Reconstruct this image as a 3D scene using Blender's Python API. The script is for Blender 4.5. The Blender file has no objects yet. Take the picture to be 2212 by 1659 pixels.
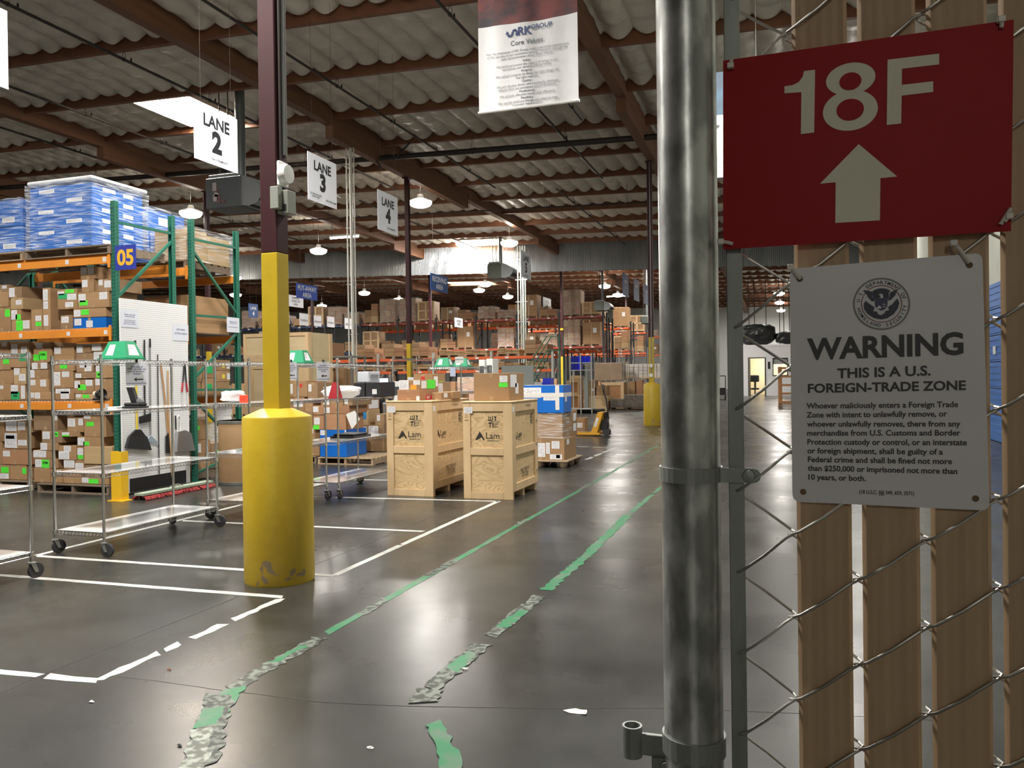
import bpy, bmesh, math, random
from mathutils import Vector, Matrix
R = random.Random(7)
scene = bpy.context.scene
COL = scene.collection
# ------------------------------------------------------------------ camera
PW, PH, FPX, EYE = 2212, 1659, 1740.0, 1.55
YAW, PITCH, ROLL = math.radians(18.7), 0.0078, 0.0135
_R0 = Vector((math.cos(YAW), math.sin(YAW), 0)); _F0 = Vector((-math.sin(YAW), math.cos(YAW), 0)); _Z = Vector((0, 0, 1))
CF = _F0*math.cos(PITCH) - _Z*math.sin(PITCH)
_U = _Z*math.cos(PITCH) + _F0*math.sin(PITCH)
CR = _R0*math.cos(ROLL) - _U*math.sin(ROLL)
CU = _R0*math.sin(ROLL) + _U*math.cos(ROLL)
CAM = Vector((0, 0, EYE))
cd = bpy.data.cameras.new('camera'); cam = bpy.data.objects.new('camera', cd); COL.objects.link(cam)
m = Matrix((CR, CU, -CF)).transposed().to_4x4(); m.translation = CAM
cam.matrix_world = m
cd.sensor_width = 36; cd.lens = 36*FPX/PW; cd.clip_start = .05; cd.clip_end = 400
scene.camera = cam
# ------------------------------------------------------------------ world, view
w = bpy.data.worlds.new('world'); scene.world = w; w.use_nodes = True
w.node_tree.nodes['Background'].inputs[0].default_value = (.6, .7, .9, 1)
w.node_tree.nodes['Background'].inputs[1].default_value = 0.3
vs = scene.view_settings
vs.view_transform = 'Standard'; vs.look = 'None'; vs.gamma = 1; vs.use_curve_mapping = False
vs.exposure = 0.45
LAMP_W = 420.0        # watts of one high-bay lamp
# ------------------------------------------------------------------ where a pixel of the photograph lies in the place
def ray(px, py): return CF + CR*((px-PW/2)/FPX) + CU*((PH/2-py)/FPX)
def on_z(px, py, z=0.0): r = ray(px, py); return CAM + r*((z-EYE)/r.z)
def on_y(px, py, y): r = ray(px, py); return CAM + r*(y/r.y)
def on_x(px, py, x): r = ray(px, py); return CAM + r*(x/r.x)
def px_of(p):
    v = Vector(p)-CAM; d = v.dot(CF); return (PW/2+FPX*v.dot(CR)/d, PH/2-FPX*v.dot(CU)/d)
# ------------------------------------------------------------------ materials
MAT = {}
def mat(name, col=(.8, .8, .8), rough=.6, metal=0.0, emit=None, estr=0.0, alpha=1.0, noise=None, bump=None, spec=.5, col2=None, coat=0, rnd=0):
    if name in MAT: return MAT[name]
    m = bpy.data.materials.new(name); m.use_nodes = True; nt = m.node_tree; n = nt.nodes; b = n['Principled BSDF']
    b.inputs['Base Color'].default_value = (*col, 1); b.inputs['Roughness'].default_value = rough; b.inputs['Metallic'].default_value = metal
    b.inputs['Specular IOR Level'].default_value = spec; b.inputs['Alpha'].default_value = alpha; b.inputs['Coat Weight'].default_value = coat
    if emit: b.inputs['Emission Color'].default_value = (*emit, 1); b.inputs['Emission Strength'].default_value = estr
    src = None
    if noise:    # (scale, detail, stretch xyz, low, high)
        tc = n.new('ShaderNodeTexCoord'); mp = n.new('ShaderNodeMapping'); nz = n.new('ShaderNodeTexNoise'); cr = n.new('ShaderNodeValToRGB')
        nt.links.new(tc.outputs['Object'], mp.inputs[0]); nt.links.new(mp.outputs[0], nz.inputs['Vector'])
        mp.inputs['Scale'].default_value = noise[2] if len(noise) > 2 else (1, 1, 1)
        nz.inputs['Scale'].default_value = noise[0]; nz.inputs['Detail'].default_value = noise[1]
        cr.color_ramp.elements[0].position = noise[3] if len(noise) > 3 else .3
        cr.color_ramp.elements[1].position = noise[4] if len(noise) > 4 else .7
        c2 = col2 or tuple(c*.75 for c in col)
        cr.color_ramp.elements[0].color = (*col, 1); cr.color_ramp.elements[1].color = (*c2, 1)
        nt.links.new(nz.outputs['Fac'], cr.inputs[0]); src = cr.outputs[0]
        nt.links.new(src, b.inputs['Base Color'])
    if rnd:      # each object its own shade of the same colour
        oi = n.new('ShaderNodeObjectInfo'); hs = n.new('ShaderNodeHueSaturation'); mr = n.new('ShaderNodeMapRange')
        mr.inputs['To Min'].default_value = 1-rnd; mr.inputs['To Max'].default_value = 1+rnd*.6
        nt.links.new(oi.outputs['Random'], mr.inputs['Value']); nt.links.new(mr.outputs[0], hs.inputs['Value'])
        if src: nt.links.new(src, hs.inputs['Color'])
        else: hs.inputs['Color'].default_value = (*col, 1)
        nt.links.new(hs.outputs[0], b.inputs['Base Color'])
    if bump:     # (scale, strength, distance)
        bn = n.new('ShaderNodeTexNoise'); bp = n.new('ShaderNodeBump'); tc = n.new('ShaderNodeTexCoord')
        nt.links.new(tc.outputs['Object'], bn.inputs['Vector']); bn.inputs['Scale'].default_value = bump[0]; bn.inputs['Detail'].default_value = 4
        bp.inputs['Strength'].default_value = bump[1]; bp.inputs['Distance'].default_value = bump[2]
        nt.links.new(bn.outputs['Fac'], bp.inputs['Height']); nt.links.new(bp.outputs[0], b.inputs['Normal'])
    MAT[name] = m; return m
# ------------------------------------------------------------------ mesh builder
def unit(v): v = Vector(v); return v/v.length if v.length > 1e-9 else Vector((0, 0, 1))
class MB:
    def __init__(s): s.v = []; s.f = []; s.m = []; s.cur = 0; s.smooth = []; s.sm = False
    def mi(s, i): s.cur = i; return s
    def add(s, vs, fs):
        o = len(s.v); s.v += [Vector(p) for p in vs]
        for f in fs: s.f.append([i+o for i in f]); s.m.append(s.cur); s.smooth.append(s.sm)
        return s
    def box(s, x0, y0, z0, x1, y1, z1, c=0.0):
        if x0 > x1: x0, x1 = x1, x0
        if y0 > y1: y0, y1 = y1, y0
        if z0 > z1: z0, z1 = z1, z0
        c = min(c, (x1-x0)*.3, (y1-y0)*.3, (z1-z0)*.3)
        if c <= 0:
            return s.add([(x0,y0,z0),(x1,y0,z0),(x1,y1,z0),(x0,y1,z0),(x0,y0,z1),(x1,y0,z1),(x1,y1,z1),(x0,y1,z1)],
                         [(0,3,2,1),(4,5,6,7),(0,1,5,4),(1,2,6,5),(2,3,7,6),(3,0,4,7)])
        vs = []; idx = {}
        X = (x0, x1); Y = (y0, y1); Z = (z0, z1)
        for i in (0, 1):
            for j in (0, 1):
                for k in (0, 1):
                    sx, sy, sz = (c, -c)[i], (c, -c)[j], (c, -c)[k]
                    idx[i,j,k,0] = len(vs); vs.append((X[i], Y[j]+sy, Z[k]+sz))
                    idx[i,j,k,1] = len(vs); vs.append((X[i]+sx, Y[j], Z[k]+sz))
                    idx[i,j,k,2] = len(vs); vs.append((X[i]+sx, Y[j]+sy, Z[k]))
        fs = []
        cen = Vector(((x0+x1)/2, (y0+y1)/2, (z0+z1)/2))
        def face(l):
            a, b, d = (Vector(vs[l[0]]), Vector(vs[l[1]]), Vector(vs[l[2]]))
            n = (b-a).cross(d-a); mid = sum((Vector(vs[q]) for q in l), Vector())/len(l)
            fs.append(l if n.dot(mid-cen) > 0 else l[::-1])
        for a in (0, 1):
            face([idx[a,0,0,0], idx[a,1,0,0], idx[a,1,1,0], idx[a,0,1,0]])
            face([idx[0,a,0,1], idx[1,a,0,1], idx[1,a,1,1], idx[0,a,1,1]])
            face([idx[0,0,a,2], idx[1,0,a,2], idx[1,1,a,2], idx[0,1,a,2]])
            for b in (0, 1):
                face([idx[a,b,0,0], idx[a,b,1,0], idx[a,b,1,1], idx[a,b,0,1]])
                face([idx[a,0,b,0], idx[a,1,b,0], idx[a,1,b,2], idx[a,0,b,2]])
                face([idx[0,a,b,1], idx[1,a,b,1], idx[1,a,b,2], idx[0,a,b,2]])
                for d in (0, 1): face([idx[a,b,d,0], idx[a,b,d,1], idx[a,b,d,2]])
        return s.add(vs, fs)
    def beam(s, a, b, w, h, up=(0, 0, 1)):          # square bar from a to b
        a, b = Vector(a), Vector(b); d = unit(b-a); u = Vector(up)
        if abs(d.dot(u)) > .99: u = Vector((0, 1, 0))
        x = unit(d.cross(u)); y = unit(x.cross(d))
        vs = [p + x*i*w/2 + y*j*h/2 for p in (a, b) for i, j in ((-1,-1),(1,-1),(1,1),(-1,1))]
        return s.add(vs, [(0,1,2,3),(7,6,5,4),(0,4,5,1),(1,5,6,2),(2,6,7,3),(3,7,4,0)])
    def tube(s, pts, r, n=10, cap=True, radii=None):
        pts = [Vector(p) for p in pts]; rings = []; prev = None; vs = []; fs = []
        for i, p in enumerate(pts):
            d = unit((pts[min(i+1, len(pts)-1)]-pts[max(i-1, 0)]))
            if prev is None: a = Vector((0, 0, 1)) if abs(d.z) < .9 else Vector((1, 0, 0)); x = unit(d.cross(a))
            else: x = unit(prev - d*prev.dot(d))
            prev = x; y = d.cross(x); rr = radii[i] if radii else r
            vs += [p + (x*math.cos(t*2*math.pi/n) + y*math.sin(t*2*math.pi/n))*rr for t in range(n)]
        for i in range(len(pts)-1):
            for t in range(n): fs.append((i*n+t, i*n+(t+1)%n, (i+1)*n+(t+1)%n, (i+1)*n+t))
        if cap: fs.append(tuple(range(n))[::-1]); fs.append(tuple((len(pts)-1)*n+t for t in range(n)))
        o = s.sm; s.sm = True; s.add(vs, fs); s.sm = o
        return s
    def cyl(s, x, y, z0, z1, r, n=24, r1=None): return s.tube([(x, y, z0), (x, y, z1)], r, n, True, [r, r if r1 is None else r1])
    def lathe(s, prof, n=32, at=(0, 0, 0), axis='z'):   # prof: list of (r, z)
        vs = []; fs = []
        for r, z in prof:
            for t in range(n):
                c, q = math.cos(2*math.pi*t/n)*r, math.sin(2*math.pi*t/n)*r
                p = (c, q, z) if axis == 'z' else ((z, c, q) if axis == 'x' else (q, z, c))
                vs.append((p[0]+at[0], p[1]+at[1], p[2]+at[2]))
        for i in range(len(prof)-1):
            for t in range(n): fs.append((i*n+t, i*n+(t+1)%n, (i+1)*n+(t+1)%n, (i+1)*n+t))
        fs.append(tuple(range(n))[::-1]); fs.append(tuple((len(prof)-1)*n+t for t in range(n)))
        o = s.sm; s.sm = True; s.add(vs, fs); s.sm = o
        return s
    def prism(s, poly, o, u, v, d):                  # polygon (2D) placed at o with axes u, v, thickness vector d
        o, u, v, d = Vector(o), Vector(u), Vector(v), Vector(d); n = len(poly)
        a = [o+u*p[0]+v*p[1] for p in poly]
        vs = a + [p+d for p in a]
        return s.add(vs, [tuple(range(n))[::-1], tuple(range(n, 2*n))] + [(i, (i+1) % n, n+(i+1) % n, n+i) for i in range(n)])
    def build(s, name, mats, parent=None, world=False, label=None):
        me = bpy.data.meshes.new(name); vs = s.v
        if world and parent is not None:
            inv = root_matrix(parent).inverted(); vs = [inv @ p for p in vs]
        me.from_pydata([tuple(p) for p in vs], [], s.f)
        for mm in (mats if isinstance(mats, (list, tuple)) else [mats]): me.materials.append(mm)
        me.polygons.foreach_set('material_index', s.m); me.polygons.foreach_set('use_smooth', s.smooth)
        bm = bmesh.new(); bm.from_mesh(me); bmesh.ops.recalc_face_normals(bm, faces=bm.faces); bm.to_mesh(me); bm.free()
        if any(s.smooth): me.set_sharp_from_angle(angle=math.radians(40))
        o = bpy.data.objects.new(name, me); COL.objects.link(o)
        if parent is not None: o.parent = parent
        if label: o['label'] = label
        return o
def root_matrix(o):
    m = Matrix.Translation(o.location) @ o.rotation_euler.to_matrix().to_4x4()
    return root_matrix(o.parent) @ m if o.parent else m
LABELS = {}
def tag(o, label, cat, group=None, kind=None):
    if label: o['label'] = label
    if cat: o['category'] = cat
    if group: o['group'] = group
    if kind: o['kind'] = kind
    return o
def thing(name, label, cat, loc=(0, 0, 0), rz=0.0, group=None, kind=None):
    o = bpy.data.objects.new(name, None); COL.objects.link(o); o.location = loc; o.rotation_euler = (0, 0, rz); o.empty_display_size = .1
    return tag(o, label, cat, group, kind)
def dup(root, loc, rz=0.0, label=None, group=None):
    def cp(o, par):
        c = o.copy(); COL.objects.link(c); c.parent = par
        for ch in list(o.children): cp(ch, c)
        return c
    r = cp(root, None); r.location = loc; r.rotation_euler = (0, 0, rz)
    if label: r['label'] = label
    if group: r['group'] = group
    return r
# ------------------------------------------------------------------ lettering
FONT_CACHE = {}
def text_mesh(body, size, bold=0.0, sx=1.0, spacing=1.0, line=1.0, shear=0.0):
    key = (body, size, bold, sx, spacing, line, shear)
    if key in FONT_CACHE: return FONT_CACHE[key]
    cu = bpy.data.curves.new('t', 'FONT'); cu.body = body; cu.size = size; cu.align_x = 'CENTER' if '\n' in body else 'LEFT'; cu.offset = bold*size
    cu.resolution_u = 3; cu.space_character = spacing; cu.space_line = line; cu.shear = shear; cu.fill_mode = 'FRONT'
    ob = bpy.data.objects.new('t', cu); COL.objects.link(ob)
    me = bpy.data.meshes.new_from_object(ob); bpy.data.objects.remove(ob); bpy.data.curves.remove(cu)
    vs = [Vector((v.co.x*sx, v.co.y, 0)) for v in me.vertices]; fs = [list(p.vertices) for p in me.polygons]
    bpy.data.meshes.remove(me); FONT_CACHE[key] = (vs, fs); return vs, fs
def write(mb, body, at, u, v, size, bold=0.0, sx=1.0, spacing=1.0, line=1.0, fit=None, left=False, shear=0.0):
    """flat lettering: centred on 'at', or with left=True starting at 'at' on the baseline; u reading direction, v up"""
    vs, fs = text_mesh(body, size, bold, sx, spacing, line, shear)
    if not vs: return mb
    x0, x1 = min(p.x for p in vs), max(p.x for p in vs); y0, y1 = min(p.y for p in vs), max(p.y for p in vs)
    k = fit/(x1-x0) if fit else 1.0
    cx, cy = (x0, 0) if left else ((x0+x1)/2, (y0+y1)/2)
    at, u, v = Vector(at), unit(u), unit(v)
    return mb.add([at + u*(p.x-cx)*k + v*(p.y-cy) for p in vs], fs)
def px_text(mb, body, xl, yl, xr, yr, cap, Y, bold=.02):     # one line of lettering on a board standing at Y
    a, b_ = on_y(xl, yl, Y), on_y(xr, yr, Y); t = on_y(xl, yl-cap, Y)
    return write(mb, body, a, b_-a, Vector((0, 0, 1)), (t-a).length/.70, bold, fit=(b_-a).length, left=True)
# ================================================================== THE SETTING
GX = [-62.7, -54.3, -45.9, -37.5, -29.1, -20.7, -12.3, -3.85, 4.46]      # girder lines
XW, XE, YS, YN = -62.7, 4.46, -24.0, 92.0
ROWS = [5.33, 25.3, 45.6, 65.9, 86.2]
def roof(x, z=9.08): return z - .03*(x+12.3)
def struct(name, mb, mats, parent=None):
    o = mb.build(name, mats, parent); o['kind'] = 'structure'; return o
# floor: burnished concrete
fm = bpy.data.materials.new('burnished_concrete'); fm.use_nodes = True; nt = fm.node_tree; n = nt.nodes; b = n['Principled BSDF']
geo = n.new('ShaderNodeNewGeometry')
def nz(scale, detail, rough=.6, dist=0.0, vec=None, st=None):
    t = n.new('ShaderNodeTexNoise'); t.inputs['Scale'].default_value = scale; t.inputs['Detail'].default_value = detail; t.inputs['Roughness'].default_value = rough
    t.inputs['Distortion'].default_value = dist
    mp = n.new('ShaderNodeMapping'); nt.links.new(geo.outputs['Position'], mp.inputs[0]); mp.inputs['Scale'].default_value = st or (1, 1, 1)
    nt.links.new(mp.outputs[0], t.inputs['Vector']); return t.outputs['Fac']
def ramp(src, p0, c0, p1, c1):
    r = n.new('ShaderNodeValToRGB'); r.color_ramp.elements[0].position = p0; r.color_ramp.elements[1].position = p1
    r.color_ramp.elements[0].color = (*c0, 1); r.color_ramp.elements[1].color = (*c1, 1); nt.links.new(src, r.inputs[0]); return r.outputs[0]
def mul(a, c, f=1.0):
    q = n.new('ShaderNodeMix'); q.data_type = 'RGBA'; q.blend_type = 'MULTIPLY'; q.inputs['Factor'].default_value = f
    nt.links.new(a, q.inputs[6]); nt.links.new(c, q.inputs[7]); return q.outputs[2]
c = ramp(nz(.5, 4, .5), .2, (.026, .0265, .024), .8, (.080, .081, .075))
c = mul(c, ramp(nz(1.7, 4, .55), .15, (.4, .4, .39), .75, (1, 1, 1)), .8)
c = mul(c, ramp(nz(9, 4, .6), .1, (.45, .45, .44), .9, (1, 1, 1)), .7)
nt.links.new(c, b.inputs['Base Color'])
rr = ramp(nz(1.1, 4, .5), .1, (.17,)*3, .9, (.42,)*3); nt.links.new(rr, b.inputs['Roughness'])
b.inputs['Specular IOR Level'].default_value = .38; b.inputs['Coat Weight'].default_value = .05; b.inputs['Coat Roughness'].default_value = .2
bp = n.new('ShaderNodeBump'); bp.inputs['Strength'].default_value = .05; bp.inputs['Distance'].default_value = .01
nt.links.new(nz(1.2, 1), bp.inputs['Height']); nt.links.new(bp.outputs[0], b.inputs['Normal'])
floor = struct('floor', MB().add([(XW, YS, 0), (XE, YS, 0), (XE, YN, 0), (XW, YN, 0), (XW, YS, -.15), (XE, YS, -.15), (XE, YN, -.15), (XW, YN, -.15)],
               [(0,1,2,3), (7,6,5,4), (0,4,5,1), (1,5,6,2), (2,6,7,3), (3,7,4,0)]), fm)
# walls
wallm = mat('painted_tilt_up_wall', (.55, .57, .50), .8, noise=(.6, 3))
whitem = mat('white_wall_paint', (.74, .75, .74), .7)
struct('wall_right', MB().box(XE, YS, 0, XE+.2, YN, 11), wallm)
struct('wall_left', MB().box(XW-.2, YS, 0, XW, YN, 12.5), wallm)
struct('wall_back', MB().box(XW, YS-.2, 0, XE, YS, 12.5), wallm)
struct('wall_far', MB().box(XW, YN, 0, XE, YN+.2, 12.5), whitem)
# roof: deck, purlins, girders, draped insulation
wood = mat('brown_stained_timber', (.215, .088, .040), .62, noise=(3, 5, (1, 1, 1)), col2=(.15, .058, .027))
glulam = mat('glulam_timber', (.185, .083, .038), .65, noise=(2.2, 5, (1, .25, 3)), col2=(.125, .055, .026))
insul = mat('foil_faced_insulation', (.62, .575, .49), .42, noise=(1.1, 5, (1, 1, 1)), col2=(.50, .46, .385), bump=(5, .6, .06), spec=.6)
deck = mat('roof_deck', (.12, .08, .06), .9)
ceiling = thing('ceiling', 'sloping timber roof with draped pale insulation between brown purlins', None, (0, 0, 0), kind='structure')
SKY = [(-17.1, 17.75, -15.2, 20.25), (-17.6, 42.3, -14.8, 44.3), (-8.6, 52.5, -5, 55), (-27, 62, -23, 65)]
bm_ = MB()
edges = sorted({XW, XE} | {q for a in SKY for q in (a[0], a[2])}); ey = sorted({YS, YN} | {q for a in SKY for q in (a[1], a[3])})
for i in range(len(edges)-1):
    for j in range(len(ey)-1):
        x0, x1, y0, y1 = edges[i], edges[i+1], ey[j], ey[j+1]
        if any(a[0]-.01 < x0 and x1 < a[2]+.01 and a[1]-.01 < y0 and y1 < a[3]+.01 for a in SKY): continue
        bm_.add([(x0,y0,roof(x0,9.78)),(x1,y0,roof(x1,9.78)),(x1,y1,roof(x1,9.78)),(x0,y1,roof(x0,9.78)),(x0,y0,roof(x0,9.9)),(x1,y0,roof(x1,9.9)),(x1,y1,roof(x1,9.9)),(x0,y1,roof(x0,9.9))],
                [(0,1,2,3),(7,6,5,4)])
bm_.build('roof_deck', deck, ceiling)
PY = [20.45+2.9*k for k in range(-15, 25) if YS < 20.45+2.9*k < YN]
for y in PY:
    mb = MB(); mb.beam((XW, y, roof(XW, 9.40)), (XE, y, roof(XE, 9.40)), .13, .68); mb.build('purlin', wood, ceiling)
for gx in GX[1:-1]:
    mb = MB(); z = roof(gx, 0)
    prev = YS
    for ry in ROWS:
        a, b_ = max(YS, ry-5.0), min(YN, ry+5.4)
        mb.box(gx-.13, prev, z+8.86, gx+.13, a, z+9.72)
        if ry < 44.0 or ry > 46: mb.box(gx-.13, a, z+8.5, gx+.13, b_, z+9.74)
        else: mb.box(gx-.13, a, z+8.55, gx+.13, b_, z+9.74)
        prev = b_
    mb.box(gx-.13, prev, z+8.86, gx+.13, YN, z+9.72)
    mb.build('girder', glulam, ceiling)
def insulation(x0, x1, y0, y1, nx, ny):
    mb = MB(); vs = []; fs = []
    STR = .61
    for j in range(ny+1):
        t = j/ny; y = y0+(y1-y0)*t
        for i in range(nx+1):
            x = x0+(x1-x0)*i/nx
            k = math.floor((x+100)/STR); u = ((x+100)/STR) % 1.0
            rr_ = random.Random(k*7919+int(y0*10)); amp = .12+.06*rr_.random(); ph = rr_.random()*6
            sag = amp*math.sin(math.pi*u)**.6
            fold = .036*math.sin(t*4*2*math.pi+ph)*math.sin(math.pi*u) + .012*math.sin(t*17+x*5+ph)
            end = .10*math.exp(-((t-.93)/.05)**2)*(.55+.45*math.sin(math.pi*u)) - .05*math.exp(-(t/.04)**2)
            z = roof(x, 9.40) - sag - fold - end + .05*math.exp(-((1-t)/.012)**2)
            vs.append((x, y, z))
    for j in range(ny):
        for i in range(nx):
            a = j*(nx+1)+i; x = x0+(x1-x0)*(i+.5)/nx; y = y0+(y1-y0)*(j+.5)/ny
            if any(q[0] < x < q[2] and q[1] < y < q[3] for q in SKY): continue
            fs.append((a, a+1, a+nx+2, a+nx+1))
    mb.sm = True; mb.add(vs, fs)
    return mb
PYX = [YS]+PY+[YN]
for j in range(len(PYX)-1):
    y0, y1 = PYX[j]+.066, PYX[j+1]-.066
    near = 3 < y0 < 44
    for g in range(len(GX)-1):
        x0, x1 = GX[g]+.13, GX[g+1]-.13
        if near and x1 > -38 and y0 < 30: nx, ny = 112, 22
        elif y0 > 0: nx, ny = 54, 8
        else: nx, ny = 14, 3
        o = insulation(x0, x1, y0, y1, nx, ny).build('insulation_batts', insul, ceiling)
        o['kind'] = 'stuff'
# skylights (daylight panels in the roof)
skyem = mat('skylight_daylight', (1, 1, 1), .5, emit=(1, .97, .93), estr=14)
for k, (x0, y0, x1, y1) in enumerate(SKY):
    z0, z1 = roof(x0, 9.92), roof(x1, 9.92)
    mb = MB().add([(x0, y0, z0), (x1, y0, z1), (x1, y1, z1), (x0, y1, z0)], [(0, 1, 2, 3)])
    o = struct('window_%d' % (k+1), mb, skyem)
    wl = MB()
    for (a, b_) in (((x0, y0), (x1, y0)), ((x1, y0), (x1, y1)), ((x1, y1), (x0, y1)), ((x0, y1), (x0, y0))):
        wl.add([(a[0], a[1], roof(a[0], 9.2)), (b_[0], b_[1], roof(b_[0], 9.2)), (b_[0], b_[1], roof(b_[0], 9.95)), (a[0], a[1], roof(a[0], 9.95))], [(0, 1, 2, 3)])
    wl.build('window_well', mat('skylight_well_white', (.72, .62, .5), .7), o)
    ld = bpy.data.lights.new('daylight', 'AREA'); ld.shape = 'RECTANGLE'; ld.size = x1-x0-.1; ld.size_y = y1-y0-.1; ld.energy = 900 if k != 1 else 4200; ld.color = (1, .96, .92)
    lo = bpy.data.objects.new('daylight', ld); COL.objects.link(lo); lo.location = ((x0+x1)/2, (y0+y1)/2, roof((x0+x1)/2, 9.86)); lo.parent = o
# corrugated draft curtain hanging from the roof
cm = mat('corrugated_galvanised_sheet', (.50, .52, .52), .30, metal=.85, noise=(.8, 3, (3, 1, .4)), col2=(.40, .42, .43))
YC = 44.6; mb = MB(); vs = []; fs = []; N = int((XE-XW)/.024)
for i in range(N+1):
    x = XW+(XE-XW)*i/N; y = YC+.030*math.sin(2*math.pi*x/.096)
    vs += [(x, y, roof(x, 7.60)), (x, y, roof(x, 9.5))]
for i in range(N): fs.append((2*i, 2*i+2, 2*i+3, 2*i+1))
mb.sm = True; mb.add(vs, fs); struct('wall_curtain', mb, cm)
struct('trim_1', MB().beam((XW, YC+.05, roof(XW, 7.62)), (XE, YC+.05, roof(XE, 7.62)), .05, .06), mat('dark_angle_iron', (.08, .06, .05), .6))
# ================================================================== LAMPS
hb_em = mat('lamp_lens_lit', (1, 1, 1), .3, emit=(1, .96, .88), estr=22)
hb_house = mat('lamp_housing', (.62, .63, .62), .4, metal=.4)
def highbay(x, y, z, label, power=1.0, small=False):
    t = thing('high_bay_lamp', label, 'lamp', (x, y, z), 0, 'high-bay lamps hanging below the roof')
    mb = MB().lathe([(.02, -.025), (.43, -.025), (.43, 0), (.30, .05), (.14, .09), (.10, .24), (.02, .25)], 20); mb.build('housing', hb_house, t)
    ln = MB().lathe([(.02, -.24), (.22, -.23), (.36, -.17), (.42, -.08), (.41, -.03), (.02, -.03)], 24); ln.build('lens', hb_em, t)
    rd = MB().tube([(0, 0, .3), (0, 0, max(.5, roof(x, 9.62)-z))], .008, 6); rd.build('hanging_rod', mat('dark_steel_rod', (.05, .045, .04), .5), t)
    ld = bpy.data.lights.new('lamp_glow', 'AREA'); ld.shape = 'DISK'; ld.size = .8; ld.energy = LAMP_W*power; ld.color = (1, .96, .90)
    lo = bpy.data.objects.new('lamp_glow', ld); COL.objects.link(lo); lo.location = (0, 0, -.26); lo.parent = t
    ld = bpy.data.lights.new('lamp_spill', 'POINT'); ld.shadow_soft_size = .2; ld.energy = LAMP_W*power*.12; ld.color = (1, .90, .78)
    lo = bpy.data.objects.new('lamp_spill', ld); COL.objects.link(lo); lo.location = (0, 0, .55); lo.parent = t
    return t
def lamp_at(px, py, z, label, power=1.0): p = on_z(px, py+4, z); return highbay(p.x, p.y, z, label, power)
lamp_at(412, 453, 8.1, 'bright high-bay lamp above the green rack, left of the grey heater')
lamp_at(908, 430, 8.1, 'bright high-bay lamp right of the LANE 4 sign')
lamp_at(688, 535, 8.1, 'bright high-bay lamp just above the corrugated curtain, right of the yellow column')
lamp_at(1100, 518, 8.1, 'high-bay lamp above the LANE 5 sign in front of the curtain')
for px, py, lb in ((1048, 608, 'upper of two high-bay lamps below the distant grey heater'), (1035, 621, 'lower of two high-bay lamps below the distant grey heater'),
                   (1097, 635, 'far high-bay lamp left of the LANE 5 conduit'), (787, 627, 'far high-bay lamp right of the white conduit pipe'),
                   (862, 641, 'far high-bay lamp just left of the red column'), (695, 655, 'far high-bay lamp under the PUT-AWAY AREA sign'),
                   (506, 594, 'upper far lamp seen beside the last green upright'), (509, 631, 'lower far lamp seen beside the last green upright'),
                   (1306, 612, 'far high-bay lamp left of the blue lane signs'), (1335, 631, 'far lamp half behind the blue LANE 1 sign'),
                   (1683, 628, 'topmost of three far lamps seen through the fence'), (1684, 648, 'middle of three far lamps seen through the fence'),
                   (1687, 665, 'lowest of three far lamps seen through the fence')):
    lamp_at(px, py, 8.1, lb, .9)
# lamps outside the frame; those over carts, aisle and crates are added for brightness
for x, y, lb in ((-16.5, 5.5, 'over the near end of the green rack'), (-24.9, 14, 'left of the view, second bay'), (-33, 8, 'far left of the view, near'), (-33, 22, 'far left of the view'),
              (-8.1, 2.6, 'overhead left of the camera'), (-7.5, 9.3, 'added above the frame over the wire carts to brighten the lane side'), (-1.2, 10.4, 'added above the frame over the aisle to brighten the lane side'), (-4.2, 3.4, 'added overhead between the camera and the crates to brighten their fronts'), (1.2, 22, 'hidden above the red sign'), (2.6, 33, 'hidden behind the fence slats'), (-33, 36, 'left, before the curtain')):
    highbay(x, y, roof(x, 8.3), 'high-bay lamp '+lb, .4 if x > 1 else 1.4 if x == -4.2 else 1.0)
highbay(2.9, -19, 8.5, 'high-bay lamp behind the camera near the right wall', 1.6)
p = on_y(1000, 524, 43.6); cl = highbay(p.x, p.y, p.z, 'high-bay lamp glaring white against the corrugated curtain', 1.6)
for o in cl.children:
    if o.type == 'LIGHT': o.data.energy *= 2 if o.name.startswith('lamp_spill') else 1; o.location.z = -.35 if o.name.startswith('lamp_spill') else o.location.z
def tube_light(px0, px1, py, z, label):
    a = on_z(px0, py, z); c = on_y(px1, py, a.y)
    t = thing('tube_light', label, 'lamp', (a.x, a.y, a.z)); L = c.x-a.x
    MB().box(0, -.06, .03, L, .06, .08).build('housing', hb_house, t)
    MB().tube([(.02, 0, 0), (L-.02, 0, 0)], .035, 10).build('tube', hb_em, t)
    for q in (.1, L-.1): MB().tube([(q, 0, .08), (q, 0, 2.25)], .006, 6).build('hanging_rod', mat('dark_steel_rod'), t)
    return t
tube_light(713, 775, 515, 7.4, 'fluorescent tube light hanging left of the far red column')
tube_light(1310, 1352, 641, 7.6, 'long fluorescent light glowing beside the blue LANE 1 sign')
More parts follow.
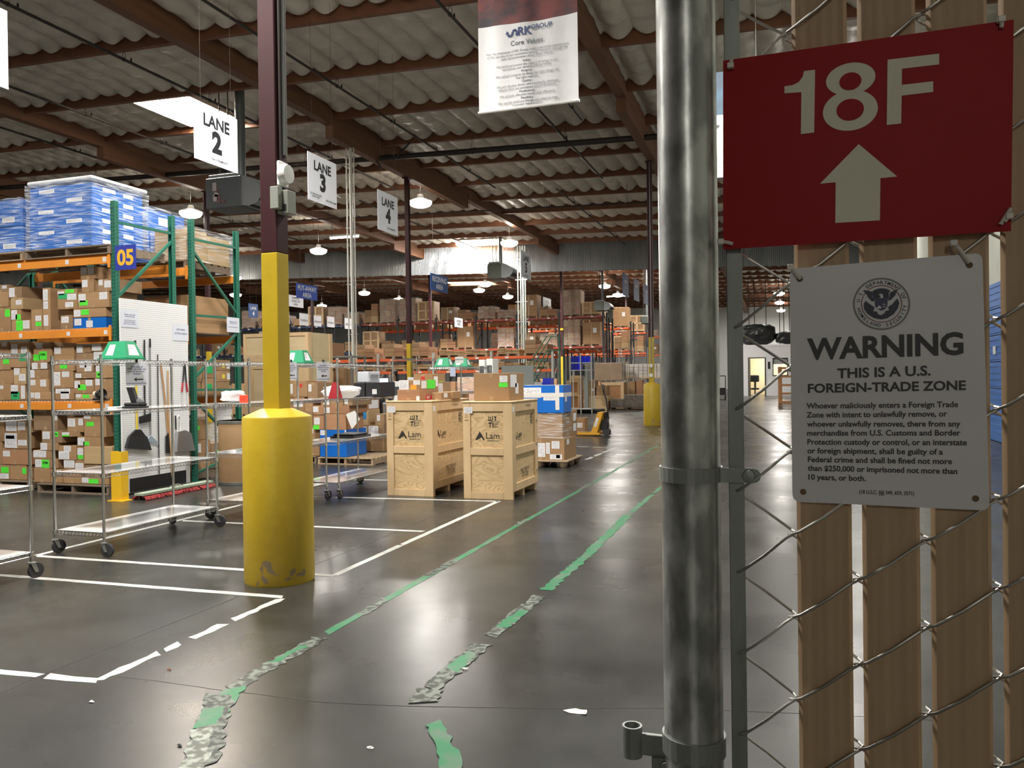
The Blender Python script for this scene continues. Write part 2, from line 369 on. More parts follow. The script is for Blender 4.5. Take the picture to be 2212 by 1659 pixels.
# ================================================================== FENCE IN THE FOREGROUND
YF = 1.20
galv = mat('weathered_galvanised_steel', (.46, .47, .45), .34, metal=.75, noise=(26, 10, (1, 1, .5), .40, .58), col2=(.25, .255, .245), bump=(40, .2, .002))
galv_d = mat('dull_galvanised_bar', (.27, .29, .27), .5, metal=.6, noise=(30, 5, (1, 1, .2)), col2=(.19, .205, .19))
wirem = mat('galvanised_wire', (.42, .41, .38), .38, metal=.85)
slatm = bpy.data.materials.new('tan_plastic_slat'); slatm.use_nodes = True; nt = slatm.node_tree; n = nt.nodes; b = n['Principled BSDF']
tc = n.new('ShaderNodeTexCoord'); wv = n.new('ShaderNodeTexWave'); wv.wave_type = 'BANDS'; wv.bands_direction = 'X'; wv.inputs['Scale'].default_value = 9; wv.inputs['Distortion'].default_value = .35; wv.inputs['Detail'].default_value = 1; wv.inputs['Detail Scale'].default_value = .3
nt.links.new(tc.outputs['Object'], wv.inputs['Vector']); cr = n.new('ShaderNodeValToRGB'); cr.color_ramp.elements[0].color = (.37, .25, .145, 1); cr.color_ramp.elements[1].color = (.40, .272, .16, 1)
nt.links.new(wv.outputs['Fac'], cr.inputs[0]); nt.links.new(cr.outputs[0], b.inputs['Base Color']); b.inputs['Roughness'].default_value = .55
MAT['tan_plastic_slat'] = slatm
pc = on_y(1490, 830, YF); PX0 = pc.x; PR = .0425
fence = thing('chain_link_fence', 'chain-link fence with tan privacy slats at the right, holding two signs', 'fence', (PX0, YF, 0))
MB().tube([(PX0, YF, 0), (PX0, YF, 2.62)], PR, 40).build('post', galv, fence, True, 'thick round galvanised steel post')
MB().lathe([(.0, 0), (PR+.004, 0), (PR+.004, .03), (PR*.7, .055), (.005, .07)], 24, (PX0, YF, 2.60)).build('post_cap', galv_d, fence, True)
pe = 4.2
MB().tube([(pe, YF, 0), (pe, YF, 2.6)], PR, 24).build('post', galv, fence, True)
MB().tube([(PX0, YF, 2.5), (pe, YF, 2.5)], .021, 16).build('top_rail', galv_d, fence, True)
tb = on_y(1589, 830, YF-.006); TBX = tb.x
MB().box(TBX-.0108, YF-.008, .06, TBX+.0108, YF-.002, 2.46, .001).build('tension_bar', galv_d, fence, True)
PITCHZ = .1166
c0 = on_y(1711, 1152, YF); c1 = on_y(1852, 1253, YF); DX = (on_y(2155, 1281, YF).x-c0.x)/3
colx = [TBX] + [c0.x+DX*k for k in range(int((pe-.06-c0.x)/DX)+1)]
ZA = c0.z; ZB = on_y(1852, 1253, YF).z
WR = .0021
def knot_z(k): return ZA if k % 2 == 1 else ZA+PITCHZ/2       # index in colx; column 1 (px 1711) has ZA
for k in range(len(colx)-1):
    x0, x1 = colx[k], colx[k+1]
    mb = MB()
    za = knot_z(k) - math.floor((knot_z(k)-.06)/PITCHZ)*PITCHZ
    pts = []; z = za
    e = .0045
    while z < 2.42:
        zl, zr_ = z, z+PITCHZ/2
        # in front of the slat, rising to the right; behind it, rising to the left
        pts += [(x0-e, YF+.001, zl-.002), (x0+.001, YF-.009, zl+.001), (x0+(x1-x0)*.12, YF-.0125, zl+PITCHZ*.047), (x0+(x1-x0)*.5, YF-.0135, zl+PITCHZ*.235), (x0+(x1-x0)*.88, YF-.0125, zr_-PITCHZ*.045), (x1-.001, YF-.008, zr_-.001),
                (x1+e, YF, zr_+.002), (x1-.001, YF+.009, zr_+.004), (x0+(x1-x0)*.5, YF+.013, zr_+PITCHZ*.25), (x0+.001, YF+.009, zr_+PITCHZ/2-.004)]
        z += PITCHZ
    mb.tube(pts, WR, 7); mb.build('wire_strand', wirem, fence, True)
for k in range(1, len(colx)-1):
    x0, x1 = colx[k], colx[k+1]; a, c = x0+.0065, x1-.0065
    N = 9; pf = [(a, 0), (a+.003, -.0035)]
    for q in range(N+1):
        xx = a+.005+(c-a-.010)*q/N; pf.append((xx, -.0055 - (.0006 if q % 2 else 0)))
    pf += [(c-.003, -.0035), (c, 0), (c-.003, .0035), (a+.003, .0035)]
    mb = MB(); mb.prism(pf, (0, YF+.0005, .05), (1, 0, 0), (0, 1, 0), (0, 0, 2.36)); mb.sm = False
    mb.build('slat', slatm, fence, True)
def band(z, r0, hgt, px_end, mats=galv_d):
    mb = MB(); N = 28; vs = []; fs = []
    for i in range(N+1):
        a = 2*math.pi*i/N
        for rr_, zz in ((r0, -hgt/2), (r0+.0028, -hgt/2), (r0+.0028, hgt/2), (r0, hgt/2)):
            vs.append((PX0+rr_*math.cos(a), YF+rr_*math.sin(a), z+zz))
    for i in range(N):
        for q in range(4): fs.append((i*4+q, i*4+(q+1) % 4, (i+1)*4+(q+1) % 4, (i+1)*4+q))
    mb.add(vs, fs); return mb
zb = on_y(1500, 1030, YF-PR).z
xe = on_y(1640, 1030, YF-.012).x
mb = band(zb, PR+.0005, .021, 0)
mb.box(PX0+PR*.8, YF-.0145, zb-.0105, xe-.008, YF-.0118, zb+.0105); mb.prism([(math.cos(t)*.0105, math.sin(t)*.0105) for t in [math.pi*q/6-math.pi/2 for q in range(7)]], (xe-.008, YF-.0145, zb), (1, 0, 0), (0, 0, 1), (0, .0027, 0))
o = mb.build('brace_band', galv_d, fence, True)
MB().lathe([(.001, -.006), (.008, -.005), (.009, 0), (.004, 0), (.004, .02)], 12, (xe-.014, YF-.0145, zb), 'y').build('bolt', galv_d, o, True)
z2 = on_y(1505, 1632, YF-PR).z
o = band(z2, PR+.0005, .028, 0).build('brace_band', galv_d, fence, True)
hx = on_y(1366, 1590, YF).x; zt = on_y(1366, 1566, YF).z
mb = MB()
for (ra, rb) in ((.0150, .0118),):
    N = 24; vs = []; fs = []
    for i in range(N):
        a = 2*math.pi*i/N
        for rr_, zz in ((ra, zt-.046), (ra, zt), (rb, zt), (rb, zt-.046)): vs.append((hx+rr_*math.cos(a), YF+rr_*math.sin(a), zz))
    for i in range(N):
        for q in range(4): fs.append((i*4+q, i*4+(q+1) % 4, ((i+1) % N)*4+(q+1) % 4, ((i+1) % N)*4+q))
    mb.sm = True; mb.add(vs, fs); mb.sm = False
mb.box(hx+.013, YF-.004, zt-.042, PX0-PR+.002, YF+.004, zt-.010, .001)
mb.box(hx+.030, YF-.010, zt-.085, PX0-PR+.008, YF-.004, zt-.040, .001)
hg = mb.build('hinge', galv_d, fence, True)
MB().lathe([(.001, -.007), (.009, -.006), (.010, 0), (.004, 0)], 10, (hx+.052, YF-.010, zt-.052), 'y').build('bolt', galv_d, hg, True)
# ---- red 18F sign
redm = mat('red_sign_enamel', (.30, .003, .006), .45, noise=(1.5, 3), col2=(.27, .003, .007), spec=.12)
creamm = mat('reflective_cream_vinyl', (.62, .60, .49), .5, spec=.2)
def C4(p): return (1540+p[0]/2.963, p[1]/2.963)
Ys = YF-.022
def plate(pts, Y, th, mats, name, parent):
    w = [on_y(px, py, Y) for px, py in pts]; return MB().add(w + [p+Vector((0, th, 0)) for p in w], [tuple(range(len(w))), tuple(range(2*len(w)-1, len(w)-1, -1))] + [(i, (i+1) % len(w), len(w)+(i+1) % len(w), len(w)+i) for i in range(len(w))]).build(name, mats, parent, True)
TL = on_y(1562, 131, Ys)
s18 = thing('room_sign', 'red metal sign reading 18F with a cream up arrow, tied to the fence', 'sign', tuple(TL))
plate([(1562, 131), (2190, 42), (2184, 499), (1562, 539)], Ys, .0012, redm, 'sign_plate', s18)
def vinyl(polys, Y, mats, name, parent, f=C4):
    mb = MB()
    for q_, pl in enumerate(polys): mb.add([on_y(*f(p), Y-q_*.00004) for p in pl], [tuple(range(len(pl)))])
    return mb.build(name, mats, parent, True)
def ell(cx, cy, rx, ry, sh, N=48): return [(cx+rx*math.cos(2*math.pi*t/N), cy+ry*math.sin(2*math.pi*t/N)-sh*rx*math.cos(2*math.pi*t/N)) for t in range(N)]
vinyl([[(458,552),(458,597),(566,590),(563,858),(648,848),(654,446),(583,455),(575,490),(550,525),(510,545)]], Ys-.0006, creamm, 'numeral_one', s18)
o8 = vinyl([ell(882, 505, 158, 103, .13), ell(880, 706, 176, 130, .10)], Ys-.0006, creamm, 'numeral_eight', s18)
vinyl([ell(880, 520, 71, 57, .12), ell(879, 702, 88, 70, .09)], Ys-.0010, redm, 'numeral_eight_counter', o8)
vinyl([[(1118,382),(1448,343),(1448,412),(1210,440),(1208,612),(1205,790),(1113,800)], [(1210,543),(1410,520),(1410,588),(1208,612)]], Ys-.0006, creamm, 'letter_f', s18)
vinyl([[(933,922),(1180,1130),(685,1176)], [(1072,1139),(1069,1410),(783,1427),(786,1166)]], Ys-.0006, creamm, 'arrow', s18)
tiem = mat('clear_nylon_tie', (.62, .58, .52), .35, alpha=.9)
def tie(pts, Y, parent):
    w = [on_y(px, py, Y) for px, py in pts]
    mb = MB(); mb.tube(w, .0026, 8); h = w[0]; mb.box(h.x-.0045, h.y-.004, h.z-.004, h.x+.0045, h.y+.004, h.z+.004, .001)
    return mb.build('cable_tie', tiem, parent, True)
for pts in ([(1578, 142), (1580, 128)], [(1557, 522), (1573, 524), (1583, 527)], [(2163, 42), (2164, 52), (2163, 60)], [(2180, 467), (2170, 478), (2161, 485), (2184, 450)]): tie(pts, Ys-.004, s18)
# ---- white warning sign
Yw = YF-.020
whm = mat('white_sign_plastic', (.60, .585, .60), .42, noise=(2.5, 4), col2=(.56, .545, .56))
inkm = mat('black_sign_ink', (.018, .018, .018), .5)
def C3(p): return (1680+p[0]/2.765, 520+p[1]/2.765)
def rounded(TLp, TRp, BRp, BLp, r=.07, N=6):
    P = [Vector((*p, 0)) for p in (TLp, TRp, BRp, BLp)]; out = []
    for i in range(4):
        a, c, d = P[i-1], P[i], P[(i+1) % 4]; ra = 52
        p0 = c+(a-c).normalized()*ra; p1 = c+(d-c).normalized()*ra
        for t in range(N+1):
            q = t/N; v = p0*(1-q)**2+c*2*q*(1-q)+p1*q*q; out.append((v.x, v.y))
    return out
ws = thing('warning_sign', 'white rounded WARNING foreign-trade zone sign below the red sign', 'sign', tuple(on_y(1705, 580, Yw)))
pts = rounded((70, 168), (1222, 72), (1266, 1612), (88, 1558))
plate([C3(p) for p in pts], Yw, .0014, whm, 'sign_plate', ws)
mb = MB()
for body, xl, yl, xr, yr, cap, bo in (('WARNING', 175, 708, 1110, 675, 121, .035), ('THIS IS A U.S.', 355, 820, 915, 803, 56, .03), ('FOREIGN-TRADE ZONE', 180, 908, 1125, 890, 52, .03),
        ('Whoever maliciously enters a Foreign Trade', 172, 1002, 1078, 993, 32, .026), ('Zone with intent to unlawfully remove, or', 172, 1056, 1012, 1049, 32, .026),
        ('whoever unlawfully removes, there from any', 175, 1110, 1092, 1109, 32, .026), ('merchandise from U.S. Customs and Border', 175, 1164, 1092, 1163, 32, .026),
        ('Protection custody or control, or an interstate', 177, 1217, 1130, 1221, 32, .026), ('or foreign shipment, shall be guilty of a', 177, 1269, 987, 1277, 32, .026),
        ('Federal crime and shall be fined not more', 180, 1321, 1042, 1334, 32, .026), ('than $250,000 or imprisoned not more than', 180, 1373, 1073, 1393, 32, .026),
        ('10 years, or both.', 183, 1426, 527, 1436, 32, .026), ('(18 U.S.C. \u00a7\u00a7\u00a7 549, 659, 3571)', 487, 1510, 815, 1521, 22, .02)):
    a, c = C3((xl, yl)), C3((xr, yr)); px_text(mb, body, a[0], a[1], c[0], c[1], cap/2.765, Yw-.0004, bo)
mb.build('lettering', inkm, ws, True)
navy = mat('seal_navy_ink', (.012, .014, .035), .5); seal_g = mat('seal_grey_ink', (.16, .155, .13), .5); seal_r = mat('seal_red_ink', (.16, .02, .02), .5)
def C6(p): return (1800+p[0]/11.06, 580+p[1]/11.06)
def ringpoly(cx, cy, rx, ry, k0, k1, Y, mats, name, parent, N=72):
    mb = MB(); vs = []
    for t in range(N):
        a = 2*math.pi*t/N
        for k in (k0, k1): vs.append(on_y(*C6((cx+rx*k*math.cos(a), cy+ry*k*math.sin(a))), Y))
    mb.add(vs, [(2*t, 2*t+1, 2*((t+1) % N)+1, 2*((t+1) % N)) for t in range(N)]); return mb.build(name, mats, parent, True)
seal = ringpoly(1155, 845, 685, 625, .935, 1.0, Yw-.0004, seal_g, 'department_seal', ws)
ringpoly(1155, 845, 685, 625, .685, .715, Yw-.0004, seal_r, 'seal_inner_ring', seal)
vinyl([[(935,540),(1060,480),(1150,470),(1250,480),(1370,530),(1325,580),(1335,700),(1290,735),(990,735),(935,680),(945,580)],
       [(725,510),(930,555),(945,600),(920,680),(985,735),(980,790),(900,750),(830,660),(740,560)],
       [(1560,480),(1385,560),(1345,590),(1345,690),(1305,740),(1310,775),(1400,720),(1480,620)]]
      + [[(830+22*q, 640+26*q), (800+22*q, 660+26*q), (870+22*q, 690+26*q)] for q in range(5)] + [[(1470-24*q, 610+26*q), (1505-24*q, 625+26*q), (1440-24*q, 660+26*q)] for q in range(5)]
      + [[(770,770),(860,840),(990,930),(955,1020),(830,1090),(740,970),(730,850)], [(955,1020),(1040,1025),(1080,1100),(1150,1115),(1150,1215),(980,1180),(830,1090)],
         [(1150,1115),(1230,1060),(1250,1010),(1345,1000),(1440,1090),(1300,1180),(1150,1215)], [(1345,1000),(1310,920),(1400,860),(1530,715),(1580,820),(1540,960),(1440,1090)]],
      Yw-.0004, navy, 'seal_eagle', seal, C6)
sh = vinyl([[(990,712),(1300,702),(1300,800),(1290,910),(1230,975),(1145,1005),(1060,960),(1000,900)]], Yw-.0007, mat('seal_shield_ink', (.03, .035, .09), .5), 'seal_shield', seal, C6)
vinyl([[(1075,625),(1120,600),(1180,612),(1197,705),(1100,705),(1135,665),(1110,635)], [(1020,960),(1100,880),(1150,930),(1140,960)], [(1155,855),(1200,845),(1290,860),(1200,862)], [(1155,915),(1220,900),(1270,915),(1210,922)]], Yw-.0010, whm, 'seal_eagle_head', seal, C6)
mb = MB()
def arc_text(body, r, a0, a1, size, inward):
    N = len(body)
    for i, ch in enumerate(body):
        if ch == ' ': continue
        a = math.radians(a0+(a1-a0)*(i+.5)/N)
        p = on_y(*C6((1155+685*r*math.cos(a), 845-625*r*math.sin(a))), Yw-.0004)
        out = Vector((math.cos(a), 0, math.sin(a))); up = -out if inward else out
        u = Vector((up.z, 0, -up.x)); write(mb, ch, p, u, up, size, .02)
sz = 75/.7/11.06*1.1/1740
arc_text('U.S. DEPARTMENT OF', .82, 176, 12, sz, False); arc_text('HOMELAND SECURITY', .82, 190, 358, sz, True)
mb.build('seal_lettering', navy, seal, True)
for p in ((152, 1500), (1182, 1540), (1145, 145), (132, 228)):
    q = on_y(*C3(p), Yw-.0004); MB().lathe([(.0001, 0), (.0042, 0), (.0042, .0002)], 16, tuple(q), 'y').build('mounting_hole', mat('hole_shadow_brown', (.14, .09, .05), .8), ws, True)
for pts in ([(1708, 577), (1716, 587), (1729, 603)], [(2060, 525), (2072, 538), (2094, 568)]): tie(pts, Yw-.004, ws)
# ================================================================== COLUMNS, PIPES, HANGING SIGNS
maroon = mat('dark_red_steel_paint', (.042, .009, .012), .5, noise=(4, 3), col2=(.033, .008, .010), spec=.3)
yel = mat('yellow_safety_paint', (.52, .37, .018), .4, noise=(2.5, 6, (1, 1, 1), .35, .75), col2=(.42, .285, .016), bump=(35, .25, .004))
yel2 = bpy.data.materials.new('chipped_yellow_paint'); yel2.use_nodes = True; nt = yel2.node_tree; n = nt.nodes; b = n['Principled BSDF']; b.inputs['Roughness'].default_value = .42
tc = n.new('ShaderNodeTexCoord')
def _n(scale, det, st=(1, 1, 1), dist=0):
    mp = n.new('ShaderNodeMapping'); mp.inputs['Scale'].default_value = st; nt.links.new(tc.outputs['Object'], mp.inputs[0])
    t = n.new('ShaderNodeTexNoise'); t.inputs['Scale'].default_value = scale; t.inputs['Detail'].default_value = det; t.inputs['Distortion'].default_value = dist; nt.links.new(mp.outputs[0], t.inputs['Vector']); return t.outputs['Fac']
def _r(src, p0, c0, p1, c1):
    r = n.new('ShaderNodeValToRGB'); r.color_ramp.elements[0].position = p0; r.color_ramp.elements[1].position = p1; r.color_ramp.elements[0].color = (*c0, 1); r.color_ramp.elements[1].color = (*c1, 1); nt.links.new(src, r.inputs[0]); return r.outputs[0]
base = _r(_n(2.2, 6, (1, 1, .5)), .3, (.50, .35, .016), .75, (.37, .245, .014))
sx_ = n.new('ShaderNodeSeparateXYZ'); nt.links.new(tc.outputs['Object'], sx_.inputs[0])
low = n.new('ShaderNodeMapRange'); low.inputs['From Min'].default_value = .05; low.inputs['From Max'].default_value = .55; low.inputs['To Min'].default_value = .13; low.inputs['To Max'].default_value = -.05; nt.links.new(sx_.outputs['Z'], low.inputs['Value'])
ad = n.new('ShaderNodeMath'); ad.operation = 'ADD'; nt.links.new(_n(4.2, 5, (1, 1, 1.2), .5), ad.inputs[0]); nt.links.new(low.outputs[0], ad.inputs[1])
chip = _r(ad.outputs[0], .715, (0, 0, 0), .73, (1, 1, 1))
mx = n.new('ShaderNodeMix'); mx.data_type = 'RGBA'; nt.links.new(chip, mx.inputs['Factor']); nt.links.new(base, mx.inputs[6]); mx.inputs[7].default_value = (.24, .18, .11, 1)
nt.links.new(mx.outputs[2], b.inputs['Base Color'])
bp = n.new('ShaderNodeBump'); bp.inputs['Strength'].default_value = .4; bp.inputs['Distance'].default_value = .006; nt.links.new(_n(14, 6), bp.inputs['Height']); nt.links.new(bp.outputs[0], b.inputs['Normal'])
dkm = mat('dark_steel_pipe', (.035, .028, .024), .5, metal=.3)
cond = mat('grey_conduit', (.30, .30, .30), .4, metal=.6)
boxm = mat('grey_electrical_box', (.24, .25, .22), .5)
wht = mat('white_plastic', (.72, .72, .70), .4)
def column(x, y, label, paint=2.55, bollard=False, ztop=8.5, s=.075, ptop=None):
    t = thing('steel_column', label, 'column', (x, y, 0))
    zt = roof(x, ztop)
    MB().box(x-s, y-s, 0 if not bollard else 1.2, x+s, y+s, paint, .006).build('painted_base', yel, t, True, 'yellow painted lower part of the column')
    MB().box(x-s, y-s, paint, x+s, y+s, zt, .006).build('shaft', maroon, t, True, 'dark red upper part of the column')
    MB().box(x-.11, y-.16, zt-.04, x+.11, y+.16, zt).build('cap_plate', maroon, t, True)
    if bollard:
        MB().lathe([(.262, 0), (.266, .02), (.264, 1.262), (.258, 1.275), (.12, 1.335), (.02, 1.34)], 56, (x, y, 0)).build('bollard_sleeve', yel2, t, True, 'wide yellow concrete-filled sleeve around the column')
    return t
c1_ = on_z(592, 1273); Xc1, Yc1 = -3.75, 5.36
t = column(Xc1, Yc1, 'nearest column, yellow below and dark red above, standing in a wide yellow sleeve', 2.54, True)
x, y, s = Xc1, Yc1, .075
for dy, r_ in ((-.03, .011), (.012, .014), (.048, .010)):
    MB().tube([(x+s+r_, y+dy, 3.05 if dy < 0 else 3.3), (x+s+r_, y+dy, 7.9)], r_, 8).build('conduit', cond if dy > 0 else dkm, t, True)
MB().box(x+s-.02, y-s-.055, 2.86, x+s+.055, y-s, 3.03, .004).build('junction_box', boxm, t, True)
b2 = MB().box(x+s, y-.07, 2.83, x+s+.10, y+.04, 3.01, .005).build('junction_box', boxm, t, True)
MB().box(x+s+.03, y-.073, 2.85, x+s+.085, y-.068, 2.90).build('box_window', mat('dark_box_window', (.03, .03, .03), .3), b2, True)
MB().lathe([(.001, 0), (.075, 0), (.08, .02), (.07, .06), (.001, .065)], 24, (x+s+.02, y-.02, 3.14), 'x').build('alarm_bell', wht, t, True, 'white round alarm beacon')
MB().box(x+s, y-.07, 3.05, x+s+.03, y+.05, 3.24, .006).build('alarm_plate', wht, t, True)
t = column(-3.94, 25.3, 'column just left of the steel fence post, standing in a yellow sleeve', 2.76, True)
x, y = -3.94, 25.3
MB().tube([(x+.015, y-.09, 1.55), (x+.015, y-.09, 8.3)], .014, 8).build('conduit', cond, t, True)
for zz in (1.86, 1.56): MB().box(x-.05, y-.14, zz-.05, x+.05, y-.075, zz+.06, .01).build('switch_box', wht, t, True)
column(-12.3, 25.3, 'dark red column with a bright yellow base beside the LANE 4 sign', 2.78)
column(-20.7, 25.3, 'dark red column behind the big grey heater', 2.7)
column(-29.1, 25.3, 'dark red column behind the blue wrapped totes at the left edge', 2.7)
column(-20.7, 45.6, 'dark column right behind the RECEIVING AREA sign', 1.2)
column(-12.3, 45.6, 'column with a yellow base and yellow band before the red racks', 2.75)
column(-29.1, 45.6, 'dark column right behind the PUT-AWAY AREA sign', 1.2)
column(-3.94, 45.6, 'far column hidden behind the fence post', 2.7)
column(-12.3, 65.9, 'slim dark red column beside the blue LANE 1 sign', 2.7)
column(-37.5, 65.9, 'thin far column between the FRIDAY sign and the white pipe', 2.7)
column(-20.7, 65.9, 'thin far column behind the LANE 5 conduit', 2.7)
MB().box(-12.39, 45.51, 4.28, -12.21, 45.69, 4.40).build('column_band', yel, bpy.data.objects['steel_column.006'] if 'steel_column.006' in bpy.data.objects else None, True)
# ---- sprinkler pipes
def pipe(name, pts, r, label, cat='pipe', m_=dkm, hang=True, group=None, kind=None):
    a = Vector(pts[0]); t = thing(name, label, cat, tuple(a), 0, group, kind)
    MB().tube(pts, r, 10).build('pipe_run', m_, t, True)
    if hang:
        p0, p1 = Vector(pts[0]), Vector(pts[-1]); L = (p1-p0).length; k = max(2, int(L/2.9))
        for i in range(k):
            y = PY[0]+math.ceil((min(p0.y, p1.y)-PY[0])/2.9)*2.9 + 2.9*i if abs(p1.y-p0.y) > 1 else None
            q = p0+(p1-p0)*((y-p0.y)/(p1.y-p0.y)) if y is not None else p0+(p1-p0)*((i+.5)/k)
            if y is not None and not (min(p0.y, p1.y) < y < max(p0.y, p1.y)): continue
            zt = roof(q.x, 9.12); mb = MB(); mb.tube([q+Vector((-.05, 0, r)), Vector((q.x, q.y, zt))], .006, 5); mb.tube([q+Vector((.05, 0, r)), Vector((q.x, q.y, zt))], .006, 5)
            mb.lathe([(r+.012, -.02), (r+.012, .02)], 10, tuple(q), 'y'); mb.lathe([(.004, 0), (.022, .01), (.018, .07), (.004, .09)], 8, (q.x+.0, q.y+.22, q.z+r), 'z')
            mb.build('pipe_hanger', dkm, t, True)
    return t
for x, y1, lb in ((-18.4, 28.4, 'black sprinkler branch pipe at the upper left edge'), (-14.2, 28.3, 'black sprinkler branch pipe passing just above the LANE 2 and LANE 3 signs'), (-10.4, 29.0, 'black sprinkler branch pipe right of the near column, ending above the LANE 4 lamp'),
                  (-6.14, 28.6, 'black sprinkler branch pipe dropping behind the white banner'), (-1.9, 28.6, 'black sprinkler branch pipe above the fence post'), (-21.9, 28.4, 'black sprinkler branch pipe at the far left of the roof')):
    pipe('sprinkler_pipe', [(x, -6, roof(x, 8.87)), (x, y1, roof(x, 8.87))], .033, lb, 'pipe')
pipe('conduit_pipe', [(-5.2, 4, roof(-5.2, 8.8)), (-5.2, 21.6, roof(-5.2, 8.8))], .02, 'thin dark conduit right beside the pipe behind the banner', 'pipe')
pipe('sprinkler_main', [(-40, 23.1, roof(-40, 8.62)), (4.3, 23.1, roof(4.3, 8.62))], .085, 'thick black sprinkler main crossing the whole roof from left to right', 'pipe')
pipe('conduit_pipe', [(-30, 30.6, roof(-30, 8.35)), (-4, 30.6, roof(-4, 8.35))], .028, 'thin dark pipe crossing behind the LANE 3 sign', 'pipe')
for x0 in (-24.9, -16.5, -8.1):
    pipe('sprinkler_pipe', [(x0, 29.5, roof(x0, 8.8)), (x0, 43.5, roof(x0, 8.8))], .028, {-24.9: 'dark pipe under the roof left of the tube light', -16.5: 'dark pipe under the roof running towards the bright curtain panel', -8.1: 'dark pipe under the roof above the corrugated curtain, right'}[x0])
# diagonal braces at the far girder
for (a, b_, lb) in (((783, 296), (824, 365), 'black sway brace left of the girder above LANE 4'), ((886, 308), (850, 345), 'thin black sway brace right of the girder above LANE 4')):
    p = on_y(a[0], a[1], 22.6); q = on_y(b_[0], b_[1], 23.0); pipe('sway_brace', [p, q], .03, lb, 'brace', dkm, False)
# vertical white pipes
pw = mat('pale_painted_pipe', (.56, .56, .50), .4)
t = thing('conduit_stack', 'pale vertical pipes dropping from the girder between LANE 3 and LANE 4', 'pipe', (-12.3, 21.4, 0))
zt = roof(-12.3, 8.5)
for dx, r_ in ((-.10, .022), (.04, .05), (.15, .018)):
    MB().tube([(-12.3+dx, 21.4, .0), (-12.3+dx, 21.4, zt)], r_, 12).build('pipe_run', pw, t, True)
for z in (2.9, 4.4, 6.1, 8.2): MB().box(-12.45, 21.38, z, -12.1, 21.46, z+.03).build('pipe_strap', cond, t, True)
t = thing('conduit_stack', 'pale green-grey vertical conduits below the LANE 5 sign', 'pipe', (-12.3, 38.2, 0))
for dx, r_ in ((-.15, .03), (0, .03), (.12, .05), (.24, .03)):
    MB().tube([(-12.4+dx, 38.2, .0), (-12.4+dx, 38.2, 8.1)], r_, 10).build('pipe_run', mat('pale_green_pipe', (.36, .42, .38), .45), t, True)
for z in (3.2, 4.3, 5.3, 6.4, 7.4): MB().box(-12.68, 38.17, z, -12.05, 38.26, z+.05).build('pipe_strap', cond, t, True)
# ---- hanging signs
signw = mat('white_sign_board', (.74, .76, .82), .5)
signb = mat('blue_sign_board', (.020, .085, .30), .5)
ink2 = mat('black_letter_vinyl', (.012, .012, .015), .5)
inkw = mat('white_letter_vinyl', (.8, .82, .85), .5)
def hang_sign(name, X, Y0, Y1, z0, z1, label, lines, board=signw, ink=ink2, wires=True, small=(), group=None, facing=1, ztop=None):
    """board hanging in the lane plane x = X; readable from +x (facing=1); lines: (text, height fraction centre, size fraction, bold)"""
    t = thing(name, label, 'sign', (X, (Y0+Y1)/2, z0), 0, group)
    MB().box(X-.006, Y0, z0, X+.006, Y1, z1).build('sign_board', board, t, True)
    H = z1-z0; mb = MB()
    for body, fy, fs_, bo in lines: write(mb, body, (X+.009, (Y0+Y1)/2, z0+H*fy), (0, 1, 0), (0, 0, 1), H*fs_, bo)
    mb.build('lettering', ink, t, True)
    for body, fx, fy, w_, h_ in small:
        st = MB().box(X+.006, Y0+(Y1-Y0)*(fx-w_/2), z0+H*(fy-h_/2), X+.0075, Y0+(Y1-Y0)*(fx+w_/2), z0+H*(fy+h_/2)).build('paper_strip', mat('white_paper', (.70, .72, .78), .7), t, True)
        mb = MB(); write(mb, body, (X+.010, Y0+(Y1-Y0)*fx, z0+H*fy), (0, 1, 0), (0, 0, 1), H*.05 if '\n' in body else H*.058, .012, fit=(Y1-Y0)*w_*.92); mb.build('lettering', ink, st, True)
    if wires:
        zt = roof(X, 9.62) if ztop is None else ztop
        for yy in (Y0+.15*(Y1-Y0), Y1-.15*(Y1-Y0)):
            MB().tube([(X, yy, z1), (X, yy, zt)], .0025, 5).build('hanging_wire', dkm, t, True)
    return t
XL = -8.62
hang_sign('lane_sign', XL, 10.28, 11.32, 5.02, 5.92, 'white hanging LANE 2 sign beside the near column', [('LANE', .75, .29, .03), ('2', .41, .50, .05)], small=[('CA-3 FREMONT', .56, .10, .42, .13)])
hang_sign('lane_sign', XL, 13.42, 14.46, 5.03, 5.95, 'white hanging LANE 3 sign with two small name strips', [('LANE', .77, .28, .03), ('3', .45, .49, .05)], small=[('CA-3B SAN JOSE\nLEAN LINE', .25, .13, .42, .17), ('SAN JOSE 3340', .78, .10, .40, .12)])
hang_sign('lane_sign', XL, 16.22, 17.2, 4.93, 5.83, 'white hanging LANE 4 sign against the far red column', [('LANE', .75, .28, .03), ('4', .43, .49, .05)], small=[('CA-3 LIVERMORE', .64, .11, .44, .13)])
hang_sign('lane_sign', XL, 26.6, 27.75, 5.05, 5.98, 'white hanging LANE 5 sign in front of the corrugated curtain', [('LANE', .75, .29, .03), ('5', .40, .50, .05)], small=[('CA-5 FREMONT', .5, .10, .5, .10)])
hang_sign('lane_sign', XL, 6.15, 7.12, 5.02, 5.94, 'white hanging sign cut off by the left edge of the view', [('LANE', .74, .30, .03), ('1', .41, .54, .05)])
def sign_px(name, px0, px1, ytop, ybot, X, label, lines, **k):
    """same, from where it shows in the photograph: left and right edges, top and bottom at the left edge"""
    a, c = on_x(px0, (ytop+ybot)/2, X), on_x(px1, (ytop+ybot)/2, X)
    zt, zb_ = on_x(px0, ytop, X).z, on_x(px0, ybot, X).z
    return hang_sign(name, X, a.y, c.y, zb_, zt, label, lines, **k)
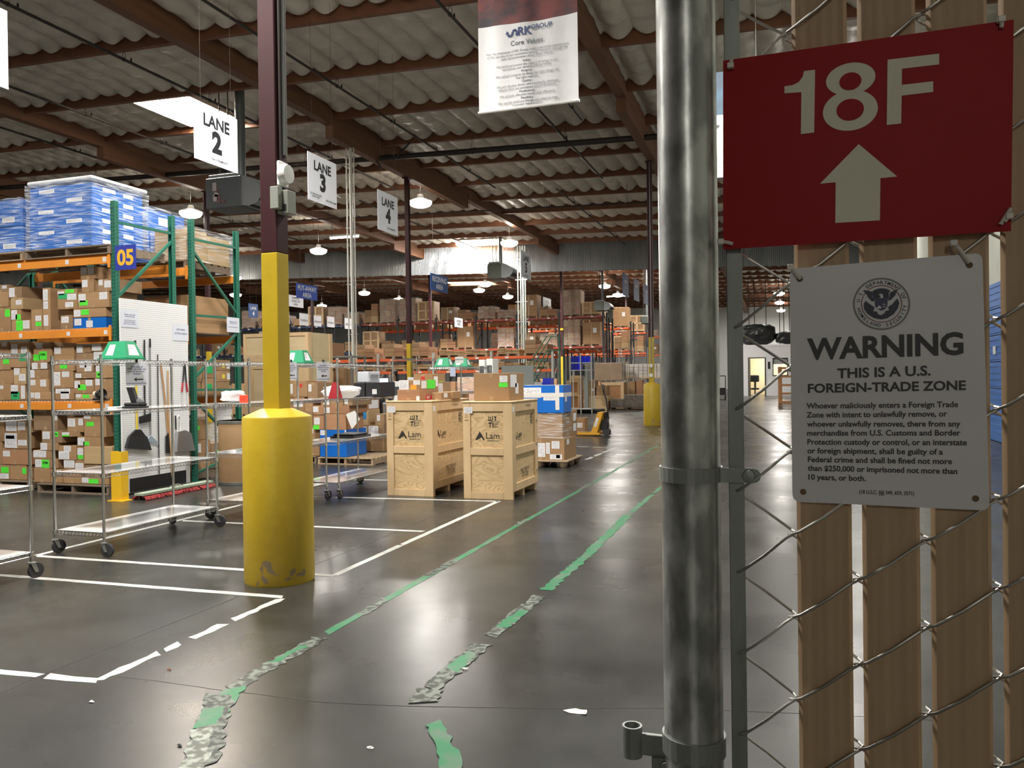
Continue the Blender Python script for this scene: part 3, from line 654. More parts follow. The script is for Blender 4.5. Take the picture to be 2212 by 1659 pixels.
sign_px('area_sign', 640, 685, 611, 643, -13.5, 'bright blue PUT-AWAY AREA sign', [('PUT-AWAY\nAREA', .5, .44, .025)], board=mat('bright_blue_sign', (.012, .075, .50), .5), ink=inkw)
sign_px('area_sign', 621.5, 655, 636, 661, -19.9, 'white SHIPPING DROP-OFF AREA sign behind the blue one', [('SHIPPING\nDROP-OFF\nAREA', .5, .27, .015)])
sign_px('area_sign', 930, 967, 589, 626, -12.6, 'dark blue RECEIVING AREA sign', [('RECEIVING\nAREA', .5, .42, .02)], board=signb, ink=inkw)
sign_px('area_sign', 982, 999.5, 685.5, 706, -16, 'small white KITTING AREA sign over the racks', [('KITTING\nAREA', .5, .3, .02)])
sign_px('area_sign', 1173, 1190, 641, 666, -14, 'small grey AREA sign left of the banded column', [('KITTING\nAREA', .5, .28, .02)], board=mat('grey_sign_board', (.40, .42, .44), .5))
sign_px('lane_sign', 537, 557, 655, 685, -22, 'small blue LANE 4 sign left of the near column', [('LANE', .68, .3, .02), ('4', .3, .45, .03)], board=signb, ink=inkw)
for px0, px1, yt, yb, d in ((608, 625, 671, 698, 'MONDAY'), (647, 665.5, 676, 702, 'TUESDAY'), (678, 694, 681, 704, 'WEDNESDAY'), (706.5, 722, 683, 706, 'THURSDAY'), (744.5, 759, 686.5, 710, 'FRIDAY')):
    sign_px('weekday_sign', px0, px1, yt, yb, -20.5, 'small white hanging %s sign' % d, [(d, .42, .26 if len(d) < 8 else .20, .01)], group='weekday signs over the shipping area')
for px0, px1, yt, yb, d in ((1345, 1357.5, 588, 637, '1'), (1369, 1380.5, 600, 647, '2'), (1391, 1400, 613, 655, '3')):
    sign_px('lane_sign', px0, px1, yt, yb, -7.6, '%s blue LANE sign left of the fence post' % {'1': 'left and highest', '2': 'middle', '3': 'right and lowest'}[d], [('LANE', .66, .2, .02), (d, .4, .2, .02)], board=signb, ink=inkw)
# ---- banner
YB = 10.0; xl, xr = on_y(1033, 120, YB).x, on_y(1249, 120, YB).x; zb0 = on_y(1140, 231, YB).z; zt0 = zb0+3.4
t = thing('banner', 'white hanging company banner of core values with a dark red picture above', 'banner', ((xl+xr)/2, YB, zb0))
clothm = mat('white_banner_cloth', (.74, .745, .76), .45, bump=(2.2, .5, .04))
def cloth(z0, z1, y=YB, nx=30, nz_=24, top=None):
    mb = MB(); vs = []; fs = []
    for j in range(nz_+1):
        for i in range(nx+1):
            u = i/nx; x = xl+(xr-xl)*u; zz = z0+((z1 if top is None else top(u))-z0)*j/nz_
            vs.append((x, y+.012*math.sin(u*9+zz*1.3)+.006*math.sin(u*23), zz))
    for j in range(nz_):
        for i in range(nx): a = j*(nx+1)+i; fs.append((a, a+1, a+nx+2, a+nx+1))
    mb.sm = True; return mb.add(vs, fs)
zA, zB = on_y(1034, 60, YB).z, on_y(1247, 27, YB).z
zdiv = zb0+ (zA+zB)/2-zb0
cloth(zb0, zdiv, top=lambda u: zA+(zB-zA)*u-.02*math.sin(u*math.pi)).build('banner_cloth', clothm, t, True)
picm = mat('dark_red_picture_print', (.16, .022, .02), .5, noise=(2.3, 6, (1, 1, 1.6), .40, .62), col2=(.010, .008, .014))
cloth(zb0, zt0, y=YB+.004).build('banner_picture', picm, t, True)
MB().tube([(xl-.01, YB, zb0), (xr+.01, YB, zb0)], .018, 10).build('bottom_rod', wht, t, True)
MB().tube([(xl-.01, YB, zt0), (xr+.01, YB, zt0)], .018, 10).build('top_rod', wht, t, True)
for q in (xl+.2, xr-.2): MB().tube([(q, YB, zt0), (q, YB, roof(q, 9.62))], .004, 5).build('hanging_wire', cond, t, True)
navy2 = mat('navy_print', (.02, .045, .16), .5); greyp = mat('grey_print', (.10, .11, .13), .6)
cx = (xl+xr)/2; W_ = xr-xl
def bz(py): return on_y(1140, py, YB).z
mb = MB(); yb_ = YB-.022
write(mb, 'RK', (cx-.02, yb_, bz(66)), (1, 0, 0), (0, 0, 1), .145, .035); write(mb, 'GROUP', (cx+.205, yb_, bz(61)), (1, 0, 0), (0, 0, 1), .085, .02)
pts = [(-.26, -.01), (-.235, -.045), (-.20, -.035), (-.185, .01), (-.165, .035), (-.135, .02), (-.13, -.025)]
for a, c in zip(pts, pts[1:]):
    mb.beam((cx+a[0], yb_, bz(67)+a[1]), (cx+c[0], yb_, bz(67)+c[1]), .028, .002, (0, 1, 0))
mb.prism([(-.29, -.01), (-.26, .03), (-.235, -.005)], (cx, yb_, bz(67)), (1, 0, 0), (0, 0, 1), (0, .002, 0)); mb.prism([(-.16, -.02), (-.13, -.055), (-.10, -.015)], (cx, yb_, bz(67)), (1, 0, 0), (0, 0, 1), (0, .002, 0))
mb.build('company_logo', navy2, t, True)
mb = MB(); write(mb, 'Core Values', (cx, yb_, bz(90)), (1, 0, 0), (0, 0, 1), .088, .01)
for py, s_, body in ((104, .043, 'We, the employees of RK Group, make a personal commitment'), (111, .043, 'to the success of our customers and our company through the'), (118, .043, 'daily demonstration of our Core Values:'),
        (127, .043, 'Safety:'), (134.5, .043, 'We hold paramount the culture of Safety in our'), (141, .043, 'workplace, our services and ourselves.'), (148.5, .043, 'Integrity:'), (156, .043, 'We uphold integrity by doing the right things, for'), (163, .043, 'the right reasons.'),
        (171, .043, 'Quality:'), (178.5, .043, 'We are Quality driven and continually eliminate'), (185.5, .043, 'defects from our processes and performance.'), (193, .043, 'Productivity:'), (200, .043, 'We achieve effective results with efficiency.'), (207.5, .043, 'Flexibility:'), (214.5, .043, 'We quickly embrace change and adapt to new'), (221, .043, 'customer requirements.')):
    write(mb, body, (cx, yb_, bz(py+4)), (1, 0, 0), (0, 0, 1), s_, .008 if ':' in body and len(body) < 15 else .0)
mb.build('lettering', greyp, t, True)
# second banner, mostly behind the fence post and red sign
a, c = on_y(1520, 190, 14.0), on_y(1800, 190, 14.0); zz0, zz1 = on_y(1550, 384, 14.0).z, on_y(1550, 195, 14.0).z
t = thing('banner', 'second hanging banner, blue above and white below, behind the red sign', 'banner', ((a.x+c.x)/2-.6, 14, zz0))
x0, x1 = a.x-.35, a.x+.95
MB().box(x0, 13.995, zz0, x1, 14.0, zz1-.42).build('banner_cloth', clothm, t, True)
MB().box(x0, 13.995, zz1-.42, x1, 14.0, zz1+.3).build('banner_picture', mat('blue_picture_print', (.02, .12, .22), .5, noise=(3, 5), col2=(.01, .03, .07)), t, True)
mb = MB(); write(mb, 'GROUP', (x0+.45, 13.985, zz1-.62), (1, 0, 0), (0, 0, 1), .09, .02); mb.build('lettering', ink2, t, True)
for q in (x0+.1, x1-.1): MB().tube([(q, 14, zz1+.3), (q, 14, roof(q, 9.62))], .004, 5).build('hanging_wire', cond, t, True)
# ---- heaters
greym = mat('dark_grey_sheet_metal', (.085, .095, .10), .5, noise=(3, 3), col2=(.075, .083, .088)); lgrey = mat('light_grey_sheet_metal', (.22, .235, .24), .45)
def heater(x, y, z, w_, h_, d_, label, vent=1, m1=None, top=True, ztop=9.0):
    """gas unit heater: x,y,z front lower left; discharges towards +x with a curved hood"""
    t = thing('unit_heater', label, 'heater', (x, y, z)); m1 = m1 or greym; ztop = 9.62
    MB().box(x, y, z, x+w_, y+d_, z+h_, .015).build('cabinet', m1, t, True)
    if vent:
        mb = MB(); hw = h_*.95; pf = [(0, 0), (0, hw)] + [(hw*.95*math.sin(a), hw*math.cos(a)) for a in [math.pi/2*q/8 for q in range(1, 7)]] + [(hw*.62, hw*.05), (hw*.32, -.02)]
        mb.prism(pf, (x+w_, y+.03, z+h_*.03), (1, 0, 0), (0, 0, 1), (0, d_-.06, 0)); mb.build('discharge_hood', lgrey, t, True)
        mb = MB(); mb.beam((x+w_+hw*.32, y+d_/2, z-.0), (x+w_+hw*.93, y+d_/2, z+hw*.30), d_-.1, .03, (0, 0, 1)); mb.build('hood_opening', mat('hood_opening_black', (.01, .01, .01), .7), t, True)
    MB().box(x+w_*.05, y+.05, z+h_, x+w_*.85, y+d_-.1, z+h_*1.12, .01).build('burner_box', lgrey, t, True)
    MB().box(x-.07, y+.1, z+h_*.2, x, y+d_*.6, z+h_*.95, .01).build('control_panel', m1, t, True)
    MB().tube([(x+w_*.72, y+d_*.5, z+h_*1.1), (x+w_*.72, y+d_*.5, roof(x, ztop))], .09*w_/.9+.02, 14).build('flue_pipe', mat('galvanised_flue', (.16, .18, .18), .4, metal=.5), t, True)
    for fx in (.3, .55): MB().tube([(x+w_*fx, y+d_*.2, z+h_), (x+w_*fx, y+d_*.2, roof(x, ztop))], .016, 6).build('hanger_rod', dkm, t, True)
    return t
p = on_y(445, 452, 17.5); q = on_y(519, 378, 17.5)
t = heater(p.x, 17.5, p.z, q.x-p.x, (q.z-p.z), .85, 'big dark grey unit heater hanging left of the near column')
x, z = p.x, p.z
for (u, v_, w_, h_) in ((.22, .45, .12, .22), (.35, .40, .06, .10), (.24, .18, .14, .18), (.36, .12, .10, .22), (.50, .12, .10, .08), (.28, .30, .12, .12)):
    MB().box(x+u, 17.49, z+v_, x+u+w_, 17.499, z+v_+h_).build('data_plate', mat('pale_data_label', (.42, .36, .36), .5) if w_ > .11 else mat('maroon_data_label', (.16, .07, .08), .5), t, True)
p = on_y(1054, 602, 41.0); q = on_y(1082, 568, 41.0)
gm2 = mat('olive_grey_sheet_metal', (.075, .085, .07), .5)
heater(p.x, 41, p.z, q.x-p.x, q.z-p.z, 1.1, 'distant grey heater with curved hood in front of the bright curtain', 1, gm2)
p = on_y(1284, 671, 46.2); q = on_y(1303, 650, 46.2)
heater(p.x, 46.2, p.z, q.x-p.x, q.z-p.z, 1.0, 'small far heater with a curved hood left of the blue LANE 1 sign', 1, gm2)
p = on_y(1385, 699, 55.0); q = on_y(1399, 683, 55.0)
heater(p.x, 55, p.z, q.x-p.x, q.z-p.z, 1.0, 'small far grey unit hanging below the blue LANE 3 sign', 0, gm2)
# ================================================================== BUILDERS FOR GOODS
def cardboard(name, c, c2, rnd=.14): return mat(name, c, .72, noise=(2.5, 6, (1, 1, 4), .3, .7), col2=c2, rnd=rnd, spec=.3)
CB = [cardboard('brown_cardboard', (.37, .225, .115), (.315, .19, .095)), cardboard('dull_cardboard', (.30, .195, .11), (.255, .162, .09)),
      cardboard('reddish_cardboard', (.39, .205, .11), (.335, .175, .092)), cardboard('pale_cardboard', (.47, .33, .175), (.40, .28, .145))]
tapem = mat('packing_tape', (.40, .27, .15), .22, spec=.6); tapew = mat('whitish_tape', (.66, .64, .60), .3)
bluem = mat('blue_corrugated_plastic', (.006, .12, .50), .35, noise=(3, 4), col2=(.007, .13, .50), rnd=.08)
blackm = mat('black_plastic', (.014, .014, .016), .42)
greens = mat('fluorescent_green_paper', (.09, .74, .05), .6); greend = mat('dark_green_paper', (.02, .36, .12), .6)
orgp = mat('orange_paper', (.85, .33, .03), .6); redp = mat('red_paper', (.55, .03, .03), .5); yelp = mat('yellow_paper', (.75, .62, .06), .6); bluep = mat('blue_paper', (.02, .25, .62), .6)
def printed(name, col, ink, sc=38.0, dens=.46):
    """paper with rows of fine print (a real printed pattern on the sheet)"""
    m = bpy.data.materials.new(name); m.use_nodes = True; nt = m.node_tree; n = nt.nodes; b = n['Principled BSDF']; b.inputs['Roughness'].default_value = .55
    tc = n.new('ShaderNodeTexCoord'); sp = n.new('ShaderNodeSeparateXYZ'); nt.links.new(tc.outputs['Generated'], sp.inputs[0])
    ad = n.new('ShaderNodeMath'); ad.operation = 'ADD'; nt.links.new(sp.outputs['X'], ad.inputs[0]); nt.links.new(sp.outputs['Y'], ad.inputs[1])
    def M(op, a, v=None, c=None):
        q = n.new('ShaderNodeMath'); q.operation = op; nt.links.new(a, q.inputs[0])
        if v is not None: q.inputs[1].default_value = v
        if c is not None: nt.links.new(c, q.inputs[1])
        return q.outputs[0]
    rows = M('MULTIPLY', sp.outputs['Z'], 9.0); fr = M('FRACT', rows); line = M('GREATER_THAN', fr, .52)
    fl = M('FLOOR', rows); xx = M('MULTIPLY', ad.outputs[0], 16.0); cb = n.new('ShaderNodeCombineXYZ'); nt.links.new(xx, cb.inputs[0]); nt.links.new(M('MULTIPLY', fl, 7.3), cb.inputs[1])
    oi = n.new('ShaderNodeObjectInfo'); nt.links.new(M('MULTIPLY', oi.outputs['Random'], 90.0), cb.inputs[2])
    nzz = n.new('ShaderNodeTexNoise'); nzz.inputs['Scale'].default_value = 1.0; nzz.inputs['Detail'].default_value = 1; nt.links.new(cb.outputs[0], nzz.inputs['Vector'])
    wd = M('GREATER_THAN', nzz.outputs['Fac'], dens); tot = M('MULTIPLY', line, None, wd)
    ex = M('LESS_THAN', M('ABSOLUTE', M('SUBTRACT', ad.outputs[0], .5)), .42) ; ez = M('LESS_THAN', M('ABSOLUTE', M('SUBTRACT', sp.outputs['Z'], .5)), .43)
    tot = M('MULTIPLY', M('MULTIPLY', tot, None, ex), None, ez)
    mx = n.new('ShaderNodeMix'); mx.data_type = 'RGBA'; nt.links.new(tot, mx.inputs['Factor']); mx.inputs[6].default_value = (*col, 1); mx.inputs[7].default_value = (*ink, 1)
    nt.links.new(mx.outputs[2], b.inputs['Base Color']); MAT[name] = m; return m
labw = printed('printed_white_label', (.74, .74, .76), (.33, .33, .36)); labg = printed('scrawled_green_sticker', (.10, .80, .05), (.03, .16, .03), dens=.55); noticem = printed('printed_notice', (.66, .68, .76), (.12, .14, .30), dens=.42)
STK = {'w': (labw, 'shipping_label'), 'g': (labg, 'green_sticker'), 'G': (greens, 'green_sticker'), 'd': (greend, 'dark_green_sticker'), 'o': (orgp, 'orange_sticker'), 'r': (redp, 'red_sticker'), 'y': (yelp, 'yellow_sticker'), 'b': (bluep, 'blue_sticker')}
def sticker_front(parent, u0, v0, u1, v1, k, box):        # on the -y face; fractions of width and of height from the top
    x0, y0, z0, x1, y1, z1 = box; m_, nm = STK[k]
    a, b_ = x0+(x1-x0)*u0, x0+(x1-x0)*u1; c, d = z1-(z1-z0)*v1, z1-(z1-z0)*v0
    o = MB().add([(a, y0-.0022, c), (b_, y0-.0022, c), (b_, y0-.0022, d), (a, y0-.0022, d), (a, y0-.0005, c), (b_, y0-.0005, c), (b_, y0-.0005, d), (a, y0-.0005, d)], [(0,1,2,3),(7,6,5,4),(0,4,5,1),(1,5,6,2),(2,6,7,3),(3,7,4,0)]).build(nm, m_, parent, True)
    return o
def sticker_side(parent, u0, v0, u1, v1, k, box):         # on the +x face, u along +y
    x0, y0, z0, x1, y1, z1 = box; m_, nm = STK[k]
    a, b_ = y0+(y1-y0)*u0, y0+(y1-y0)*u1; c, d = z1-(z1-z0)*v1, z1-(z1-z0)*v0
    return MB().box(x1+.0005, a, c, x1+.0022, b_, d).build(nm, m_, parent, True)
def rect_text(parent, body, at, u, size, bold=.03, m_=None, name='lettering'):
    mb = MB(); write(mb, body, at, u, (0, 0, 1), size, bold); return mb.build(name, m_ or ink2, parent, True)
BOXN = [0]
def carton_at(x0, y0, z0, x1, y1, z1, label, m_=None, st='', side='', tape=True, name='cardboard_box', cat='box', group=None, rz=0.0):
    """one closed carton; st / side: stickers as (u0,v0,u1,v1,kind)"""
    m_ = m_ or CB[BOXN[0] % 3]; BOXN[0] += 1
    cx, cy = (x0+x1)/2, (y0+y1)/2
    t = thing(name, label, cat, (cx, cy, z0), 0, group)
    MB().box(x0, y0, z0, x1, y1, z1, .004).build('box_body', m_, t, True)
    B = (x0, y0, z0, x1, y1, z1)
    if tape:
        q = .024; mx = (x0+x1)/2; h_ = min(.06, (z1-z0)*.25)
        mb = MB().box(mx-q, y0-.0012, z1-h_, mx+q, y0-.0003, z1-.002).box(mx-q, y0+.003, z1+.0003, mx+q, y1-.003, z1+.0012).box(mx-q, y0-.0012, z0+.002, mx+q, y0-.0003, z0+h_)
        mb.build('packing_tape', tapem, t, True)
    for s in (st or ()): sticker_front(t, *s, B)
    for s in (side or ()): sticker_side(t, *s, B)
    if rz: t.rotation_euler = (0, 0, rz)
    return t, B
def rod(mb, a, b_, r=.003, n=5): return mb.tube([a, b_], r, n)
palm = mat('pallet_wood', (.40, .29, .18), .75, noise=(5, 5, (1, 8, 1)), col2=(.30, .21, .13)); pald = mat('old_pallet_wood', (.22, .165, .115), .8, noise=(5, 5, (1, 8, 1)), col2=(.16, .12, .085))
def pallet(x, y, z, w_, d_, label, m_=None, h_=.13, group=None, along='y'):
    """x, y: front left corner at floor z; stringers run away from the viewer (along y)"""
    m_ = m_ or palm; t = thing('wooden_pallet', label, 'pallet', (x+w_/2, y+d_/2, z), 0, group)
    for i in range(3):
        if along == 'y': sx = x+(w_-.045)*i/2; MB().box(sx, y+.01, z+.016, sx+.045, y+d_-.01, z+h_-.018).build('stringer', m_, t, True)
        else: sy = y+(d_-.045)*i/2; MB().box(x+.01, sy, z+.016, x+w_-.01, sy+.045, z+h_-.018).build('stringer', m_, t, True)
    n_ = 7
    for i in range(n_):
        if along == 'y': sy = y+(d_-.095)*i/(n_-1); MB().box(x, sy, z+h_-.018, x+w_, sy+.095, z+h_).build('deck_board', m_, t, True)
        else: sx = x+(w_-.095)*i/(n_-1); MB().box(sx, y, z+h_-.018, sx+.095, y+d_, z+h_).build('deck_board', m_, t, True)
    for i in range(3):
        if along == 'y': sy = y+(d_-.095)*i/2; MB().box(x, sy, z, x+w_, sy+.095, z+.016).build('bottom_board', m_, t, True)
        else: sx = x+(w_-.095)*i/2; MB().box(sx, y, z, sx+.095, y+d_, z+.016).build('bottom_board', m_, t, True)
    return t
chrome = mat('chrome_wire', (.62, .62, .61), .22, metal=1.0); liner = mat('glare_white_liner', (.90, .91, .92), .12, spec=1.0, rnd=0, coat=.6)  # liner coloured white to stand in for lamp glare on clear plastic
rubber = mat('grey_black_rubber', (.03, .03, .032), .6)
def shelf_mb(x0, y0, x1, y1, z):
    mb = MB()
    for zz in (z, z-.032):
        for a, b_ in (((x0, y0), (x1, y0)), ((x1, y0), (x1, y1)), ((x1, y1), (x0, y1)), ((x0, y1), (x0, y0))): rod(mb, (*a, zz), (*b_, zz), .0035)
    for xx in (x0, x1):
        n_ = int((y1-y0)/.04)
        for i in range(n_): a = y0+(y1-y0)*i/n_; q = (y1-y0)/n_; rod(mb, (xx, a, z-.032), (xx, a+q/2, z), .0022, 4); rod(mb, (xx, a+q/2, z), (xx, a+q, z-.032), .0022, 4)
    for yy in (y0, y1):
        n_ = int((x1-x0)/.04)
        for i in range(n_): a = x0+(x1-x0)*i/n_; q = (x1-x0)/n_; rod(mb, (a, yy, z-.032), (a+q/2, yy, z), .0022, 4); rod(mb, (a+q/2, yy, z), (a+q, yy, z-.032), .0022, 4)
    n_ = int((y1-y0)/.028)
    for i in range(1, n_): yy = y0+(y1-y0)*i/n_; rod(mb, (x0, yy, z), (x1, yy, z), .0018, 4)
    for i in (1, 2): xx = x0+(x1-x0)*i/3; rod(mb, (xx, y0, z-.006), (xx, y1, z-.006), .003, 4)
    return mb
def wire_cart(x0, y0, x1, y1, label, shelves=(.21, .74, 1.30, 1.76), lined=(0, 1, 2), top=1.80, wheels=True, angles=(0, .5, 2.6, 0)):
    t = thing('wire_shelf_cart', label, 'shelf cart', ((x0+x1)/2, (y0+y1)/2, 0))
    pst = ((x0, y0), (x1, y0), (x0, y1), (x1, y1))
    for k, (x, y) in enumerate(pst):
        mb = MB(); mb.tube([(x, y, .145), (x, y, top)], .0128, 12); mb.lathe([(.001, 0), (.0135, 0), (.0135, .006), (.001, .008)], 12, (x, y, top))
        for i in range(int((top-.2)/.05)): mb.lathe([(.0134, 0), (.0134, .004)], 10, (x, y, .2+.05*i))
        mb.build('post', chrome, t, True)
        cs = MB(); a = angles[k]; c, s_ = math.cos(a), math.sin(a)
        ox, oy = x+.03*c, y+.03*s_
        cs.lathe([(.001, 0), (.020, 0), (.030, .006), (.030, .016), (.012, .02), (.012, .03)], 14, (x, y, .115))
        for sgn in (-1, 1):
            px_, py_ = -s_*.020*sgn, c*.020*sgn
            cs.add([(x+px_-.018*c, y+py_-.018*s_, .118), (x+px_+.02*c, y+py_+.02*s_, .118), (ox+px_+.014*c, oy+py_+.014*s_, .05), (ox+px_-.014*c, oy+py_-.014*s_, .05),
                    (x+px_*1.15-.018*c, y+py_*1.15-.018*s_, .118), (x+px_*1.15+.02*c, y+py_*1.15+.02*s_, .118), (ox+px_*1.15+.014*c, oy+py_*1.15+.014*s_, .05), (ox+px_*1.15-.014*c, oy+py_*1.15-.014*s_, .05)],
                   [(0,1,2,3),(7,6,5,4),(0,4,5,1),(1,5,6,2),(2,6,7,3),(3,7,4,0)])
        ca = cs.build('caster', mat('zinc_caster', (.38, .38, .37), .4, metal=.8), t, True)
        wv = MB(); prof = [(.012, -.015), (.045, -.015), (.060, -.013), (.0625, -.006), (.0625, .006), (.060, .013), (.045, .015), (.012, .015)]
        tmp = MB().lathe(prof, 26)
        ax = Vector((-s_, c, 0)); ux = Vector((c, s_, 0)); uz = Vector((0, 0, 1))
        tmp.v = [Vector((ox, oy, .0627)) + ux*p.x + uz*p.y + ax*p.z for p in tmp.v]; tmp.build('wheel', rubber, ca, True)
    e = .012
    for k, z in enumerate(shelves):
        o = shelf_mb(x0, y0, x1, y1, z).build('wire_shelf', chrome, t, True)
        if k in lined: MB().box(x0+e, y0+e, z+.004, x1-e, y1-e, z+.0065).build('shelf_liner', liner, o, True)
        cl = MB()
        for x, y in pst: cl.lathe([(.016, -.036), (.021, -.034), (.018, .004), (.014, .006)], 10, (x, y, z))
        cl.build('corner_collar', chrome, o, True)
    return t
film = bpy.data.materials.new('stretch_film'); film.use_nodes = True; nt = film.node_tree; n = nt.nodes; b = n['Principled BSDF']
b.inputs['Base Color'].default_value = (.86, .9, .95, 1); b.inputs['Roughness'].default_value = .12; b.inputs['Specular IOR Level'].default_value = .8
tc = n.new('ShaderNodeTexCoord'); mp = n.new('ShaderNodeMapping'); mp.inputs['Scale'].default_value = (1.2, 1.2, 16); nzz = n.new('ShaderNodeTexNoise'); nzz.inputs['Scale'].default_value = 3; nzz.inputs['Detail'].default_value = 6
nt.links.new(tc.outputs['Object'], mp.inputs[0]); nt.links.new(mp.outputs[0], nzz.inputs['Vector'])
cr = n.new('ShaderNodeValToRGB'); cr.color_ramp.elements[0].position = .45; cr.color_ramp.elements[0].color = (.04,)*3+(1,); cr.color_ramp.elements[1].position = .74; cr.color_ramp.elements[1].color = (.62,)*3+(1,)  # whitish alpha streaks stand in for glare on the film
nt.links.new(nzz.outputs['Fac'], cr.inputs[0]); nt.links.new(cr.outputs[0], b.inputs['Alpha'])
bp = n.new('ShaderNodeBump'); bp.inputs['Strength'].default_value = .7; bp.inputs['Distance'].default_value = .03; nt.links.new(nzz.outputs['Fac'], bp.inputs['Height']); nt.links.new(bp.outputs[0], b.inputs['Normal'])
def wrap(x0, y0, z0, x1, y1, z1, label, parent=None, amp=.012, name='stretch_wrap', cap=True):
    """loose transparent film pulled round a load"""
    rr_ = random.Random(int(abs(x0*1000))+int(z0*77)); mb = MB(); vs = []; fs = []
    NU, NV = 48, 14; w_, d_ = x1-x0, y1-y0; P = 2*(w_+d_)
    for j in range(NV+1):
        v = j/NV
        for i in range(NU):
            s_ = (i/NU*P)
            if s_ < w_: p = (x0+s_, y0)
            elif s_ < w_+d_: p = (x1, y0+s_-w_)
            elif s_ < 2*w_+d_: p = (x1-(s_-w_-d_), y1)
            else: p = (x0, y1-(s_-2*w_-d_))
            k = 1+amp*rr_.uniform(-.3, 1)-.02*math.sin(v*math.pi)
            cx, cy = (x0+x1)/2, (y0+y1)/2
            vs.append((cx+(p[0]-cx)*k, cy+(p[1]-cy)*k, z0+(z1-z0)*v+rr_.uniform(-.01, .01)))
    for j in range(NV):
        for i in range(NU): fs.append((j*NU+i, j*NU+(i+1) % NU, (j+1)*NU+(i+1) % NU, (j+1)*NU+i))
    if cap: fs.append(tuple(NV*NU+i for i in range(NU)))
    mb.sm = True; mb.add(vs, fs)
    if parent is None:
        t = thing(name, label, 'stretch film', ((x0+x1)/2, (y0+y1)/2, z0)); mb.build('film', film, t, True); return t
    return mb.build(name, film, parent, True)
# placing cartons by where their front face shows, snapped onto what is under them
ROWW = ('lowest', 'second', 'third', 'fourth', 'fifth', 'sixth', 'top')
ORD = ('first', 'second', 'third', 'fourth', 'fifth', 'sixth', 'seventh', 'eighth', 'ninth', 'tenth', 'eleventh', 'twelfth')
def desc(st, side=()):
    ks = [s[4] for s in (st or ())]; w_ = ks.count('w'); g = sum(ks.count(q) for q in 'gGd'); out = []
    if w_: out.append({1: 'one white label', 2: 'two white labels'}.get(w_, 'white labels'))
    if g: out.append('green sticker')
    if 'y' in ks: out.append('yellow sticker')
    if 'b' in ks: out.append('blue sticker')
    return ' and '.join(out).replace('one white label', 'white-labelled').replace('two white labels', 'two-label').replace('white labels', 'many-label').replace('green sticker', 'green-stickered').replace('yellow sticker', 'yellow-stickered').replace('blue sticker', 'blue-stickered').replace(' and ', ' ') if out else 'plain'
USED = {}
def uniq(lb):
    USED[lb] = USED.get(lb, 0)+1
    return lb
def stack_px(rects, Y, base, where, f=lambda x, y: (x, y), depth=.5, tol=.09, jit=.02, group=None, left='left'):
    """rects: (x0,y0,x1,y1,tint,stickers,[extra]) in photograph pixels of the front faces"""
    it = []
    for r in rects:
        a, c = f(r[0], r[1]), f(r[2], r[3]); y = Y+R.uniform(0, jit)
        p, q = on_y(a[0], (a[1]+c[1])/2, y), on_y(c[0], (a[1]+c[1])/2, y); zt = on_y((a[0]+c[0])/2, a[1], y).z; zb_ = on_y((a[0]+c[0])/2, c[1], y).z
        it.append([p.x+.002, q.x-.002, zb_, zt, y, r])
    it.sort(key=lambda q: q[2]); placed = []; out = []
    for x0, x1, zb_, zt, y, r in it:
        bz_ = base
        for (a, c, b0, t0, _) in placed:
            ov = min(x1, c)-max(x0, a)
            if ov > .015 and t0 < zt-.04 and t0 > bz_: bz_ = t0
        for P_ in placed:             # side neighbours at the same height: keep apart
            a, c, b0, t0, _ = P_
            ov = min(x1, c)-max(x0, a)
            if 0 < ov < .06 and min(zt, t0)-max(bz_, b0) > .01:
                if x0 < a: x1 = a-.002
                else: x0 = c+.002
        zt = max(zt, bz_+.05)
        placed.append((x0, x1, bz_, zt, r)); out.append((x0, y, bz_, x1, zt, r))
    out.sort(key=lambda q: (round(q[2]*6), q[0])); rows = {}
    for o in out:
        lvl = sum(1 for p in out if p is not o and min(p[3], o[3])-max(p[0], o[0]) > .3*min(p[3]-p[0], o[3]-o[0]) and p[4] <= o[2]+.01)
        rows.setdefault(lvl, []).append(o)
    res = []
    for lvl in sorted(rows):
        for k, (x0, y, z0, x1, z1, r) in enumerate(sorted(rows[lvl], key=lambda q: q[0])):
            st = r[5] if len(r) > 5 else (); d_ = depth*R.uniform(.8, 1.05); ex = r[6] if len(r) > 6 else {}
            m_ = ex.get('m', CB[r[4]] if isinstance(r[4], int) else r[4]); nm = ex.get('name', 'cardboard_box'); cat = ex.get('cat', 'box')
            lb = ex.get('label') or '%s, %s from left, %s layer, %s' % (ex.get('what', desc(st)+' carton'), ORD[min(k, 11)], ROWW[min(lvl, 6)], where)
            if lb in USED: lb = lb.replace(' from left', ' from left, upper')
            USED[lb] = 1
            t, B = carton_at(x0, y, z0+.0005, x1, y+ex.get('d', d_), z1, lb, m_, st, ex.get('side', ()), ex.get('tape', True), nm, cat, group)
            if ex.get('txt'):
                for body, u, v_, sz_, im in ex['txt']: rect_text(t, body, (x0+(x1-x0)*u, y-.0035, z1-(z1-z0)*v_), (1, 0, 0), sz_, .03, im)
            res.append((t, B))
    return res
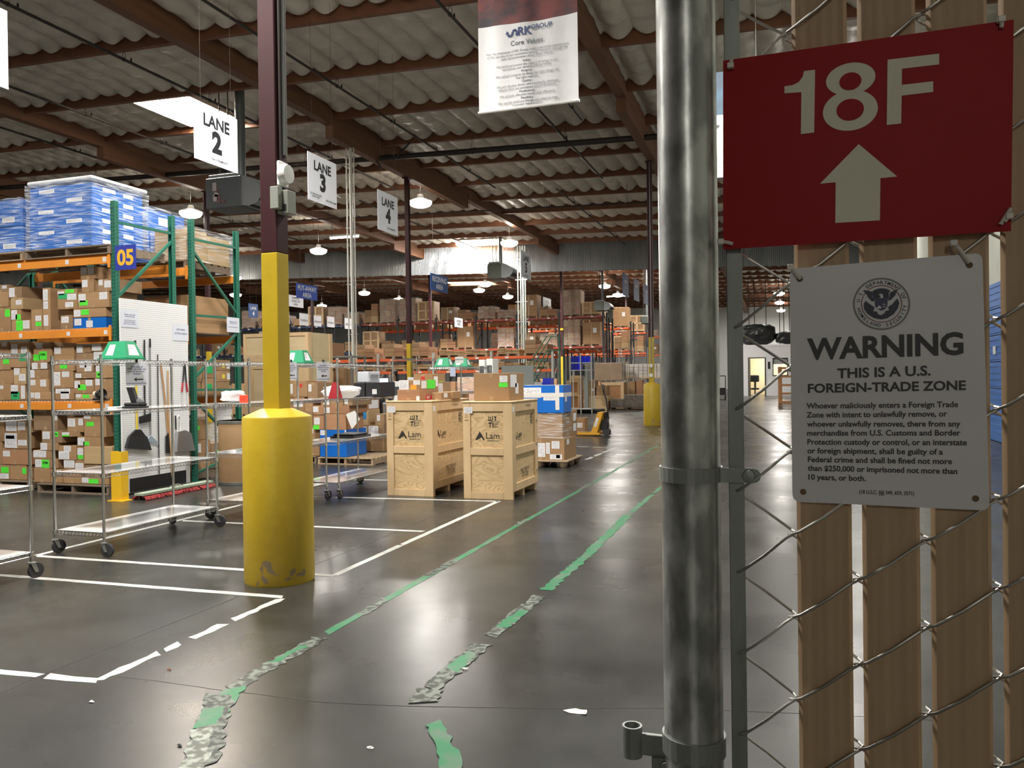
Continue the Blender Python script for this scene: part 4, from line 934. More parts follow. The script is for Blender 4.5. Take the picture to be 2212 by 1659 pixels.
# ================================================================== GREEN RACK AT THE LEFT
gpaint = mat('green_rack_paint', (.022, .145, .095), .4, noise=(6, 4), col2=(.018, .12, .08)); opaint = mat('orange_beam_paint', (.72, .265, .035), .42, noise=(5, 4), col2=(.64, .225, .03))
slotm = mat('slot_black', (.004, .006, .005), .9)
RX = -8.71; YA, YB_, YC_, YD = 8.77, 9.86, 10.28, 11.36
def uprights(name, X, ys, ztop, label, braces, pm=gpaint, slots=True, w_=.075, dep=.07, bm=None):
    t = thing(name, label, 'rack frame', (X, (ys[0]+ys[1])/2, 0))
    for k, y in enumerate(ys):
        sg = 1 if k == 0 else -1; ya = y-dep/2
        pf = [(-w_/2, 0), (w_/2, 0), (w_/2, dep), (w_/2-.014, dep), (w_/2-.014, .004), (-w_/2+.014, .004), (-w_/2+.014, dep), (-w_/2, dep)]
        o = MB().prism([(p[0], p[1]*1.0) if k == 0 else (p[0], dep-p[1]) for p in pf], (X, ya, 0), (1, 0, 0), (0, 1, 0), (0, 0, ztop)).build('post', pm, t, True)
        MB().box(X-w_*.8, ya-.02, 0, X+w_*.8, ya+dep+.02, .008).build('foot_plate', pm, o, True)
        if slots:
            sl = MB(); n_ = int(ztop/.052)
            for i in range(2, n_):
                z = i*.052
                for dx in (-.019, .019): sl.prism([(0, .011), (-.0065, .004), (-.0035, -.012), (.0035, -.012), (.0065, .004)], (X+dx, ya-.0008 if k == 0 else ya+dep+.0008, z), (1, 0, 0), (0, 0, 1), (0, .0005, 0))
                sl.prism([(0, .010), (-.006, .004), (-.003, -.010), (.003, -.010), (.006, .004)], (X+w_/2+.0008, ya+dep*.5, z+.02), (0, 1, 0), (0, 0, 1), (-.0005, 0, 0))
            sl.build('post_slots', slotm, o, True)
    for (ya, za, yb, zb2) in braces: MB().beam((X+.005, ya, za), (X+.005, yb, zb2), .036, .036, (1, 0, 0)).build('brace', bm or pm, t, True)
    return t
def zx(px, py): return on_x(px, py, RX).z
zt = zx(253, 436); 
f1 = uprights('rack_upright_frame', RX, (YA, YB_), zt, 'green slotted rack frame in front, carrying the blue 05 sign', [(YA, zx(265, 483), YB_, zx(372, 505)), (YB_, zx(372, 521), YA, zx(266, 646)), (YA, 2.25, YB_, 2.25), (YA, 1.9, YB_, 1.0), (YB_, .9, YA, .15)])
f2 = uprights('rack_upright_frame', RX, (YC_, YD), zx(418, 476), 'green slotted rack frame behind, right of the white pegboard', [(YC_, zx(425, 519), YD, zx(510, 536)), (YC_, zx(426, 541), YD, zx(512, 680)), (YC_, zx(428, 682), YD, zx(510, 688)), (YD, zx(508, 718), YC_, zx(430, 818)), (YC_, zx(430, 842), YD, zx(510, 842)), (YC_, zx(430, 862), YD, zx(512, 965)), (YD, .35, YC_, .12)])
XLft = RX-2.78
uprights('rack_upright_frame', XLft, (YA, YB_), zt, 'green rack frame at the far end of the front bay, beyond the left edge', [(YA, 3.6, YB_, 3.6), (YB_, 3.4, YA, 2.2), (YA, 1.9, YB_, .9)])
uprights('rack_upright_frame', XLft, (YC_, YD), zt, 'green rack frame at the far end of the rear bay, beyond the left edge', [(YC_, 3.6, YD, 3.6), (YC_, 3.4, YD, 2.2), (YD, 1.9, YC_, .9)])
def beam(y, z, label, h_=.115, m_=opaint, xa=XLft, xb=RX, parent=None, tags=True, slots=True, dirn=1):
    t = thing('rack_beam', label, 'rack beam', ((xa+xb)/2, y, z-h_))
    MB().box(xa+.045, y-.02*dirn, z-h_, xb-.045, y+.028*dirn, z-.03).box(xa+.045, y-.02*dirn+.016*dirn, z-.03, xb-.045, y+.028*dirn, z, .0).build('beam_body', m_, t, True)
    for xx in (xa+.05, xb-.05): MB().box(xx-.02, y-.03*dirn, z-h_-.06, xx+.02, y-.02*dirn, z+.03).build('end_connector', m_, t, True)
    if tags:
        for q in (.72, .96, .40): MB().box(xa+(xb-xa)*q-.05, y-.0225*dirn, z-h_*.80, xa+(xb-xa)*q-.01+.02, y-.0205*dirn, z-h_*.32).build('location_label', labw, t, True)
    return t
z_lv = []
for (py, h_, nm) in ((548, .13, 'top'), (707, .12, 'middle'), (866, .12, 'lower')):
    z = on_y(245, py, YA-.03).z; z_lv.append(z); beam(YA-.035, z, 'orange rack beam along the front of the %s level' % nm, h_)
    beam(YB_+.03, z, 'orange rack beam along the back of the %s level of the front row' % nm, h_, dirn=-1, tags=False)
for (px, py, nm) in ((395, 566, 'top'), (412, 728, 'middle'), (420, 870, 'lower')):
    z = z_lv[('top', 'middle', 'lower').index(nm)]
    beam(YC_-.035, z, 'orange rack beam in front of the %s level of the rear row' % nm, .12, tags=False); beam(YD+.03, z, 'orange rack beam behind the %s level of the rear row' % nm, .12, dirn=-1, tags=False)
def wire_deck(y0, y1, z, label, x0=XLft+.06, x1=RX-.06):
    t = thing('wire_deck', label, 'wire deck', ((x0+x1)/2, (y0+y1)/2, z)); mb = MB()
    n_ = int((x1-x0)/.06)
    for i in range(n_+1): x = x0+(x1-x0)*i/n_; rod(mb, (x, y0-.03, z+.002), (x, y1+.03, z+.002), .0028, 4); rod(mb, (x, y0-.045, z-.02), (x, y0-.03, z+.002), .0028, 4)
    for i in range(9): y = y0+(y1-y0)*i/8; rod(mb, (x0, y, z-.002), (x1, y, z-.002), .003, 4)
    mb.build('deck_wires', mat('zinc_wire', (.34, .33, .31), .4, metal=.7), t, True); return t
for z, nm in ((z_lv[1], 'middle'), (z_lv[2], 'lower')):
    wire_deck(YA, YB_, z+.004, 'wire deck of the %s level, front row' % nm); wire_deck(YC_, YD, z+.004, 'wire deck of the %s level, rear row' % nm)
# 05 sign
p = on_y(248, 531, YA-.05); q = on_y(294, 581, YA-.05)
t = thing('aisle_sign', 'small blue sign with yellow 05 on the front green post', 'sign', (p.x, p.y, q.z))
MB().box(p.x, YA-.052, q.z, q.x, YA-.045, p.z).build('sign_board', mat('deep_blue_sign', (.02, .035, .30), .5), t, True)
rect_text(t, '05', ((p.x+q.x)/2, YA-.0535, (p.z+q.z)/2), (1, 0, 0), (p.z-q.z)*.86, .035, mat('yellow_numeral', (.72, .40, .02), .5))
# ---- cartons on the shelves, front row   (f: coordinates read in enlarged crops)
fa = lambda x, y: (x/3.95, 380+y/3.95); fb = lambda x, y: (x/3.95, 700+y/3.95)
W1 = (.08, .12, .38, .6, 'w'); W2 = (.6, .12, .9, .55, 'w'); G1 = (.45, .5, .8, .8, 'g'); WW = (W1, W2); WG = (W1, G1)
stack_px([(-60, 930, 70, 985, 1, (W2,)), (-60, 990, 70, 1105, 0), (75, 945, 185, 1040, 1, ((.02, .1, .45, .9, 'w'),)), (90, 1040, 195, 1135, 3, ((.45, .2, .9, .6, 'w'),)), (-60, 1120, 90, 1310, 0, ((.7, .1, .98, .4, 'g'),)),
          (95, 1140, 180, 1230, 0, ((.02, .05, .6, .9, 'w'), (.45, .45, .98, .95, 'g'))), (98, 1232, 260, 1310, 0, ((.25, .02, .6, .95, 'g'), (.62, .05, .95, .8, 'w'))), (265, 1140, 362, 1310, 0, ((.4, .3, .9, .55, 'w'), (.4, .6, .9, .8, 'g'))),
          (365, 955, 430, 1310, 0, ((.05, .04, .7, .3, 'w'), (.1, .32, .7, .5, 'w'), (.1, .65, .7, .9, 'w'))), (490, 965, 660, 1185, 0, ((.02, .1, .35, .28, 'w'), (.05, .22, .5, .48, 'd'), (.4, .03, .85, .2, 'g'), (.5, .25, .95, .55, 'w'), (.4, .65, .8, .9, 'w'))),
          (515, 1188, 620, 1310, 1, ((.1, .1, .7, .55, 'w'),)), (665, 990, 930, 1125, 0, ((.02, .1, .25, .6, 'w'), (.05, .5, .32, .82, 'g'), (.7, .05, .95, .5, 'w'))), (625, 1128, 905, 1202, 0, ((.02, .15, .22, .85, 'w'), (.24, .15, .48, .7, 'g'))),
          (625, 1207, 905, 1310, 0, ((.04, .08, .25, .7, 'w'), (.40, .3, .6, .9, 'w')), dict(m=bluem, name='blue_tote_box', what='blue flat tote')), (695, 880, 800, 988, 0, ((.05, .05, .5, .6, 'w'),)), (835, 878, 975, 988, 1, ((.05, .05, .3, .5, 'w'), (.4, .15, .8, .7, 'w'))), (685, 775, 815, 880, 0, ((.03, .02, .42, .6, 'w'), (.5, .02, .9, .6, 'w')))],
         YA+.08, z_lv[1]+.012, 'green rack middle shelf', fa, .55, left='the left')
stack_px([(-60, 155, 70, 215, 0, (W2,)), (85, 150, 245, 362, 0, ((.08, .1, .4, .5, 'w'), (.6, .2, .92, .45, 'w'), (.5, .45, .85, .75, 'd'))), (305, 155, 430, 210, 1, ((.03, .1, .45, .9, 'w'),)), (285, 212, 440, 325, 0, ((.0, .4, .35, .85, 'g'), (.32, .18, .75, .8, 'G')), dict(txt=[('RPM', .53, .42, .045, None)])),
          (460, 190, 632, 397, 0, ((.03, .03, .35, .3, 'w'), (.3, .7, .65, .9, 'g'))), (650, 182, 772, 245, 1, ((.03, .05, .45, .95, 'w'),)), (776, 165, 872, 230, 0, ((.1, .05, .9, .9, 'w'),)), (-60, 222, 85, 390, 0, ((.6, .45, .95, .7, 'g'),)), (-60, 392, 110, 510, 0), (115, 370, 222, 512, 3, ((.05, .05, .5, .45, 'w'), (.45, .4, .95, .8, 'w'))),
          (265, 328, 405, 385, 1, ((.05, .05, .4, .95, 'w'), (.6, .05, .98, .9, 'w'))), (245, 388, 410, 462, 0, ((.05, .05, .3, .9, 'w'),)), (250, 465, 415, 577, 0, ((.05, .1, .32, .5, 'w'), (.58, .1, .88, .6, 'w'))), (650, 248, 795, 402, 1, ((.2, .35, .6, .75, 'w'), (.5, .5, .9, .95, 'w'))), (800, 232, 950, 345, 1, ((.0, .05, .6, .6, 'w'),)),
          (455, 402, 625, 543, 0, ((.03, .05, .35, .85, 'w'), (.45, .03, .8, .35, 'w'))), (640, 412, 820, 472, 1, ((.02, .2, .3, .9, 'w'),)), (815, 345, 985, 460, 0, ((.02, .1, .3, .5, 'w'), (.05, .5, .28, .95, 'G')), dict(txt=[('M', .165, .72, .05, None)])), (632, 474, 803, 590, 0, ((.02, .1, .3, .6, 'w'), (.2, .35, .6, .75, 'g'), (.58, .02, .92, .45, 'w'))),
          (806, 462, 985, 578, 0, ((.05, .03, .3, .5, 'w'),)), (-60, 512, 90, 655, 0, ((.2, .1, .6, .3, 'w'),)), (93, 514, 215, 655, 0, ((.0, .05, .5, .6, 'w'), (.0, .45, .6, .95, 'd'), (.72, .1, 1.0, .9, 'w')), dict(txt=[('RPM', .3, .72, .04, None)])), (220, 578, 445, 655, 0, ((.15, .1, .32, .7, 'w'), (.35, .1, .55, .8, 'w'))),
          (470, 546, 632, 655, 0, ((.03, .05, .8, .45, 'w'), (.3, .3, .75, .9, 'w'))), (642, 593, 802, 655, 3, ((.03, .1, .3, .6, 'w'), (.4, .2, .75, .7, 'g'))), (806, 580, 985, 655, 1, ((.05, .1, .5, .6, 'w'),))],
         YA+.08, z_lv[2]+.012, 'green rack lower shelf', fb, .55, left='the left')
zp = .135
stack_px([(-60, 840, 35, 998, 0, ((.05, .1, .5, .5, 'w'),)), (50, 822, 280, 922, 0, ((.0, .05, .4, .9, 'w'), (.45, .1, .72, .8, 'w'))), (40, 925, 250, 1060, 0, ((.0, .05, .5, .95, 'w'), (.05, .2, .4, .4, 'r'), (.55, .45, .9, .8, 'w'))), (20, 1063, 240, 1197, 2, ((.03, .15, .3, .5, 'w'),)), (-60, 1002, 18, 1170, 0),
          (85, 1200, 228, 1372, 0, ((.75, .2, .98, .6, 'G'),)), (-60, 1200, 82, 1372, 0, ((.5, .15, .95, .55, 'g'), (.4, .6, .95, .95, 'w')))],
         YA+.16, zp, 'left rack pallet', fb, .6, left='the left')
stack_px([(285, 735, 490, 907, 1, ((.0, .02, .5, .05, 'w'), (.82, .1, 1.0, .5, 'w'))), (355, 908, 530, 1010, 1, ((.05, .1, .4, .7, 'w'), (.55, .1, .82, .5, 'G')), dict(txt=[('RPM', .68, .3, .035, None)])), (345, 1013, 500, 1075, 0, ((.0, .05, .38, .95, 'w'),)), (285, 1077, 440, 1150, 0, ((.0, .05, .7, .8, 'w'),)), (300, 1153, 495, 1227, 0, ((.0, .05, .28, .9, 'w'), (.28, .05, .62, .95, 'G')), dict(txt=[('RPM', .45, .4, .05, None)])),
          (290, 1230, 428, 1425, 0), (432, 1240, 530, 1425, 0, ((.55, .05, .95, .3, 'w'),)), (572, 802, 712, 920, 0, ((.05, .05, .5, .6, 'w'), (.7, .05, .98, .5, 'w'))), (530, 923, 682, 1035, 0, ((.0, .03, .4, .6, 'w'), (.0, .6, .4, .95, 'g'))), (500, 1038, 652, 1155, 0, ((.0, .4, .6, .95, 'w'), (.3, .02, .7, .4, 'w'))), (545, 1160, 640, 1240, 1, ((.0, .02, .95, .8, 'w'),)), (535, 1243, 692, 1425, 0),
          (716, 780, 905, 968, 0, ((.0, .02, .3, .15, 'w'), (.12, .3, .45, .5, 'g'))), (662, 963, 860, 1043, 0, ((.0, .1, .3, .9, 'w'), (.25, .5, .5, .9, 'g'))), (660, 1048, 712, 1152, 0, ((.0, .1, .98, .6, 'w'), (.05, .62, .98, .9, 'g'))), (716, 1046, 960, 1190, 3, (), dict(what='torn open tan box', tape=False)), (642, 1162, 720, 1240, 0, ((.0, .3, .9, .9, 'w'),)), (725, 1195, 925, 1305, 1), (698, 1312, 930, 1425, 0, ((.0, .05, .25, .8, 'w'), (.26, .2, .62, .9, 'G')))],
         YA+.02, zp, 'rack pallet by yellow guard', fb, .6, left='the left')
pallet(on_y(84, 1072, YA).x, YA-.03, 0, on_y(222, 1072, YA).x-on_y(84, 1072, YA).x+.13, 1.0, 'old wooden pallet under the green rack beside the yellow guard', pald)
xl_ = on_y(62, 1072, YA+.1).x; pallet(xl_-1.15+.02, YA+.1, 0, 1.13, .72, 'dark wooden pallet under the green rack, at the left edge', pald)
# lamp on the shelf end
p = on_y(238, 858, YA+.06); t = thing('work_lamp', 'small black clip lamp lying at the right end of the lower shelf', 'lamp', (p.x, p.y, z_lv[2]+.01))
mb = MB().lathe([(.02, 0), (.045, .01), (.075, .10), (.078, .12), (.07, .12), (.02, .02)], 20, (p.x-.13, YA-.06, z_lv[2]+.095), 'x'); mb.build('shade', blackm, t, True); MB().lathe([(.001, 0), (.04, .02), (.055, .08), (.001, .09)], 16, (p.x-.17, YA-.06, z_lv[2]+.095), 'x').build('bulb', mat('cream_bulb', (.75, .66, .5), .3), t, True)
MB().box(p.x-.16, YA-.10, z_lv[2]+.012, p.x+.02, YA-.02, z_lv[2]+.045, .01).build('clamp', blackm, t, True)
# ---- top level: pallets with blue totes in film
def tote_stack(px0, px1, ytop, Y, zb_, d_, label, rows, cols, tops=True, filmname='clear stretch film round the blue totes'):
    a, c = on_y(px0, ytop, Y), on_y(px1, ytop, Y); H = a.z-zb_; w_ = c.x-a.x
    for i in range(rows):
        for j in range(cols):
            x0 = a.x+w_*j/cols; z0 = zb_+H*i/rows
            carton_at(x0+.004, Y+R.uniform(0, .02), z0+.001, x0+w_/cols-.004, Y+d_, z0+H/rows-.002, 'blue tote, %s layer, %s column of %s' % (ROWW[i], ORD[j], label), bluem, ((.15, .25, .4, .6, 'w'),) if (i+j) % 2 else ((.6, .3, .85, .7, 'w'),), ((.2, .2, .45, .6, 'w'), (.6, .3, .8, .7, 'w')), False, 'blue_tote_box')
    return a.x, c.x, a.z
zt3 = z_lv[0]
pw_ = lambda px0, px1, Y, lb, m_=pald, d_=1.05: pallet(on_y(px0, 545, Y).x, Y, zt3+.001, on_y(px1, 545, Y).x-on_y(px0, 545, Y).x, d_, lb, m_)
pw_(52, 236, YA-.08, 'pallet of blue totes on the top beams of the green rack'); pw_(-75, 47, YA-.08, 'pallet at the left edge on the top beams of the green rack', palm)
x0, x1, zz = tote_stack(62, 196, 408, YA-.06, zt3+.132, .95, 'the tall wrapped stack on the rack top', 6, 1)
wrap(x0-.03, YA-.10, zt3+.134, x1+.04, YA+.97, zz+.03, 'shiny clear film round the tall stack of blue totes on the rack top')
capm = mat('milky_plastic_sheet', (.70, .71, .73), .35, alpha=.85)
t = thing('plastic_cover', 'milky plastic sheet capping the tall stack of blue totes', 'plastic sheet', ((x0+x1)/2, YA+.4, zz+.035)); MB().box(x0-.02, YA-.08, zz+.034, x1+.04, YA+.96, zz+.09, .03).build('sheet', capm, t, True)
x0, x1, zz = tote_stack(-60, 48, 442, YA-.04, zt3+.132, .9, 'the low wrapped stack at the left edge', 4, 1); wrap(x0-.03, YA-.08, zt3+.134, x1+.03, YA+.9, zz+.02, 'glaring clear film round the low stack at the left edge')
# rear row top: wrapped load behind the 05 post, then pale wrapped boxes
pallet(on_x(262, 560, RX-.05).x-1.1, YA+.98, zt3+.001, 1.1, .26, 'narrow skid behind the 05 post', pald) if False else None
def load_x(px0, px1, ytop, Y0, zb_, X1, dx, label, m_, st=(), name='cardboard_box', tape=True):
    """load whose right face lies in the lane plane x = X1"""
    zt = on_x((px0+px1)/2, ytop, X1).z; a, c = on_x(px0, ytop, X1), on_x(px1, ytop, X1)
    return carton_at(X1-dx, a.y, zb_, X1, c.y, zt, label, m_, (), st, tape, name)
pallet(RX-.76, YC_-.02, zt3+.001, .66, 1.08, 'pallet on the rear top beams under pale wrapped boxes', pald)
pallet(RX-1.78, YC_-.02, zt3+.001, .96, 1.08, 'pallet on the rear top beams under the cloudy blue totes', pald)
zq_ = on_y(300, 452, YC_+.02).z
carton_at(RX-1.72, YC_+.02, zt3+.133, RX-.86, YC_+.9, zt3+.133+(zq_-zt3)*.42, 'lower blue tote in cloudy film behind the front green posts', bluem, ((.2, .3, .5, .6, 'w'),), (), False, 'blue_tote_box')
carton_at(RX-1.70, YC_+.03, zt3+.137+(zq_-zt3)*.42, RX-.88, YC_+.88, zq_, 'upper blue tote in cloudy film behind the front green posts', bluem, ((.5, .3, .8, .6, 'w'),), ((.3, .2, .6, .5, 'w'),), False, 'blue_tote_box')
wrap(RX-1.77, YC_-.03, zt3+.134, RX-.80, YC_+.95, zq_+.03, 'cloudy film round the blue totes behind the front green posts', amp=.02)
load_x(268, 336, 458, 0, zt3+.14, RX-.12, 1.0, 'large blue tote in loose film just behind the 05 post', bluem, (), 'blue_tote_box', False) if False else None
# boxes through the end frames (rear row)
fx = [(388, 440, 622, 660), (388, 500, 660, 705)]
for k, (ya, yb, z0, z1, m_, lb, st) in enumerate((
        (YC_+.02, YC_+.50, zt3+.135, zt3+.62, CB[3], 'pale carton in film, front half of the rear top pallet', ()), (YC_+.52, YC_+1.05, zt3+.135, zt3+.58, CB[3], 'pale carton in film, back half of the rear top pallet', ()),
        (YC_+.03, YC_+1.02, z_lv[1]+.015, z_lv[1]+.29, CB[0], 'long flat carton lying on the rear middle shelf', ()), (YC_+.03, YC_+1.0, z_lv[1]+.295, z_lv[1]+.60, CB[0], 'long deep carton on top of the flat one, rear middle shelf', ()),
        (YC_+.02, YC_+.30, z_lv[2]+.015, z_lv[2]+.24, CB[1], 'small carton low on the rear lower shelf, front', ((.1, .2, .5, .7, 'w'),)), (YC_+.32, YC_+.66, z_lv[2]+.015, z_lv[2]+.30, CB[0], 'middle carton low on the rear lower shelf', ((.2, .3, .7, .7, 'd'),)), (YC_+.68, YC_+1.0, z_lv[2]+.015, z_lv[2]+.24, CB[0], 'carton low on the rear lower shelf beside the last post', ()),
        (YC_+.02, YC_+.34, z_lv[2]+.245, z_lv[2]+.50, CB[1], 'upper carton on the rear lower shelf, front', ((.1, .2, .5, .7, 'w'),)), (YC_+.36, YC_+.64, z_lv[2]+.305, z_lv[2]+.56, CB[0], 'upper carton with dark green sticker, rear lower shelf', ((.3, .2, .8, .7, 'd'),)), (YC_+.68, YC_+1.02, z_lv[2]+.245, z_lv[2]+.42, CB[0], 'flat carton with yellow dot, rear lower shelf', ((.4, .3, .6, .7, 'y'), (.75, .2, .98, .8, 'w'))), (YC_+.68, YC_+1.02, z_lv[2]+.425, z_lv[2]+.60, CB[0], 'topmost flat carton with yellow dot, rear lower shelf', ((.4, .3, .6, .7, 'y'), (.75, .2, .98, .8, 'w'))),
        (YC_+.05, YC_+.5, .14, .62, CB[0], 'carton on the floor pallet behind the fibre drum', ((.1, .1, .5, .4, 'w'),)), (YC_+.52, YC_+.98, .14, .55, CB[1], 'carton on the floor pallet beside the last green post', ((.3, .3, .6, .5, 'g'),)), (YC_+.05, YC_+.45, .625, .95, CB[0], 'carton with a green sticker on the floor pallet stack', ((.2, .3, .5, .5, 'g'),)))):
    carton_at(RX-(.72 if k < 2 else .95), ya, z0, RX-.11, yb, z1, lb, m_, (), st, k > 3)
wrap(RX-.76, YC_-.04, zt3+.134, RX-.05, YC_+1.11, zt3+.66, 'clear film round the pale cartons on the rear top pallet')
pallet(RX-1.05, YC_, 0, .96, 1.02, 'wooden pallet on the floor inside the rear green frame', pald)
t_, B = carton_at(RX-.98, YA+.30, zt3+.135, RX-.08, YB_+.2, zt3+.72, 'blue tote in cloudy film behind the front green post', bluem, (), ((.3, .1, .5, .4, 'w'),), False, 'blue_tote_box') if False else (None, None)
# black bin on rear middle shelf end and notices
t = thing('parts_bin', 'black open bin on the rear middle shelf behind the notice', 'bin', (RX-.3, YC_+.5, z_lv[1]-.3)) if False else None
# boxes on the front middle shelf visible above the pegboard
for k, (ya, yb, dz, h_, lb, st) in enumerate(((YA+.62, YA+.98, 0, .36, 'carton deep on the front middle shelf above the pegboard', ((.1, .1, .4, .5, 'w'), (.5, .1, .8, .5, 'w'))),)):
    carton_at(RX-.62, ya, z_lv[1]+.015+dz, RX-.08, yb, z_lv[1]+.015+h_, lb, CB[1], (), st)
# ---- pegboard
pegm = bpy.data.materials.new('white_pegboard'); pegm.use_nodes = True; nt = pegm.node_tree; n = nt.nodes; b = n['Principled BSDF']; b.inputs['Roughness'].default_value = .45
geo = n.new('ShaderNodeNewGeometry'); sp = n.new('ShaderNodeSeparateXYZ'); nt.links.new(geo.outputs['Position'], sp.inputs[0])
def M(op, a, v=None, c=None):
    q = n.new('ShaderNodeMath'); q.operation = op; nt.links.new(a, q.inputs[0])
    if v is not None: q.inputs[1].default_value = v
    if c is not None: nt.links.new(c, q.inputs[1])
    return q.outputs[0]
def dist(o): return M('POWER', M('SUBTRACT', M('FRACT', M('MULTIPLY', o, 34.0)), .5), 2.0)
hole = M('LESS_THAN', M('ADD', dist(sp.outputs['Y']), None, dist(sp.outputs['Z'])), .028)
mx = n.new('ShaderNodeMix'); mx.data_type = 'RGBA'; nt.links.new(hole, mx.inputs['Factor']); mx.inputs[6].default_value = (.72, .73, .74, 1); mx.inputs[7].default_value = (.10, .10, .11, 1); nt.links.new(mx.outputs[2], b.inputs['Base Color'])
PXP = -8.60
pa, pb = on_x(262, 850, PXP).y, on_x(408, 850, PXP).y; zpt = on_x(330, 652, PXP).z
peg = thing('tool_pegboard', 'tall white pegboard with hanging cleaning tools on the rack end', 'pegboard', (PXP, (pa+pb)/2, 0))
MB().box(PXP-.02, pa, .02, PXP, pb, zpt, .002).build('board', pegm, peg, True)
MB().box(PXP, pa+.12, .03, PXP+.012, pb-.10, on_x(340, 1025, PXP).z).build('kick_panel', mat('black_kick_panel', (.012, .012, .013), .5), peg, True)
for z in (.0,): MB().box(PXP-.035, pa+.02, .0, PXP-.02, pb-.02, .1).build('support_batten', blackm, peg, True)
def onp(px, py): return on_x(px, py, PXP+.02)
def hang(name, label, cat): return thing(name, label, cat, tuple(onp(300, 800)))
def c2(x, y): return onp(x/3.95, 700+y/3.95)
yh = mat('yellow_handle', (.62, .47, .05), .4); woodh = mat('wooden_handle', (.42, .23, .10), .5); alum = mat('aluminium', (.5, .51, .53), .35, metal=.9); bris = mat('black_bristles', (.015, .015, .016), .9)
t = hang('broom', 'angled black broom with a yellow handle hanging on the pegboard', 'broom')
MB().tube([c2(1155, 165), c2(1165, 560), c2(1170, 905)], .0135, 10).build('handle', yh, t, True); MB().tube([c2(1152, 140), c2(1156, 195)], .015, 10).build('grip', blackm, t, True)
a, c, d, e = c2(1090, 960), c2(1235, 960), c2(1275, 1075), c2(1060, 1060)
MB().add([a, c, d, e]+[p+Vector((.045, 0, 0)) for p in (a, c, d, e)], [(0,1,2,3),(7,6,5,4),(0,4,5,1),(1,5,6,2),(2,6,7,3),(3,7,4,0)]).build('bristles', bris, t, True)
MB().add([c2(1150, 900), c2(1190, 900), c, a]+[p+Vector((.03, 0, 0)) for p in (c2(1150, 900), c2(1190, 900), c, a)], [(0,1,2,3),(7,6,5,4),(0,4,5,1),(1,5,6,2),(2,6,7,3),(3,7,4,0)]).build('broom_head', blackm, t, True)
t = hang('dustpan', 'black upright dustpan behind the broom on the pegboard', 'dustpan'); MB().tube([c2(1232, 135), c2(1236, 780)], .011, 8).build('handle', blackm, t, True)
a = [c2(1185, 790), c2(1275, 760), c2(1275, 830), c2(1185, 850)]; MB().add(a+[p+Vector((.03, 0, 0)) for p in a], [(0,1,2,3),(7,6,5,4),(0,4,5,1),(1,5,6,2),(2,6,7,3),(3,7,4,0)]).build('pan', blackm, t, True)
t = hang('squeegee', 'grey floor squeegee with a metal handle on the pegboard', 'squeegee'); MB().tube([c2(1280, 125), c2(1284, 950)], .010, 8).build('handle', alum, t, True); MB().tube([c2(1280, 125), c2(1281, 200)], .013, 8).build('grip', blackm, t, True)
MB().add([c2(1270, 960), c2(1290, 960), c2(1350, 1020), c2(1230, 1000)]+[p+Vector((.02, 0, 0)) for p in (c2(1270, 960), c2(1290, 960), c2(1350, 1020), c2(1230, 1000))], [(0,1,2,3),(7,6,5,4),(0,4,5,1),(1,5,6,2),(2,6,7,3),(3,7,4,0)]).build('head', mat('blue_grey_plastic', (.25, .32, .38), .5), t, True)
for (pts, m_, lb) in ((((1345, 260), (1350, 700), (1358, 1280)), blackm, 'long thin black rod in the middle of the pegboard'), (((1370, 310), (1415, 700), (1450, 1100)), woodh, 'brown wooden broomstick leaning across the pegboard'), (((1432, 395), (1440, 800), (1470, 1300)), mat('pale_wood_handle', (.50, .33, .18), .5), 'pale wooden mop stick standing before the pegboard')):
    t = hang('broomstick', lb, 'tool'); MB().tube([c2(*p) for p in pts], .012 if m_ is not blackm else .007, 8).build('stick', m_, t, True)
t = hang('bolt_cutter', 'bolt cutter with red grips hanging at the top right of the pegboard', 'bolt cutter')
for (a, c, d) in (((1572, 330), (1560, 500), (1552, 580)), ((1578, 330), (1590, 500), (1600, 580))):
    MB().tube([c2(*a), c2((a[0]+c[0])/2, 420), c2(*c)], .010, 8).build('arm', blackm, t, True); MB().tube([c2(*c), c2(*d)], .013, 8).build('grip', mat('red_grip', (.35, .02, .03), .5), t, True)
MB().tube([c2(1575, 320), c2(1575, 375)], .018, 8).build('jaws', blackm, t, True)
t = hang('scoop_shovel', 'silver metal scoop with a white-striped handle on the pegboard', 'scoop')
a = [c2(1500, 920), c2(1560, 905), c2(1610, 930), c2(1645, 1080), c2(1490, 1090)]; MB().add(a+[p+Vector((.05, 0, 0)) for p in a], [(0,1,2,3,4),(9,8,7,6,5)]+[(i, (i+1) % 5, 5+(i+1) % 5, 5+i) for i in range(5)]).build('blade', alum, t, True)
MB().tube([c2(1512, 920), c2(1510, 800), c2(1525, 780), c2(1540, 800), c2(1538, 920)], .009, 8).build('handle', wht, t, True); MB().tube([c2(1498, 780), c2(1502, 900)], .010, 8).build('grip', blackm, t, True)
t = hang('dust_pan', 'black dustpan half hidden behind the wooden sticks', 'dustpan'); a = [c2(1410, 960), c2(1430, 930), c2(1445, 1100), c2(1412, 1100)]; MB().add(a+[p+Vector((.02, 0, 0)) for p in a], [(0,1,2,3),(7,6,5,4),(0,4,5,1),(1,5,6,2),(2,6,7,3),(3,7,4,0)]).build('pan', blackm, t, True)
